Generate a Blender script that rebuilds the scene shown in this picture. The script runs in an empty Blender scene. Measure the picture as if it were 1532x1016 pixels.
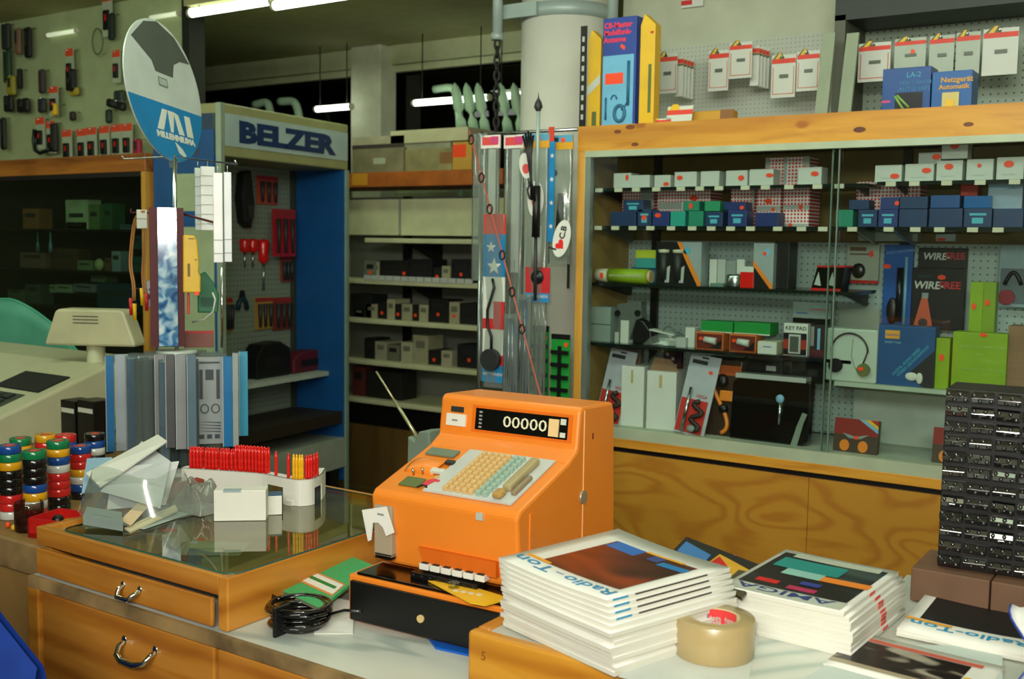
import bpy, bmesh, math, random
from mathutils import Vector, Matrix
random.seed(7)
D = bpy.data; COL = bpy.context.scene.collection; SC = bpy.context.scene
R = math.radians; PI = math.pi

# ------------------------------------------------------------------ camera, world, light, exposure
F = 1600.0; PITCH = R(5.14); YAW = R(33.7); ROLL = R(.85); H = 1.6
_f0 = Vector((-math.sin(YAW), math.cos(YAW), 0)); _r = Vector((math.cos(YAW), math.sin(YAW), 0)); _u0 = Vector((0, 0, 1))
_f = _f0*math.cos(PITCH) - _u0*math.sin(PITCH); _u = _u0*math.cos(PITCH) + _f0*math.sin(PITCH)
CR = _r*math.cos(ROLL) + _u*math.sin(ROLL); CU = -_r*math.sin(ROLL) + _u*math.cos(ROLL)
CAMP = Vector((0, 0, H))
cd = D.cameras.new('camera'); cam = D.objects.new('camera', cd); COL.objects.link(cam)
cd.sensor_width = 36; cd.lens = F/1532*36; cd.clip_start = .05; cd.clip_end = 60
cam.matrix_world = Matrix(((CR.x, CU.x, -_f.x, 0), (CR.y, CU.y, -_f.y, 0), (CR.z, CU.z, -_f.z, H), (0, 0, 0, 1)))
SC.camera = cam
cd.dof.use_dof = True; cd.dof.focus_distance = 2.5; cd.dof.aperture_fstop = 5.6
SC.view_settings.view_transform = 'Standard'; SC.view_settings.look = 'None'
SC.view_settings.exposure = -0.5; SC.view_settings.gamma = 1; SC.view_settings.use_curve_mapping = False
w = D.worlds.new('night'); SC.world = w; w.use_nodes = True
w.node_tree.nodes['Background'].inputs[0].default_value = (.010, .016, .012, 1)
w.node_tree.nodes['Background'].inputs[1].default_value = 1.0

def light(name, kind, loc, power, color, size=.1, size_y=None, target=None):
    l = D.lights.new(name, kind); o = D.objects.new(name, l); COL.objects.link(o); o.location = loc
    l.energy = power; l.color = color
    if kind == 'AREA':
        l.size = size
        if size_y: l.shape = 'RECTANGLE'; l.size_y = size_y
        if target is not None: o.rotation_euler = (Vector(target)-Vector(loc)).to_track_quat('-Z', 'Y').to_euler()
    else: l.shadow_soft_size = size
    return o
light('camera_flash', 'AREA', (-.06, .02, 1.70), 25, (1, .94, .84), .09, .05, (-1.5, 2.4, 1.15))
for i, (x, y, l_, p) in enumerate([(-1.0, .6, 1.2, 6), (-3.2, 1.6, 1.2, 8), (.2, 2.6, 1.2, 6), (-4.5, 4.6, 1.2, 9), (-1.6, 2.7, 1.2, 6), (-6.4, 2.6, 1.2, 6)]):
    light('unseen_fill_light', 'AREA', (x, y, 2.86), p, (.80, 1, .66), 1.4, .18, (x, y, 0))  # unseen ceiling lights added to raise the general room brightness

light('unseen_fill_light', 'AREA', (-1.1, 1.9, 2.82), 28, (.90, 1, .90), 2.4, .3, (-1.3, 4.0, 1.5))  # added fill aimed at the right cabinet, no lamp stands here
light('unseen_fill_light', 'AREA', (.4, -1.6, 2.70), 150, (1, .98, .88), 2.6, .5, (-1.6, 3.6, 1.0))  # large frontal fill added behind the camera
light('unseen_fill_light', 'AREA', (-3.3, 1.7, 2.75), 14, (.84, 1, .74), 2.2, .3, (-4.4, 5.0, 1.3))  # added fill toward the tool stand and back aisle
light('unseen_fill_light', 'AREA', (-5.2, 1.4, 2.3), 15, (.84, 1, .78), 1.5, .2, (-5.6, 4.0, 1.1))  # low fill added to brighten the left display case

def P(px, py, X=None, Y=None, Z=None):
    d = _f + CR*((px-766)/F) + CU*((508-py)/F)
    t = X/d.x if X is not None else Y/d.y if Y is not None else (Z-H)/d.z
    return CAMP + d*t

# ------------------------------------------------------------------ materials
def lin(c):
    if isinstance(c, str): c = tuple(int(c[i:i+2], 16)/255 for i in (0, 2, 4))
    return tuple(((v+.055)/1.055)**2.4 if v > .04045 else v/12.92 for v in c) + (1,)
class NT:
    def __init__(s, name):
        s.m = D.materials.new(name); s.m.use_nodes = True; s.n = s.m.node_tree.nodes; s.l = s.m.node_tree.links
        s.b = s.n['Principled BSDF']; s.out = s.n['Material Output']
    def node(s, t, **k):
        n = s.n.new(t)
        for a, v in k.items(): setattr(n, a, v)
        return n
    def link(s, a, b): s.l.new(a, b)
    def math(s, op, a, b=None):
        n = s.n.new('ShaderNodeMath'); n.operation = op
        for i, v in enumerate((a, b)):
            if v is None: continue
            if isinstance(v, (int, float)): n.inputs[i].default_value = v
            else: s.l.new(v, n.inputs[i])
        return n.outputs[0]
    def coord(s, scale=(1, 1, 1), rot=(0, 0, 0)):
        tc = s.n.new('ShaderNodeTexCoord'); mp = s.n.new('ShaderNodeMapping')
        mp.inputs['Scale'].default_value = scale; mp.inputs['Rotation'].default_value = rot
        s.l.new(tc.outputs['Object'], mp.inputs[0]); return mp.outputs[0]
    def ramp(s, fac, stops):
        r = s.n.new('ShaderNodeValToRGB'); e = r.color_ramp.elements
        while len(e) < len(stops): e.new(.5)
        for k, (p, c) in enumerate(stops): e[k].position = p; e[k].color = lin(c)
        s.l.new(fac, r.inputs[0]); return r.outputs[0]
    def noise(s, vec, scale, detail=3, dist=0):
        n = s.n.new('ShaderNodeTexNoise'); n.inputs['Scale'].default_value = scale; n.inputs['Detail'].default_value = detail
        n.inputs['Distortion'].default_value = dist; s.l.new(vec, n.inputs['Vector']); return n.outputs['Fac']
    def mix(s, fac, a, b):
        n = s.n.new('ShaderNodeMix'); n.data_type = 'RGBA'
        for i, v in ((0, fac), (6, a), (7, b)):
            if isinstance(v, (int, float)): n.inputs[i].default_value = v
            elif isinstance(v, (str, tuple)): n.inputs[i].default_value = lin(v)
            else: s.l.new(v, n.inputs[i])
        return n.outputs[2]
_MC = {}
def mat(c, rough=.5, metal=0., spec=.5, var=.06, coat=0, emit=0):
    """plain colour with a little procedural unevenness"""
    k = (c, rough, metal, spec, var, coat, emit)
    if k in _MC: return _MC[k]
    t = NT('paint_'+(c if isinstance(c, str) else 'x')); b = t.b
    col = lin(c)
    nz = t.noise(t.coord(), 9, 4)
    d = tuple(max(0, v*(1-var*1.6)) for v in col[:3]); h = tuple(min(1, v*(1+var*1.6)) for v in col[:3])
    r = t.node('ShaderNodeValToRGB'); r.color_ramp.elements[0].position = .3; r.color_ramp.elements[1].position = .7
    r.color_ramp.elements[0].color = d+(1,); r.color_ramp.elements[1].color = h+(1,)
    t.link(nz, r.inputs[0]); t.link(r.outputs[0], b.inputs['Base Color'])
    b.inputs['Roughness'].default_value = rough; b.inputs['Metallic'].default_value = metal
    b.inputs['Specular IOR Level'].default_value = spec
    if coat: b.inputs['Coat Weight'].default_value = coat; b.inputs['Coat Roughness'].default_value = .08
    if emit: b.inputs['Emission Color'].default_value = col; b.inputs['Emission Strength'].default_value = emit
    _MC[k] = t.m; return t.m
def wood(name, light_, mid, dark, scale=(1, 8, 8), rough=.38, knots=True, swirl=0, coat=.15):
    t = NT(name); v = t.coord(scale)
    n = t.noise(v, 3.2, 5, .7+swirl)
    wv = t.node('ShaderNodeTexWave', wave_type='RINGS'); wv.inputs['Scale'].default_value = .55+swirl*.3
    wv.inputs['Distortion'].default_value = 5+swirl*4; wv.inputs['Detail'].default_value = 2; wv.inputs['Detail Scale'].default_value = 1.2
    t.link(v, wv.inputs['Vector'])
    c = t.ramp(n, [(.3, dark), (.48, mid), (.7, light_)])
    c2 = t.ramp(wv.outputs['Fac'], [(0, dark), (.35, mid), (.8, light_)])
    c = t.mix(.5 if not swirl else .8, c, c2)
    if knots:
        vo = t.node('ShaderNodeTexVoronoi'); vo.inputs['Scale'].default_value = 2.4
        t.link(t.coord((1.2, 2.2, 2.2)), vo.inputs['Vector'])
        c = t.mix(t.ramp(vo.outputs['Distance'], [(.05, 'ffffff'), (.09, '000000')]), c, dark)
    t.link(c, t.b.inputs['Base Color']); t.b.inputs['Roughness'].default_value = rough
    t.b.inputs['Coat Weight'].default_value = coat; t.b.inputs['Coat Roughness'].default_value = .2
    return t.m
def peg(name, base, hole, ax=('X', 'Z'), pitch=.024, rad=.14):
    t = NT(name); sp = t.node('ShaderNodeSeparateXYZ'); t.link(t.coord(), sp.inputs[0]); q = []
    for a in ax:
        fr = t.math('FRACT', t.math('MULTIPLY', sp.outputs[a], 1/pitch)); s = t.math('SUBTRACT', fr, .5); q.append(t.math('MULTIPLY', s, s))
    d = t.math('ADD', q[0], q[1]); m = t.math('LESS_THAN', d, rad*rad)
    b = t.mix(t.noise(t.coord(), 3, 4), base, tuple(v*.93 for v in (int(base[0:2], 16)/255, int(base[2:4], 16)/255, int(base[4:6], 16)/255)))
    t.link(t.mix(m, b, hole), t.b.inputs['Base Color']); t.b.inputs['Roughness'].default_value = .55
    return t.m
def gingham(name):
    t = NT(name); sp = t.node('ShaderNodeSeparateXYZ'); t.link(t.coord(), sp.inputs[0]); q = []
    for a in ('X', 'Z'):
        q.append(t.math('GREATER_THAN', t.math('FRACT', t.math('MULTIPLY', sp.outputs[a], 1/.0125)), .36))
    t.link(t.mix(t.math('MULTIPLY', q[0], q[1]), 'f8f4f0', 'dc4440'), t.b.inputs['Base Color']); t.b.inputs['Roughness'].default_value = .5
    return t.m
def glass(name, tint='e6f2ea', refl=1.0, dens=0.0, rough=.01, body='c8d0c8'):
    """thin sheet: clear, with fresnel reflections and an optional milky share"""
    t = NT(name); t.n.remove(t.b)
    tr = t.node('ShaderNodeBsdfTransparent'); tr.inputs[0].default_value = lin(tint)
    gl = t.node('ShaderNodeBsdfGlossy'); gl.inputs['Roughness'].default_value = rough
    fr = t.node('ShaderNodeFresnel'); ge = t.node('ShaderNodeNewGeometry'); t.link(t.math('SUBTRACT', 1.5, t.math('MULTIPLY', ge.outputs['Backfacing'], .8333)), fr.inputs[0])
    mx = t.node('ShaderNodeMixShader'); t.link(t.math('MULTIPLY', fr.outputs[0], refl), mx.inputs[0]); t.link(tr.outputs[0], mx.inputs[1]); t.link(gl.outputs[0], mx.inputs[2])
    o = mx.outputs[0]
    if dens:
        df = t.node('ShaderNodeBsdfDiffuse'); df.inputs[0].default_value = lin(body)
        m2 = t.node('ShaderNodeMixShader'); m2.inputs[0].default_value = dens; t.link(o, m2.inputs[1]); t.link(df.outputs[0], m2.inputs[2]); o = m2.outputs[0]
    t.link(o, t.out.inputs[0]); return t.m

PINE = wood('pine_varnished', 'd9a03c', 'c98a2a', 'a45f18')
PINEV = wood('pine_upright', 'd9a44a', 'c98f35', 'a8691f', (8, 8, 1))
PINE_D = wood('pine_dark', 'b4702c', '9c5a20', '6e3a14')
COUNTER = wood('counter_pine', 'c98a3a', 'b87626', '95521a', (1, 8, 8))
COUNTERY = wood('counter_pine_side', 'd08e38', 'c07c26', '9c581a', (8, 1, 8))
def plyw():
    t = NT('plywood_swirl'); n = t.noise(t.coord((1.1, 2, 2.6)), 1.5, 1.5, .5); f2 = t.noise(t.coord((6, 20, 20)), 3, 3)
    s = t.math('SINE', t.math('ADD', t.math('MULTIPLY', n, 75), t.math('MULTIPLY', f2, 2.2))); c = t.ramp(t.math('ADD', t.math('MULTIPLY', s, .5), .5), [(0, 'a86e22'), (.3, 'b07a26'), (.7, 'b6822a')])
    t.link(c, t.b.inputs['Base Color']); t.b.inputs['Roughness'].default_value = .42; return t.m
PLY = plyw()
CHIP = mat('8a7048', .9, var=.35)
FLOORM = wood('floor_boards', '6d5a2c', '5d4b24', '43361a', (1, 6, 1), .45, False)
PEGR = peg('pegboard_grey_green', 'b6c8c0', '5c6e68', pitch=.0235)
PEGW = peg('pegboard_white', 'b9bfb0', '7d8377', pitch=.018)
PEGB = peg('pegboard_stand', '97a190', '4b554b', pitch=.03)
GING = gingham('red_check_paper')
WALLM = mat('b6bba4', .8, var=.04); WALLG = mat('a4b084', .8, var=.05); CEIL = mat('a3a272', .85, var=.05)
TRIMM = mat('c0c49c', .6)
COLM = mat('d9d9cc', .6, var=.02)
WHITE = mat('e2e2da', .5, var=.03); CARD = mat('cfd4c8', .55, var=.03); IVORY = mat('cdcab0', .55, var=.03); PAPER = mat('e8e8e2', .6, var=.02)
BLACK = mat('0b0b0d', .4); BLACKG = mat('060608', .15, coat=.5); DGREY = mat('2a2d2d', .5); GREY = mat('8c9490', .5); LGREY = mat('b4bab2', .5)
ORANGE = mat('ec8628', .38, var=.02, coat=.15); STICK = mat('ff4a1c', .5, var=.02)
RED = mat('c81e1c', .4); REDG = mat('e01a14', .25, coat=.3); MAROON = mat('52101c', .6); PINK = mat('d0407a', .5)
BLUE = mat('0f55a8', .4); NAVY = mat('152a68', .45); TEAL = mat('158a80', .5); SKY = mat('7fb4d0', .45); STANDB = mat('0a4f8c', .5); MIBLUE = mat('0078b2', .35)
GREEN = mat('127a34', .45); LIME = mat('8fb01c', .5); YEL = mat('e8b818', .4); OLIVE = mat('5d6a38', .5); BROWN = mat('6b4d38', .7, var=.12); CTN = mat('8f6f52', .8, var=.1); TAN = mat('c8ae78', .5)
STEEL = mat('b8bec0', .25, 1.0); CHROME = mat('d8dcde', .12, 1.0); ALU = mat('98a49c', .35, .7); GALV = mat('a9bab4', .45, .15); DMETAL = mat('24211f', .5, .4); SHELFW = mat('c4c49c', .45)
ALUG = mat('9fae98', .45, .2); TRACK = mat('a9b59a', .45, .1)
GLASS = glass('clear_glass', 'f4f9f7', .7); GLASST = glass('counter_glass', 'e6e8d8', 1.15); GLASSD = glass('dark_case_glass', 'dce6de', .8); BAGM = glass('plastic_bag', 'e8eeea', 2.2, .16, .12, 'c4ccc6'); ACRYL = glass('clear_acrylic', 'dfe8e8', 1.6, .10, .05)
BAGC = glass('crinkled_bag', 'dde2de', 2.6, .25, .15, 'b8bcb4')
WINP = glass('night_window_pane', '202a24', 1.4)
TUBE = mat('f4fff0', .4, var=0, emit=5); TUBE_REFL = mat('dce8c4', .4, var=.01, emit=.9); MINT = mat('b4d4b4', .5)  # emission for lamp tubes and, as added glow, for their reflections
CYAN = mat('4fb0c8', .5)

# ------------------------------------------------------------------ mesh building
class B:
    def __init__(s): s.v = []; s.f = []; s.m = []; s.sm = []
    def add(s, vs, fs, m=0, sm=False, M=None):
        o = len(s.v)
        for p in vs:
            p = Vector(p); s.v.append(M @ p if M is not None else p)
        for q in fs: s.f.append([i+o for i in q]); s.m.append(m); s.sm.append(sm)
        return s
    def box(s, x0, x1, y0, y1, z0, z1, m=0, M=None):
        vs = [(x, y, z) for z in (z0, z1) for y in (y0, y1) for x in (x0, x1)]
        return s.add(vs, [(0, 2, 3, 1), (4, 5, 7, 6), (0, 1, 5, 4), (2, 6, 7, 3), (0, 4, 6, 2), (1, 3, 7, 5)], m, False, M)
    def cyl(s, p0, p1, r0, r1=None, n=16, m=0, cap=True, sm=True):
        p0 = Vector(p0); p1 = Vector(p1); r1 = r0 if r1 is None else r1
        q = (p1-p0).to_track_quat('Z', 'Y').to_matrix(); vs = []
        for p, r in ((p0, r0), (p1, r1)):
            for k in range(n):
                a = 2*PI*k/n; vs.append(p + q @ Vector((r*math.cos(a), r*math.sin(a), 0)))
        s.add(vs, [(k, (k+1) % n, n+(k+1) % n, n+k) for k in range(n)], m, sm)
        if cap: s.add(vs[:n][::-1], [tuple(range(n))], m); s.add(vs[n:], [tuple(range(n))], m)
        return s
    def tube(s, pts, r, n=8, m=0, closed=False):
        pts = [Vector(p) for p in pts]; N = len(pts); vs = []; prev = None
        for i, p in enumerate(pts):
            a = pts[i-1] if i or closed else p; b = pts[(i+1) % N] if i < N-1 or closed else p
            t = (b-a).normalized() if (b-a).length > 1e-9 else Vector((0, 0, 1))
            if prev is None: up = Vector((0, 0, 1)) if abs(t.z) < .9 else Vector((1, 0, 0))
            else: up = prev
            x = up.cross(t).normalized(); y = t.cross(x).normalized(); prev = y
            rr = r[i] if isinstance(r, (list, tuple)) else r
            for k in range(n):
                an = 2*PI*k/n; vs.append(p + x*rr*math.cos(an) + y*rr*math.sin(an))
        fs = []
        for i in range(N if closed else N-1):
            j = (i+1) % N
            for k in range(n): fs.append((i*n+k, i*n+(k+1) % n, j*n+(k+1) % n, j*n+k))
        s.add(vs, fs, m, True)
        if not closed: s.add(vs[:n][::-1], [tuple(range(n))], m); s.add(vs[-n:], [tuple(range(n))], m)
        return s
    def lathe(s, prof, n=32, m=0, M=None, c=(0, 0, 0)):
        vs = []
        for r, z in prof:
            for k in range(n): a = 2*PI*k/n; vs.append((c[0]+r*math.cos(a), c[1]+r*math.sin(a), c[2]+z))
        fs = [(i*n+k, i*n+(k+1) % n, (i+1)*n+(k+1) % n, (i+1)*n+k) for i in range(len(prof)-1) for k in range(n)]
        return s.add(vs, fs, m, True, M)
    def prism(s, poly, a0, a1, axis='Y', m=0, M=None):
        """polygon in the plane square to axis, pushed from a0 to a1"""
        def mk(p, a): return (p[0], a, p[1]) if axis == 'Y' else (a, p[0], p[1]) if axis == 'X' else (p[0], p[1], a)
        n = len(poly); vs = [mk(p, a0) for p in poly]+[mk(p, a1) for p in poly]
        return s.add(vs, [tuple(range(n)), tuple(range(2*n-1, n-1, -1))]+[(k, n+k, n+(k+1) % n, (k+1) % n) for k in range(n)], m, False, M)
    def grid(s, fn, nu, nv, m=0, th=0, sm=True):
        vs = [Vector(fn(i/nu, j/nv)) for j in range(nv+1) for i in range(nu+1)]
        fs = [(j*(nu+1)+i, j*(nu+1)+i+1, (j+1)*(nu+1)+i+1, (j+1)*(nu+1)+i) for j in range(nv) for i in range(nu)]
        return s.add(vs, fs, m, sm)
    def sphere(s, c, r, m=0, n=12, sc=(1, 1, 1)):
        vs = []; fs = []
        for i in range(n//2+1):
            t = PI*i/(n//2)
            for k in range(n): a = 2*PI*k/n; vs.append((c[0]+sc[0]*r*math.sin(t)*math.cos(a), c[1]+sc[1]*r*math.sin(t)*math.sin(a), c[2]+sc[2]*r*math.cos(t)))
        for i in range(n//2):
            for k in range(n): fs.append((i*n+k, (i+1)*n+k, (i+1)*n+(k+1) % n, i*n+(k+1) % n))
        return s.add(vs, fs, m, True)
    def build(s, name, mats, parent=None, loc=None, rot=None, bevel=0, thick=0, fix=True):
        if not isinstance(mats, (list, tuple)): mats = [mats]
        me = D.meshes.new(name); me.from_pydata(s.v, [], s.f)
        for m in mats: me.materials.append(m)
        me.polygons.foreach_set('material_index', s.m); me.polygons.foreach_set('use_smooth', s.sm)
        me.update()
        if fix:
            bm = bmesh.new(); bm.from_mesh(me); bmesh.ops.remove_doubles(bm, verts=bm.verts, dist=1e-6); bmesh.ops.recalc_face_normals(bm, faces=bm.faces); bm.to_mesh(me); bm.free()
        o = D.objects.new(name, me); COL.objects.link(o)
        if parent: o.parent = parent
        if loc is not None: o.location = loc
        if rot is not None: o.rotation_euler = rot
        if thick: md = o.modifiers.new('thick', 'SOLIDIFY'); md.thickness = thick; md.offset = 0
        if bevel: md = o.modifiers.new('bevel', 'BEVEL'); md.width = bevel; md.segments = 2; md.limit_method = 'ANGLE'
        return o
def tag(o, label, cat=None, group=None, kind=None):
    o['label'] = label
    if cat: o['category'] = cat
    if group: o['group'] = group
    if kind: o['kind'] = kind
    return o
def thing(name, label, cat, loc, rz=0, group=None, rot=None):
    o = D.objects.new(name, None); COL.objects.link(o); o.empty_display_size = .05
    o.location = loc; o.rotation_euler = rot if rot else (0, 0, rz); return tag(o, label, cat, group)
def struct(o): o['kind'] = 'structure'; return o
def text(s, size, m, parent, loc, rot=(PI/2, 0, 0), name='lettering', ext=.0006, align='LEFT', sx=1, bold=0, shear=0):
    c = D.curves.new('t', 'FONT'); c.body = s; c.size = size; c.extrude = ext; c.align_x = align; c.offset = bold; c.shear = shear; c.resolution_u = 2
    to = D.objects.new('t', c); me = D.meshes.new_from_object(to); D.objects.remove(to); D.curves.remove(c)
    me.materials.clear(); me.materials.append(m)
    for p in me.polygons: p.material_index = 0
    o = D.objects.new(name, me); COL.objects.link(o); o.parent = parent; o.location = loc; o.rotation_euler = rot; o.scale = (sx, 1, 1)
    return o
def copy_tree(o, parent=None):
    c = o.copy(); COL.objects.link(c); c.parent = parent
    for ch in list(o.children): copy_tree(ch, c)
    return c
ORD = ['first', 'second', 'third', 'fourth', 'fifth', 'sixth', 'seventh', 'eighth', 'ninth', 'tenth', 'eleventh', 'twelfth', 'thirteenth', 'fourteenth', 'fifteenth', 'sixteenth', 'seventeenth', 'eighteenth', 'nineteenth', 'twentieth']
def rect(x0, y0, x1, y1, Y):
    xm = (x0+x1)/2; ym = (y0+y1)/2
    return P(x0, ym, Y=Y).x, P(x1, ym, Y=Y).x, P(xm, y1, Y=Y).z, P(xm, y0, Y=Y).z

# ------------------------------------------------------------------ the room
CZ = 2.98
def S(name, m, bx, **k): 
    b = B(); [b.box(*q) for q in bx]; return struct(b.build(name, m, **k))
S('floor', FLOORM, [(-9.5, 1.5, -2, 6.3, -.1, 0)])
S('ceiling', CEIL, [(-9.5, 1.5, -2, 6.3, CZ, CZ+.1)])
# back wall with a strip of high windows
wx0, wx1, wz0, wz1 = -9.3, -3.2, 1.95, 2.83
S('wall_back', WALLG, [(-9.5, 1.5, 6.0, 6.1, 0, wz0), (-9.5, 1.5, 6.0, 6.1, wz1, CZ), (wx1, 1.5, 6.0, 6.1, wz0, wz1)])
S('trim_1', TRIMM, [(-9.5, 1.5, 5.93, 6.0, 2.85, CZ)])
S('trim_2', TRIMM, [(-9.5, 1.5, 5.96, 6.0, 2.80, 2.845)])
wi = S('window_1', TRIMM, [(wx0, wx1, 6.0, 6.06, wz0, wz0+.03), (wx0, wx1, 6.0, 6.06, wz1-.02, wz1), (-7.9, -7.86, 6.02, 6.06, wz0, wz1)])
B().box(wx0, wx1, 6.05, 6.056, wz0+.03, wz1-.02).build('pane', WINP, wi)
b = B().box(-9.4, -3.0, 6.9, 6.92, 1.0, 3.5); o = struct(b.build('night_backdrop', mat('050606', .9)))  # sheet outside the panes, painted black for the night darkness
pl = P(521, 100, Y=5.82); pr = P(578, 100, Y=5.82)
S('trim_4', mat('cdd0b4', .7), [(pl.x+.02, pl.x+.30, 5.82, 6.0, 0, CZ-.001)], bevel=.012)     # square pillar between the windows
S('wall_left', WALLG, [(-9.6, -9.5, -2, 6.3, 0, CZ)])
S('wall_right', WALLM, [(1.5, 1.6, -2, 6.3, 0, CZ)])
S('wall_front', WALLM, [(-9.5, 1.5, -2.1, -2, 0, CZ)])
# inner partition walls behind the two display cases
S('wall_partition_left', WALLG, [(-9.5, -4.93, 4.06, 4.14, 0, CZ)])
S('trim_5', mat('15170f', .7), [(-4.93, -4.87, 4.03, 4.14, 0, CZ)])
S('wall_partition_right', WALLM, [(-2.30, 1.5, 4.30, 4.4, 0, CZ)])
# round column with galvanised band
cc = P(848, 30, Y=4.20)
b = B().cyl((cc.x, 4.2, 0), (cc.x, 4.2, CZ-.001), .202, n=48); cl = struct(b.build('trim_6', COLM))
zb = P(848, 8, Y=4.0).z
b = B().lathe([(.203, zb-.03), (.209, zb-.03), (.209, zb+.03), (.203, zb+.03)], 48, c=(cc.x, 4.2, 0)); bd = b.build('pipe_band', GALV); tag(bd, 'galvanised steel band clamped round the top of the white round column', 'band')
b = B().box(P(744, 12, Y=3.95).x, cc.x-.02, 3.975, 3.99, zb-.03, zb+.03)
o = b.build('strap', GALV, bd)
# hanging pipe with a dark chain below it
hp = P(744, 60, Y=3.95)
t = thing('hanging_pipe', 'galvanised vertical pipe hanging from the ceiling left of the round column', 'pipe', (hp.x, 3.95, 0))
B().cyl((0, 0, hp.z), (0, 0, CZ-.001), .022, n=20).build('pipe', GALV, t)
B().lathe([(.022, 0), (.027, 0), (.027, .03), (.022, .03)], 20, c=(0, 0, hp.z)).build('collar', GALV, t)
b = B(); z = hp.z; k = 0
zend = P(740, 196, Y=3.95).z
while z > zend:
    M = Matrix.Translation((0, 0, z-.018)) @ Matrix.Rotation(PI/2*(k % 2)+.3, 4, 'Z')
    b.tube([M @ Vector((.012*math.cos(a), 0, .024*math.sin(a))) for a in [i*PI/6 for i in range(12)]], .0055, 6, closed=True); z -= .034; k += 1
ch = b.build('chain', DMETAL); tag(ch, 'dark metal chain hanging from the galvanised pipe beside the white column', 'chain'); ch.location = (hp.x, 3.95, 0)
B().cyl((P(917, 5, Y=3.98).x, 3.98, P(917, 30, Y=3.98).z-.05), (P(917, 5, Y=3.98).x, 3.98, CZ-.001), .022, n=16).build('down_pipe', GALV)
tag(D.objects['down_pipe'], 'galvanised down pipe behind the dark blue antenna carton, right of the column', 'pipe')

# fluorescent tubes, and glowing bars added for tube reflections -------------------------------------------------
def tube_or_reflection(label, x0, x1, y, z, r=.019, group=None, cable=True, body=True):
    t = thing('lamp_or_reflection', label, 'ceiling light', ((x0+x1)/2, y, z), group=group); L = (x1-x0)/2
    B().cyl((-L, 0, 0), (L, 0, 0), r, n=14).build('tube', TUBE if r > .015 else TUBE_REFL, t)
    [B().cyl((sx, 0, 0), (sx+.02, 0, 0), r*1.05, n=14).build('socket', IVORY, t) for sx in (-L-.02, L)]
    if body: B().box(-L-.03, L+.03, -.03, .03, r+.01, r+.05).box(-L-.02, -L, -.01, .01, 0, r+.02).box(L, L+.02, -.01, .01, 0, r+.02).build('fixture_body', CEIL, t)
    if cable:
        for sx in (-L*.8, L*.8): B().cyl((sx, 0, r*.9), (sx, 0, CZ-.0005-z), .004, n=6).build('suspension_wire', DMETAL, t)
    return t
def px_tube_or_reflection(label, xa, ya, xb, yb, Y, r=.019, **k):
    a = P(xa, ya, Y=Y); c = P(xb, yb, Y=Y); return tube_or_reflection(label, a.x, c.x, Y, (a.z+c.z)/2, r, **k)
px_tube_or_reflection('long bright fluorescent tube under the ceiling at the top left of the room', 287, 17, 405, 3, 4.0, .024)
px_tube_or_reflection('bright fluorescent tube next to the long ceiling tube, at the very top edge', 412, 2, 640, -20, 4.0, .024)
px_tube_or_reflection('pale painted tube reflection above the pegboard wall, just left of the dark wall edge', 226, 27, 266, 20, 4.045, .013, cable=False, body=False)  # this bar and the next glow in place of reflections on the wall
px_tube_or_reflection('short pale painted tube reflection on the left pegboard wall beside the black hanging tool', 72, 53, 113, 46, 4.045, .013, cable=False, body=False)
px_tube_or_reflection('short painted tube reflection before the dark window left of the square pillar', 474, 164, 524, 159, 5.7, .021, body=False)  # three glowing bars added for tube reflections in the window glass
px_tube_or_reflection('long painted tube reflection before the dark window right of the square pillar', 621, 154, 730, 146, 5.7, .021, body=False)
px_tube_or_reflection('painted tube reflection between the chain and the round column, before the dark window', 746, 145, 786, 141, 5.7, .021, body=False)
for i, (x, y) in enumerate([(-1.0, .6), (-3.2, 1.6), (.2, 2.6), (-1.6, 2.7)]): pass

# pale bent pipes before the window ----------------------------------
def bent_pipe(label, pts, Y, r=.030, grp=None):
    w_ = [P(a, c, Y=Y) for a, c in pts]; t = B(); w_.append(Vector((w_[-1].x, w_[-1].y, 0)))
    q = []
    for i in range(len(w_)-1):
        for k in range(4): q.append(w_[i].lerp(w_[i+1], k/4))
    q.append(w_[-1])
    for _ in range(2): q = [q[0]]+[(q[i-1]+q[i]*2+q[i+1])/4 for i in range(1, len(q)-1)]+[q[-1]]
    t.tube(q, r, 12); o = t.build('bent_pipe', MINT); return tag(o, label, 'pipe')
bent_pipe('pale green bent pipe above the blue lettered sign, left of the two', [(380, 157), (400, 152), (404, 164), (410, 200)], 5.75)
bent_pipe('pale green bent pipe above the blue lettered sign, right of the two', [(418, 152), (440, 151), (446, 164), (452, 210)], 5.75)
bent_pipe('pale green elbow pipe behind the painted tube reflection, right of the square pillar', [(650, 134), (676, 130), (684, 142), (690, 205)], 5.85, .026)
def spindle(label, x, y0, y1, Y, dx):
    b = B(); a = P(x, y0, Y=Y); c = P(x+dx, y1, Y=Y); d = c-a; L = d.length
    q = d.to_track_quat('Z', 'Y').to_matrix().to_4x4(); M = Matrix.Translation(a) @ q
    b.lathe([(.003, 0), (.022, .03), (.034, .09), (.034, .17), (.012, .2), (.012, .215), (.03, .25), (.034, .34), (.034, L), (0, L)], 14, M=M)
    tag(b.build('turned_spindle', MINT), label, 'spindle')
for i, (x, w_) in enumerate([(680, 'leftmost of the leaning row before the window'), (697, 'second from the left in the leaning row'), (714, 'third from the left in the leaning row'), (748, 'between the chain and the round column, left of two'), (768, 'nearest to the white round column')]):
    spindle('pale green turned spindle, '+w_, x, 124, 200, 5.62, 13)

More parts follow.
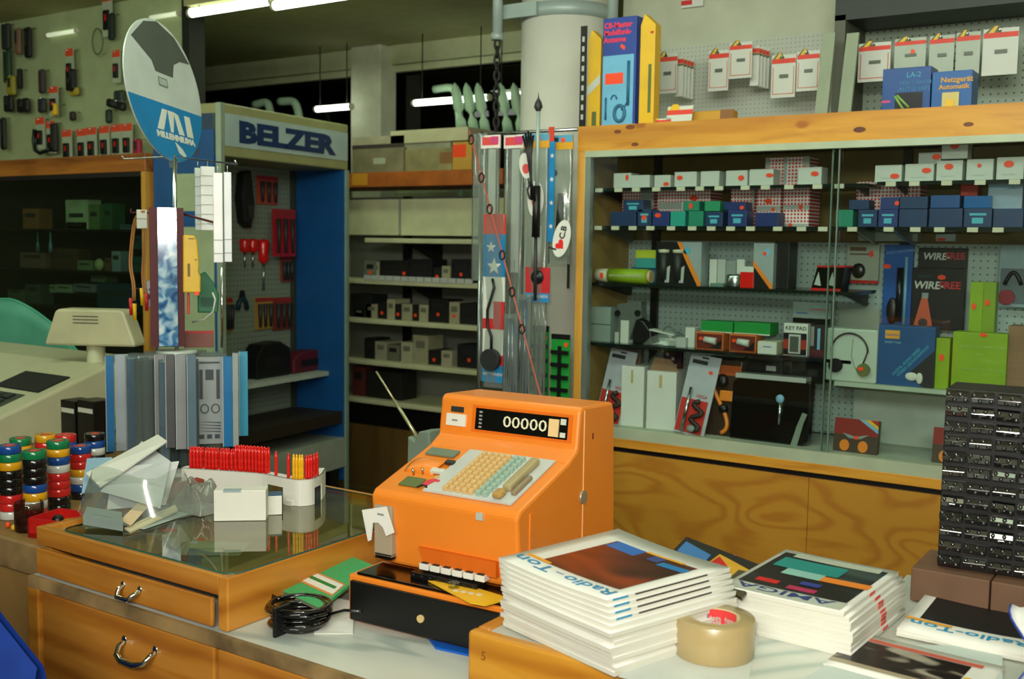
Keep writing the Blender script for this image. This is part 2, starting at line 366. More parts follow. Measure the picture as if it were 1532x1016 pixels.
# ------------------------------------------------------------------ right display cabinet
X0, X1, Y0, Y1 = -2.11, .30, 3.6, 4.02; ZT = 2.05
cab = thing('display_cabinet', 'large pine display cabinet with glass front full of radio goods, right side of the shop', 'cabinet', (0, 0, 0))
def part(name, m, boxes, parent, bevel=0, **k):
    b = B(); [b.box(*q) for q in boxes]; return b.build(name, m, parent, bevel=bevel, **k)
b = B().box(X0, X1, Y0, Y0+.05, 1.955, ZT)
for kx, ky, kr in ((924, 197, .012), (943, 190, .015), (950, 216, .012), (1286, 194, .016), (1449, 186, .012)):
    q = P(kx, ky, Y=Y0); b.prism([(q.x+kr*1.3*math.cos(k*PI/6), q.z+kr*.6*math.sin(k*PI/6)) for k in range(12)], Y0-.0006, Y0+.001, 'Y', 1)
b.build('top_beam', [PINE, mat('6a3412', .5, var=.3)], cab)
part('top_board', PINE_D, [(X0, X1, Y0+.05, Y1, ZT-.02, ZT)], cab)
part('corner_post', PINEV, [(X0, X0+.035, Y0, Y0+.05, 0, 1.955)], cab, .003)
part('side_panel', mat('a98a4c', .55, var=.1), [(X0, X0+.02, Y0+.05, Y1, 0, ZT-.02), (X1-.02, X1, Y0+.05, Y1, 0, ZT-.02)], cab)
part('door_track', TRACK, [(X0+.035, X1, Y0-.004, Y0+.03, 1.932, 1.955), (X0+.035, X1, Y0-.004, Y0+.035, .862, .903)], cab)
part('metal_jamb', ALU, [(X0+.035, X0+.058, Y0, Y0+.03, .9, 1.935)], cab)
part('sill', PINE, [(X0+.035, X1, Y0-.006, Y0+.03, .828, .862)], cab, .002)
part('shadow_gap', BLACK, [(X0+.035, X1, Y0+.01, Y0+.03, .808, .828)], cab)
part('base_panel', PLY, [(X0+.035, -1.16, Y0, Y0+.02, 0, .808), (-1.158, X1, Y0, Y0+.02, 0, .808)], cab)
part('display_floor', mat('b9bfae', .5), [(X0+.02, X1-.02, Y0+.03, Y1-.01, .875, .895)], cab)
part('back_board', mat('6b5722', .6, var=.15), [(X0+.02, X1-.02, Y1-.004, Y1+.006, 1.62, ZT-.02)], cab)
part('pegboard_back', PEGR, [(X0+.02, -.995, Y1-.014, Y1-.004, .9, 1.62), (-.955, X1-.02, Y1-.014, Y1-.004, .9, 1.62)], cab)
for x in (-1.975, -.99): part('slotted_upright', BLACK, [(x, x+.03, Y1-.035, Y1-.014, .9, 1.97)], cab)
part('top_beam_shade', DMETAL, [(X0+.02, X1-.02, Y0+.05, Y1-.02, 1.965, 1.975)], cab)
SZ = {1: 1.818, 2: 1.673, 3: 1.452, 4: 1.218, 5: .895}
XM = -1.02
for n_, z, xa, xb in ((1, SZ[1], X0+.02, XM), (2, SZ[2], X0+.02, XM), (3, SZ[3], X0+.02, XM-.03), (4, SZ[4], X0+.02, XM-.03), (1, SZ[1]+.004, -.99, X1-.02), (2, SZ[2], -.99, X1-.02)):
    sh = part('glass_shelf', mat('101a16', .2), [(xa, xb, Y0+.06, Y0+.33, z-.012, z)], cab)
    nb = B()
    for x in ((xa+.02, xb-.05) if xb < -.5 else (xa+.05,)): nb.prism([(Y0+.10, z-.013), (Y1-.035, z-.013), (Y1-.035, z-.06), (Y1-.06, z-.06)], x, x+.01, 'X')
    nb.build('shelf_bracket', DMETAL if n_ in (1, 3) else ALU, sh)
    if n_ in (1, 2):
        tg = B(); x = xa+.03
        while x < xb-.05: tg.box(x, x+.032, Y0+.054, Y0+.06, z-.016, z-.001); x += random.choice((.075, .085, .1))
        tg.build('price_strip', IVORY, sh)
z4 = P(1300, 574, Y=3.66).z
sh = part('wide_shelf', mat('a9b8a4', .45), [(-1.10, X1-.02, Y0+.045, Y1-.03, z4-.014, z4)], cab); SZ[6] = z4
part('white_riser', mat('c0cabd', .6), [(-1.12, X1-.03, Y1-.06, Y1-.05, .895, z4-.015)], cab)
# sliding glass doors
g = part('glass_door', GLASS, [(X0+.058, -1.10, Y0+.008, Y0+.013, .9, 1.935)], cab); part('door_edge', mat('6a7c70', .3), [(-1.104, -1.10, Y0+.006, Y0+.015, .9, 1.935)], g)
g = part('glass_door', GLASS, [(-1.13, .1, Y0+.020, Y0+.025, .9, 1.935)], cab); part('door_edge', mat('6a7c70', .3), [(-1.13, -1.126, Y0+.018, Y0+.027, .9, 1.935)], g)

def carton(name, label, cat, r, Y, dep, m, z0=None, group=None, deco=(), sticker=None, bevel=.0015, rz=0, lean=0, top=None):
    """a box standing on a shelf: px rectangle r on the plane Y; deco = [(u0,v0,u1,v1,material,name)] on its front"""
    x0, x1, za, zb = rect(*r, Y)
    if z0 is not None: za = z0
    w_ = x1-x0; h = zb-za
    b = B().box(-w_/2, w_/2, 0, dep, 0, h)
    o = b.build(name, m, None, ((x0+x1)/2, Y, za), (lean, 0, rz), bevel=min(bevel, dep*.3)); tag(o, label, cat, group)
    for di, (u0, v0, u1, v1, mm, nm) in enumerate(deco):
        B().box(-w_/2+w_*u0, -w_/2+w_*u1, -.0010-.0006*di, .001, h*v0, h*v1).build(nm, mm, o)
    if sticker:
        for su, sv, sw, shh in (sticker if isinstance(sticker, list) else [sticker]):
            q = B(); cx = -w_/2+w_*su; cz = h*sv
            q.prism([(cx+sw/2*math.cos(a)*1.1, cz+shh/2*math.sin(a)*1.1) for a in [i*PI/4+PI/8 for i in range(8)]], -.0032, .0, 'Y'); q.build('price_sticker', STICK, o)
    o['_w'] = w_; o['_h'] = h
    return o
GRPW = None
# top shelf: white cartons with orange price dots
row = [((918, 259, 944, 279), 'first'), ((944, 262, 972, 279), None), ((979, 262, 1003, 278), 1), ((1009, 257, 1042, 277), 1), ((1048, 256, 1076, 277), None), ((1086, 255, 1118, 276), 1), ((1121, 253, 1157, 276), 1), ((1194, 250, 1229, 274), 1)]
wl = ['at the far left of the top glass shelf', 'without price dot, second from left on the top shelf', 'small and square, third from left on the top shelf', 'fourth from left on the top shelf, dot at its upper left', 'plain without dot, between two dotted cartons on the top shelf', 'sixth from left on the top shelf, left of the widest carton', 'just left of the red checked parcel on the top shelf', 'in front of the red checked parcel, right end']
st = [(.78, .7, .012, .022), None, (.75, .28, .022, .014), (.25, .62, .022, .016), None, (.72, .52, .022, .018), (.85, .62, .026, .014), (.72, .62, .026, .016)]
for (r_, _), l_, s_ in zip(row, wl, st): carton('white_carton', 'small white carton '+l_, 'box', r_, 3.70, .07, CARD, SZ[1], sticker=s_)
row = [((1309, 247, 1349, 270), 'left end of the row', (.75, .35, .028, .016)), ((1354, 245, 1397, 268), 'second in the row', (.75, .62, .028, .016)), ((1401, 240, 1440, 267), 'under the stacked one', (.48, .7, .026, .018)), ((1446, 238, 1486, 265), 'with a faint dot', (.48, .7, .012, .012)), ((1491, 235, 1532, 264), 'right end of the row', (.45, .7, .028, .02))]
for r_, l_, s_ in row: carton('white_carton', 'white carton on the top shelf of the right bay, '+l_, 'box', r_, 3.70, .07, CARD, SZ[1]+.004, sticker=s_, deco=[(.2, .22, .7, .26, LGREY, 'print_line')])
z1 = SZ[1]+.004+.065
carton('white_carton', 'white carton stacked highest in the right bay, almost touching the beam', 'box', (1409, 210, 1448, 236), 3.70, .07, CARD, P(1428, 237.5, Y=3.70).z, sticker=(.5, .7, .026, .018), deco=[(.2, .2, .7, .24, LGREY, 'print_line')])
carton('grey_carton', 'flat pale grey carton lying left of the highest white carton', 'box', (1374, 228, 1408, 244), 3.71, .07, LGREY, P(1390, 245.5, Y=3.71).z, sticker=(.8, .6, .026, .018))
# checked parcels
def parcel(label, r_, Y, dep, z0, deco=(), st_=None, name='checked_parcel'): return carton(name, label, 'parcel', r_, Y, dep, GING, z0, deco=deco, sticker=st_)
parcel('tall red checked parcel standing behind the white cartons on the top shelf', (1145, 235, 1211, 274), 3.80, .1, SZ[1], [(0, .0, .10, 1, LGREY, 'tape_band'), (.42, 0, .50, 1, LGREY, 'tape_band'), (.86, 0, 1, 1, LGREY, 'tape_band')], [(.05, .55, .012, .02), (.9, .6, .012, .02)])
parcel('red checked parcel with pale right half above the dark blue boxes', (931, 281, 978, 316), 3.83, .09, SZ[2], [(.6, 0, 1, 1, LGREY, 'paper_side')])
parcel('wide red checked parcel with a grey address label on the second shelf', (983, 280, 1022, 334), 3.80, .12, SZ[2], [(.05, .45, .95, .62, LGREY, 'address_label'), (.0, .1, 1, .2, LGREY, 'tape_band')], (.5, .15, .012, .02))
parcel('red checked parcel behind the turquoise cartons on the second shelf', (1022, 280, 1062, 334), 3.80, .12, SZ[2], (), (.4, .72, .03, .02))
parcel('red checked parcel left of the pair with grey bands, second shelf', (1093, 278, 1128, 334), 3.79, .12, SZ[2], [(0, .35, 1, .48, LGREY, 'tape_band'), (.9, 0, 1, 1, LGREY, 'tape_band')], (.8, .42, .03, .02))
parcel('red checked parcel with a price dot above its grey band, second shelf', (1132, 277, 1168, 334), 3.79, .12, SZ[2], [(0, .38, 1, .50, LGREY, 'tape_band')], [(.5, .62, .026, .018), (.7, .42, .012, .014)])
parcel('red checked parcel at the right end of the left bay, second shelf', (1172, 276, 1211, 334), 3.79, .12, SZ[2], [(0, .42, 1, .52, LGREY, 'tape_band'), (0, 0, 1, .08, LGREY, 'tape_band')], [(.68, .47, .014, .018), (.3, .05, .014, .014)])
parcel('long red checked parcel behind the blue cartons of the right bay', (1281, 271, 1377, 312), 3.83, .1, SZ[2]+.04)
PC = [('small_blue_carton', 'dark blue', NAVY), ('turquoise_carton', 'turquoise', TEAL)]
BL = mat('16345e', .45, var=.08); BL2 = mat('1c3070', .45, var=.08); TQ = mat('1f9c8c', .5); TQ2 = mat('158468', .5)
def small(label, r_, m, z0=None, Y=3.69, st_=None, pale=False, dep=.07, name='blue_carton'):
    d = [(.2, .62, .8, .74, CYAN, 'print_line'), (.3, .2, .7, .5, CYAN, 'print_mark')] if pale else []
    return carton(name, label, 'box', r_, Y, dep, m, z0, deco=d, sticker=st_)
z2 = SZ[2]
small('dark blue carton lying lowest at the left end of the second shelf', (913, 317, 951, 334), BL, z2)
small('dark blue carton with pale print, stacked upon the leftmost blue carton', (932, 299, 962, 317), BL, P(945, 317.5, Y=3.69).z, pale=True)
small('dark blue carton with pale print and orange dot, second from left below', (954, 313, 974, 334), BL, z2, st_=(.5, .5, .018, .02), pale=True)
small('violet blue carton with orange dot below the checked parcel with the label', (976, 316, 1001, 334), BL2, z2, st_=(.35, .72, .024, .016))
small('turquoise carton at the left of the lower turquoise pair', (1003, 316, 1025, 334), TQ, z2, name='turquoise_carton')
small('turquoise carton below the one with an orange dot', (1030, 316, 1052, 334), TQ2, z2, name='turquoise_carton')
small('green turquoise carton with orange dot, stacked on the turquoise pair', (1022, 301, 1046, 315), TQ2, P(1030, 315.5, Y=3.69).z, st_=(.5, .5, .014, .022), name='turquoise_carton')
small('green turquoise carton stacked on the blue carton with pale print', (1054, 301, 1077, 315.5), mat('1f8f62', .5), P(1060, 316, Y=3.69).z, name='turquoise_carton')
small('blue carton with pale print beneath the green one', (1055, 317, 1081, 335), BL, z2, pale=True)
small('dark blue carton lying upon the brighter blue one, middle of the second shelf', (1083, 302, 1115, 314), NAVY, P(1095, 314.5, Y=3.69).z, st_=(.85, .3, .014, .014))
small('blue carton with pale print below the flat dark blue one', (1089, 314.5, 1117, 334.5), BL2, z2, pale=True)
small('dark blue carton standing alone before the banded checked parcels', (1130, 318, 1164, 335), NAVY, z2)
small('green turquoise carton at the left end of the right bay, second shelf', (1250, 314, 1276, 334), TQ2, z2, name='turquoise_carton')
rb = [((1270, 299, 1300, 313), 'lying upper left in the right bay', BL, 0, 313.5), ((1284, 314, 1312, 333), 'lower left with pale print', BL, 1, 0), ((1317, 295, 1345, 313), 'bright, stacked beside the dotted one', BL2, 0, 313.5), ((1314, 313.5, 1343, 333), 'with pale print under the bright stacked one', BL2, 1, 0), ((1346, 294, 1388, 312), 'stacked in the middle of the right bay', BL, 0, 312.5), ((1345, 313, 1387, 333), 'below in the middle of the right bay', BL, 0, 0), ((1392, 292, 1436, 311), 'stacked, large and right of the middle', mat('1a4a86', .4), 0, 311.5), ((1390, 312, 1440, 333), 'wide, below the large stacked one', BL, 0, 0), ((1442, 293, 1483, 311), 'shiny, stacked left of the silver box', mat('2460a0', .25), 0, 311.5), ((1442, 311.5, 1484, 333), 'with pale print under the shiny one', BL, 1, 0), ((1486, 312, 1531, 333), 'lowest at the right end beneath the silver box', BL, 0, 0)]
for r_, l_, m_, p_, yb in rb: small('blue carton '+l_, r_, m_, P(r_[0], yb, Y=3.69).z if yb else z2, pale=p_, st_=(.9, .5, .014, .014) if 'beside the dotted' in l_ else None)
carton('silver_box', 'silver grey box with faint printing at the right end of the second shelf', 'box', (1478, 270, 1530, 312), 3.72, .08, mat('8fa4b4', .35), P(1500, 313, Y=3.72).z, deco=[(.1, .75, .9, .82, SKY, 'print_line')])
carton('red_carton', 'red and orange carton behind the blue cartons left of the silver box', 'box', (1437, 270, 1463, 292), 3.78, .06, mat('c83a24', .5), P(1450, 293, Y=3.78).z)
carton('flat_grey_box', 'long flat grey box above the pegboard at the right bay', 'box', (1284, 343, 1373, 361), 3.93, .07, mat('98a29a', .5), P(1330, 361, Y=3.93).z)
carton('white_card_box', 'little white card box with a small dot at the pegboard top edge', 'box', (1400, 350, 1429, 361), 3.96, .03, mat('b8c8cc', .5), P(1415, 361, Y=3.96).z, sticker=(.3, .25, .03, .01))

# third shelf -------------------------------------------------------
z3 = SZ[3]
def can(name, label, xa, xb, ya, yb, Y, m, z0, ends=None, extra=None):
    x0, x1, za, zb = rect(xa, ya, xb, yb, Y); r_ = (zb-za)/2
    t = thing(name, label, 'roll', ((x0+x1)/2, Y+r_, z0+r_)); L = (x1-x0)/2
    B().cyl((-L, 0, 0), (L, 0, 0), r_, n=24).build('wrap', m, t)
    return t, L, r_
t, L, r_ = can('wrapped_roll', 'lime green wrapped roll with a pale end lying at the left of the third shelf', 907, 965, 403, 425, 3.68, LIME, z3)
B().cyl((-L-.055, 0, 0), (-L, 0, 0), r_*.92, n=24).build('clear_end', IVORY, t); B().box(-L-.03, -L-.015, -r_*.95, -r_*.9, -.012, .01).build('price_sticker', STICK, t)
B().cyl((L, 0, 0), (L+.015, 0, 0), r_*.85, n=20).build('crumpled_end', TAN, t); text('AUTOANTENNENKABEL', .013, IVORY, t, (-L*.85, -r_-.0008, -.003))
carton('teal_card_pack', 'pack with yellow top and teal band behind the lime green roll', 'box', (951, 374, 981, 400), 3.78, .04, mat('3a9e9a', .5), P(965, 401, Y=3.78).z, deco=[(0, .55, 1, 1, mat('b8c42a', .5), 'yellow_band')])
carton('blue_card_pack', 'blue pack under the teal and yellow one, behind the green roll', 'box', (944, 400, 984, 427), 3.79, .05, mat('1c5a80', .5), z3)
def diag_box(label, r_, Y, dark_left, z0):
    x0, x1, za, zb = rect(*r_, Y); za = z0; w_ = x1-x0; h = zb-za
    o = B().box(-w_/2, w_/2, 0, .07, 0, h).build('electronics_box', mat('98a4a4', .4), None, ((x0+x1)/2, Y, za)); tag(o, label, 'box')
    if dark_left:
        B().prism([(-w_/2, 0), (w_/2*.9, 0), (-w_/2+w_*.48, h), (-w_/2, h)], -.0012, .001).build('black_print', BLACK, o)
        B().prism([(w_/2*.86, 0), (w_/2, 0), (w_/2, .01), (-w_/2+w_*.55, h), (-w_/2+w_*.46, h)], -.0022, .001).build('orange_stripe', ORANGE, o)
        for u in (.18, .50):
            cx = -w_/2+w_*u; q = B(); q.cyl((cx, -.004, h*.12), (cx, -.004, h*.72), .012, .016, 12).build('shaver_picture', DGREY, o)
            B().lathe([(0, 0), (.02, 0), (.022, .012), (0, .014)], 14, c=(cx, -.004, h*.74)).build('picture_cap', IVORY, o)
            B().prism([(cx+.004, h*.05), (cx+.022, h*.05), (cx+.026, h*.45), (cx+.012, h*.4)], -.003, 0).build('picture_highlight', LGREY, o)
    else:
        B().prism([(-w_/2, 0), (w_/2*.8, 0), (-w_/2, h*.5)], -.0012, .001).build('black_print', BLACK, o)
        B().prism([(w_/2*.72, 0), (w_/2, 0), (w_/2, .01), (-w_/2, h*.62), (-w_/2, h*.5)], -.0022, .001).build('orange_stripe', ORANGE, o)
    B().prism([(w_*.18+.013*math.cos(k*PI/5), h*.8+.014*math.sin(k*PI/5)) for k in range(10)], -.0022, 0).build('blue_mark', SKY if not dark_left else CYAN, o)
    return o
diag_box('grey and black electronics box with orange diagonal stripe and two shaver pictures', (982, 362, 1049, 429), 3.72, True, z3)
o = diag_box('grey electronics box with orange diagonal corner and a red dot, right of the flash units', (1127, 364, 1157, 434), 3.71, False, z3)
B().prism([(.005+.008*math.cos(k*PI/4), .125+.007*math.sin(k*PI/4)) for k in range(8)], -.003, 0).build('price_sticker', STICK, o)
carton('dark_side_box', 'black box standing behind the grey box with orange diagonal, third shelf', 'box', (1158, 362, 1180, 435), 3.74, .09, BLACK, z3)
for r_, l_, m_ in [((1061, 388, 1072, 431), 'narrow white tube standing left of the flash pictures', CARD), ((1073, 388, 1085, 429), 'narrow white box second from left among the accessories', LGREY), ((1086, 390, 1101, 412), 'small grey box set behind the round silver tin', GREY), ((1102, 388, 1114, 410), 'small white box above the red box', CARD)]:
    carton('small_pack', l_+' on the third shelf', 'box', r_, 3.77, .03, m_, z3 if r_[3] > 420 else P(r_[0], r_[3], Y=3.77).z)
carton('small_pack', 'red box with a white lid standing between the silver tin and the diagonal box', 'box', (1107, 407, 1127, 433), 3.70, .03, REDG, z3, deco=[(0, 1, 1, 1.35, CARD, 'white_lid')])
x0, x1, za, zb = rect(1083, 414, 1107, 433, 3.69)
o = B().lathe([(0, 0), (.032, 0), (.034, .006), (.034, zb-za-.006), (.03, zb-za), (0, zb-za)], 20).build('round_tin', STEEL, None, ((x0+x1)/2, 3.72, z3)); tag(o, 'round silver tin left of the small red box on the third shelf', 'tin')
carton('small_pack', 'flat green grey pack lying under the white tubes, third shelf', 'box', (1062, 424, 1082, 431), 3.69, .05, mat('5f7f74', .5), z3)
for i, (xa, l_) in enumerate([(1218, 'left'), (1239, 'right')]):
    x0, x1, za, zb = rect(xa, 400, xa+18, 436, 3.70); w_ = x1-x0; h = zb-z3; q = thing('folded_box', l_+' one of two black folded boxes with red edges and white triangles', 'box', ((x0+x1)/2, 3.70, z3), R(-8))
    B().prism([(-w_*.8, 0), (w_*.6, 0), (w_*.9, h), (-w_*.3, h)], 0, .06).build('body', BLACKG, q)
    B().prism([(-w_*.3, h), (w_*.9, h), (w_*.9, h+.006), (-w_*.3, h+.006)], -.002, .06).prism([(-w_*.8, 0), (w_*.6, 0), (w_*.6, .008), (-w_*.8, .008)], -.002, .004).build('red_edge', RED, q)
    B().prism([(-w_*.5, h*.25), (w_*.1, h*.2), (-w_*.15, h*.8)], -.0015, .0).build('white_triangle', LGREY, q)

# fourth shelf -------------------------------------------------------
z4l = SZ[4]
carton('grey_box', 'pale grey box with a seam at the left end of the fourth shelf', 'box', (879, 459, 913, 512), 3.70, .08, mat('8a9a90', .5), z4l, deco=[(0, .49, 1, .51, DGREY, 'seam')])
q = thing('clear_holder', 'grey translucent car bracket with black knob on the fourth shelf', 'bracket', (P(940, 500, Y=3.72).x, 3.72, z4l))
B().prism([(-.06, 0), (-.045, .10), (-.055, .15), (.05, .165), (.055, .10), (.03, .09), (.0, .0)], 0, .05).build('holder', glass('holder_plastic', 'b0b8b0', 1.4, .55, .2, '7d857c'), q, bevel=.004)
B().box(-.030, .004, -.008, .045, 0, .088).build('white_block', CARD, q); B().box(-.058, -.040, -.004, .04, .0, .04).build('small_block', LGREY, q)
B().cyl((-.048, -.008, .115), (-.048, .01, .115), .012, n=12).build('knob', BLACK, q); B().cyl((.04, -.008, .12), (.04, .01, .12), .012, n=12).build('knob', BLACK, q)
q = thing('black_bracket', 'black plastic bracket lying right of the grey translucent holder', 'bracket', (P(958, 505, Y=3.73).x, 3.73, z4l))
B().prism([(-.035, 0), (.05, 0), (.045, .05), (.01, .09), (-.03, .10)], 0, .05).build('body', BLACK, q, bevel=.006)
q = thing('plastic_bags_pile', 'pile of crumpled clear bags with white cards in the middle of the fourth shelf', 'bags', (P(1000, 505, Y=3.75).x, 3.75, z4l))
def crumple(b, w_, d_, h_, seed, m=0, nu=12, nv=9):
    rnd = random.Random(seed); ph = [rnd.uniform(0, 6) for _ in range(6)]
    def fn(u, v):
        e = math.sin(PI*u)**.5*math.sin(PI*v)**.5
        return ((u-.5)*w_, (v-.5)*d_, e*h_*(.72+.28*math.sin(9*u+ph[0]+4*v)*math.cos(7*v+ph[1])) + .002)
    b.grid(fn, nu, nv, m); return b.grid(lambda u, v: ((u-.5)*w_, (v-.5)*d_, .0005), nu, nv, m)
crumple(B(), .17, .10, .075, 3).build('bag_film', BAGM, q)
B().box(-.075, .03, -.03, .02, .045, .05, M=Matrix.Rotation(R(8), 4, 'Y')).build('white_card', CARD, q); B().box(-.02, .07, -.04, .02, .004, .03).build('inner_pack', LGREY, q)
carton('white_box', 'white upright box between the bags and the first orange box', 'box', (1025, 490, 1039, 524), 3.71, .05, CARD, z4l)
carton('white_box', 'low white box in front of the crumpled bags, fourth shelf', 'box', (1011, 505, 1026, 524), 3.69, .04, LGREY, z4l)
for (r_, l_) in (((1041, 497, 1082, 528), 'left'), ((1091, 500, 1131, 530), 'right')):
    o = carton('orange_product_box', l_+' one of two orange boxes picturing a white handheld device', 'box', r_, 3.69, .08, mat('c9692a', .45), z4l, deco=[(.04, .05, .96, .9, mat('6a2418', .45), 'picture_ground')])
    w_, h = o['_w'], o['_h']
    B().cyl((-w_*.18, -.0035, h*.58), (w_*.26, -.0035, h*.50), h*.17, h*.2, 14).build('device_picture', CARD, o)
    B().prism([(w_*.0, h*.1), (w_*.42, h*.1), (w_*.44, h*.6), (w_*.2, h*.3)], -.002, 0).build('black_picture', BLACK, o)
    B().prism([(-w_*.3+.008*math.cos(k*PI/4), h*.62+.007*math.sin(k*PI/4)) for k in range(8)], -.007, -.004).build('price_sticker', STICK, o)
for r_, l_ in (((1049, 481, 1096, 496), 'left'), ((1098, 483, 1152, 500), 'right')):
    carton('green_box', l_+' one of two flat bright green boxes lying on the orange boxes', 'box', r_, 3.715, .09, mat('16903c', .45), P(1070, 497.5, Y=3.715).z, deco=[(0, 0, 1, .1, CARD, 'white_edge')])
carton('cream_box', 'cream box with a small blue print between orange box and keypad pack', 'box', (1133, 511, 1162, 534), 3.68, .09, mat('c8c8aa', .5), z4l, deco=[(.02, .02, .98, .98, CARD, 'white_front'), (.3, .55, .72, .62, BLUE, 'blue_print')])
o = carton('keypad_pack', 'white pack lettered KEY PAD with a grey keypad on black and red', 'pack', (1172, 484, 1208, 534), 3.70, .03, CARD, z4l, deco=[(0, .02, .97, .70, BLACK, 'black_ground'), (.0, .2, .97, .5, mat('9c2c1c', .5), 'red_band')])
w_, h = o['_w'], o['_h']; text('KEY PAD', h*.17, DGREY, o, (-w_*.43, -.0014, h*.80))
B().box(-w_*.26, w_*.24, -.008, 0, h*.06, h*.66).build('keypad_frame', LGREY, o, bevel=.002); B().box(-w_*.19, w_*.17, -.010, -.007, h*.12, h*.60).build('keypad_field', mat('4a5048', .5), o)
o = carton('dark_pack', 'dark pack with pale tools pictured, right end of the fourth shelf', 'pack', (1210, 484, 1236, 532), 3.74, .03, mat('2a2420', .4), z4l, deco=[(.1, .3, .3, .9, GREY, 'tool_picture'), (.5, .1, .66, .85, SKY, 'tool_picture'), (0, .0, .9, .2, MAROON, 'red_ground')])
carton('flat_radio', 'flat black radio lying on the dark packs by the right upright', 'radio', (1186, 476, 1242, 484), 3.74, .07, BLACKG, P(1200, 485, Y=3.74).z)
carton('clear_print_pack', 'clear pack with thin blue and red print above the flat black radio', 'pack', (1186, 452, 1243, 476), 3.76, .02, mat('86968e', .4), P(1200, 476.5, Y=3.76).z, deco=[(.1, .3, .4, .36, BLUE, 'blue_print'), (.45, .55, .98, .59, RED, 'red_line'), (.45, .7, .98, .73, CYAN, 'blue_line')])

# the display floor ---------------------------------------------------
z5 = SZ[5]
def lean_card(label, xa, xb, ya, yb, Y, seed=0):
    x0, x1, za, zb = rect(xa, ya, xb, yb, Y); w_ = x1-x0; h = (zb-z5)*1.02
    o = B().prism([(-w_/2, 0), (w_/2, 0), (w_/2, h), (-w_/2, h)], 0, .004).build('car_antenna_blister', mat('b9bdc4', .45), None, ((x0+x1)/2, Y, z5), (R(-11), 0, R(0))); tag(o, label, 'blister pack')
    o.matrix_world = Matrix.Translation(((x0+x1)/2-.01, Y, z5)) @ Matrix.Rotation(R(-12), 4, 'X') @ Matrix.Rotation(R(7), 4, 'Y')
    B().box(-w_*.48, w_*.40, -.0012, 0, h*.02, h*.44).build('red_ground', mat('c8342c', .45), o)
    B().box(-.014, .014, -.001, .0045, h*.955, h*.975).build('hang_slot', BLACK, o)
    B().cyl((-w_*.22, -.009, h*.02), (-w_*.22, -.009, h*.58), .008, .006, 10).build('antenna_rod', STEEL, o)
    b = B(); b.tube([(w_*.16+.022*math.sin(k*.9), -.014, h*(.06+.37*k/14)) for k in range(15)], .009, 7); b.build('coiled_cable', mat('33251f', .5), o)
    B().sphere((w_*.10, -.018, h*.08), .018, n=10, sc=(1, .6, .8)).build('connector', GREY, o)
    B().prism([(w_*.26+.009*math.cos(k*PI/4), h*.80+.007*math.sin(k*PI/4)) for k in range(8)], -.0015, 0).build('price_sticker', STICK, o)
    text('VEGA' if seed else 'VEGA', .018, RED, o, (w_*-.02, -.0012, h*.47)); B().box(-w_*.4, w_*.1, -.0012, 0, h*.88, h*.93).build('print_line', DGREY, o)
    return o
lean_card('left blister card with antenna rod and coiled cable on a red ground, far left', 893, 933, 524, 660, 3.70)
lean_card('right blister card with antenna rod and coiled cable on red ground, beside the headset box', 1012, 1058, 532, 666, 3.67, 1)
for r_, l_, lv in (((930, 548, 962, 647), 'left', 0), ((968, 556, 1010, 652), 'right, with an open flap', 1)):
    o = carton('speaker_box', 'tall white speaker box on the display floor, '+l_, 'box', r_, 3.70, .13, WHITE, z5, deco=[(.42, .72, .52, .94, TAN, 'handle_slot')], rz=R(6))
    w_, h = o['_w'], o['_h']
    if lv: B().prism([(-w_*.5, h), (w_*.5, h), (w_*.2, h+.045), (-w_*.35, h+.05)], .03, .034).build('open_flap', CTN, o)
carton('brown_pack', 'small brown and silver pack above the left tall speaker box', 'pack', (937, 522, 958, 546), 3.80, .03, mat('6a5c4a', .4), P(945, 546.5, Y=3.74).z)
q = thing('bagged_part', 'clear bag with a dark grey tool between the white speaker boxes', 'bag', (P(985, 540, Y=3.86).x, 3.86, z5)); B().prism([(-.045, 0), (.05, 0), (.04, .25), (.0, .29), (-.04, .24)], 0, .02).build('bag_film', BAGM, q); B().cyl((-.03, .008, .02), (0, .008, .26), .008, n=8).build('rod', TAN, q)
carton('spotted_pack', 'dark red pack with white dots behind the right blister card', 'pack', (992, 524, 1018, 553), 3.84, .03, mat('3a1420', .5), P(1000, 553, Y=3.84).z, deco=[(.2, .2, .34, .34, LGREY, 'dot'), (.5, .5, .64, .64, LGREY, 'dot'), (.65, .15, .8, .3, LGREY, 'dot'), (.2, .7, .34, .84, LGREY, 'dot')])
x0, x1, za, zb = rect(1052, 540, 1098, 664, 3.69); w_ = x1-x0; h = zb-z5
o = B().box(-w_/2, w_/2, 0, .05, 0, h).build('headset_box', mat('3b2a1e', .35), None, ((x0+x1)/2, 3.72, z5), (R(-8), 0, 0), bevel=.003); tag(o, 'dark box with a clear window showing an orange telephone handset', 'box')
B().box(-w_/2, w_/2, -.001, .0, h*.80, h*.93).build('orange_band', mat('c05a22', .5), o)
B().tube([(w_*.30*math.sin(a)-.01, -.010, h*.80*(.5-.5*math.cos(a*.5))+.01) for a in [k*PI/8 for k in range(1, 16)]], .008, 8).build('handset_cord', ORANGE, o)
B().box(-w_*.10, w_*.34, -.016, 0, h*.46, h*.60).build('handset_body', ORANGE, o, bevel=.004); B().sphere((-w_*.05, -.012, h*.72), .028, n=12, sc=(.8, .5, 1)).build('ear_cup', BLACK, o)
B().sphere((w_*.05, -.012, h*.36), .024, n=12, sc=(.8, .5, .8)).build('ear_cup', BLACK, o)
carton('car_radio', 'black car radio with small display above the orange handset box', 'radio', (1061, 534, 1108, 550), 3.78, .08, BLACKG, P(1085, 551, Y=3.78).z, deco=[(.04, .15, .96, .75, DGREY, 'front_panel'), (.3, .3, .7, .4, LGREY, 'tape_slot')])
x0, x1, za, zb = rect(1088, 568, 1206, 672, 3.68); w_ = x1-x0; h = zb-z5
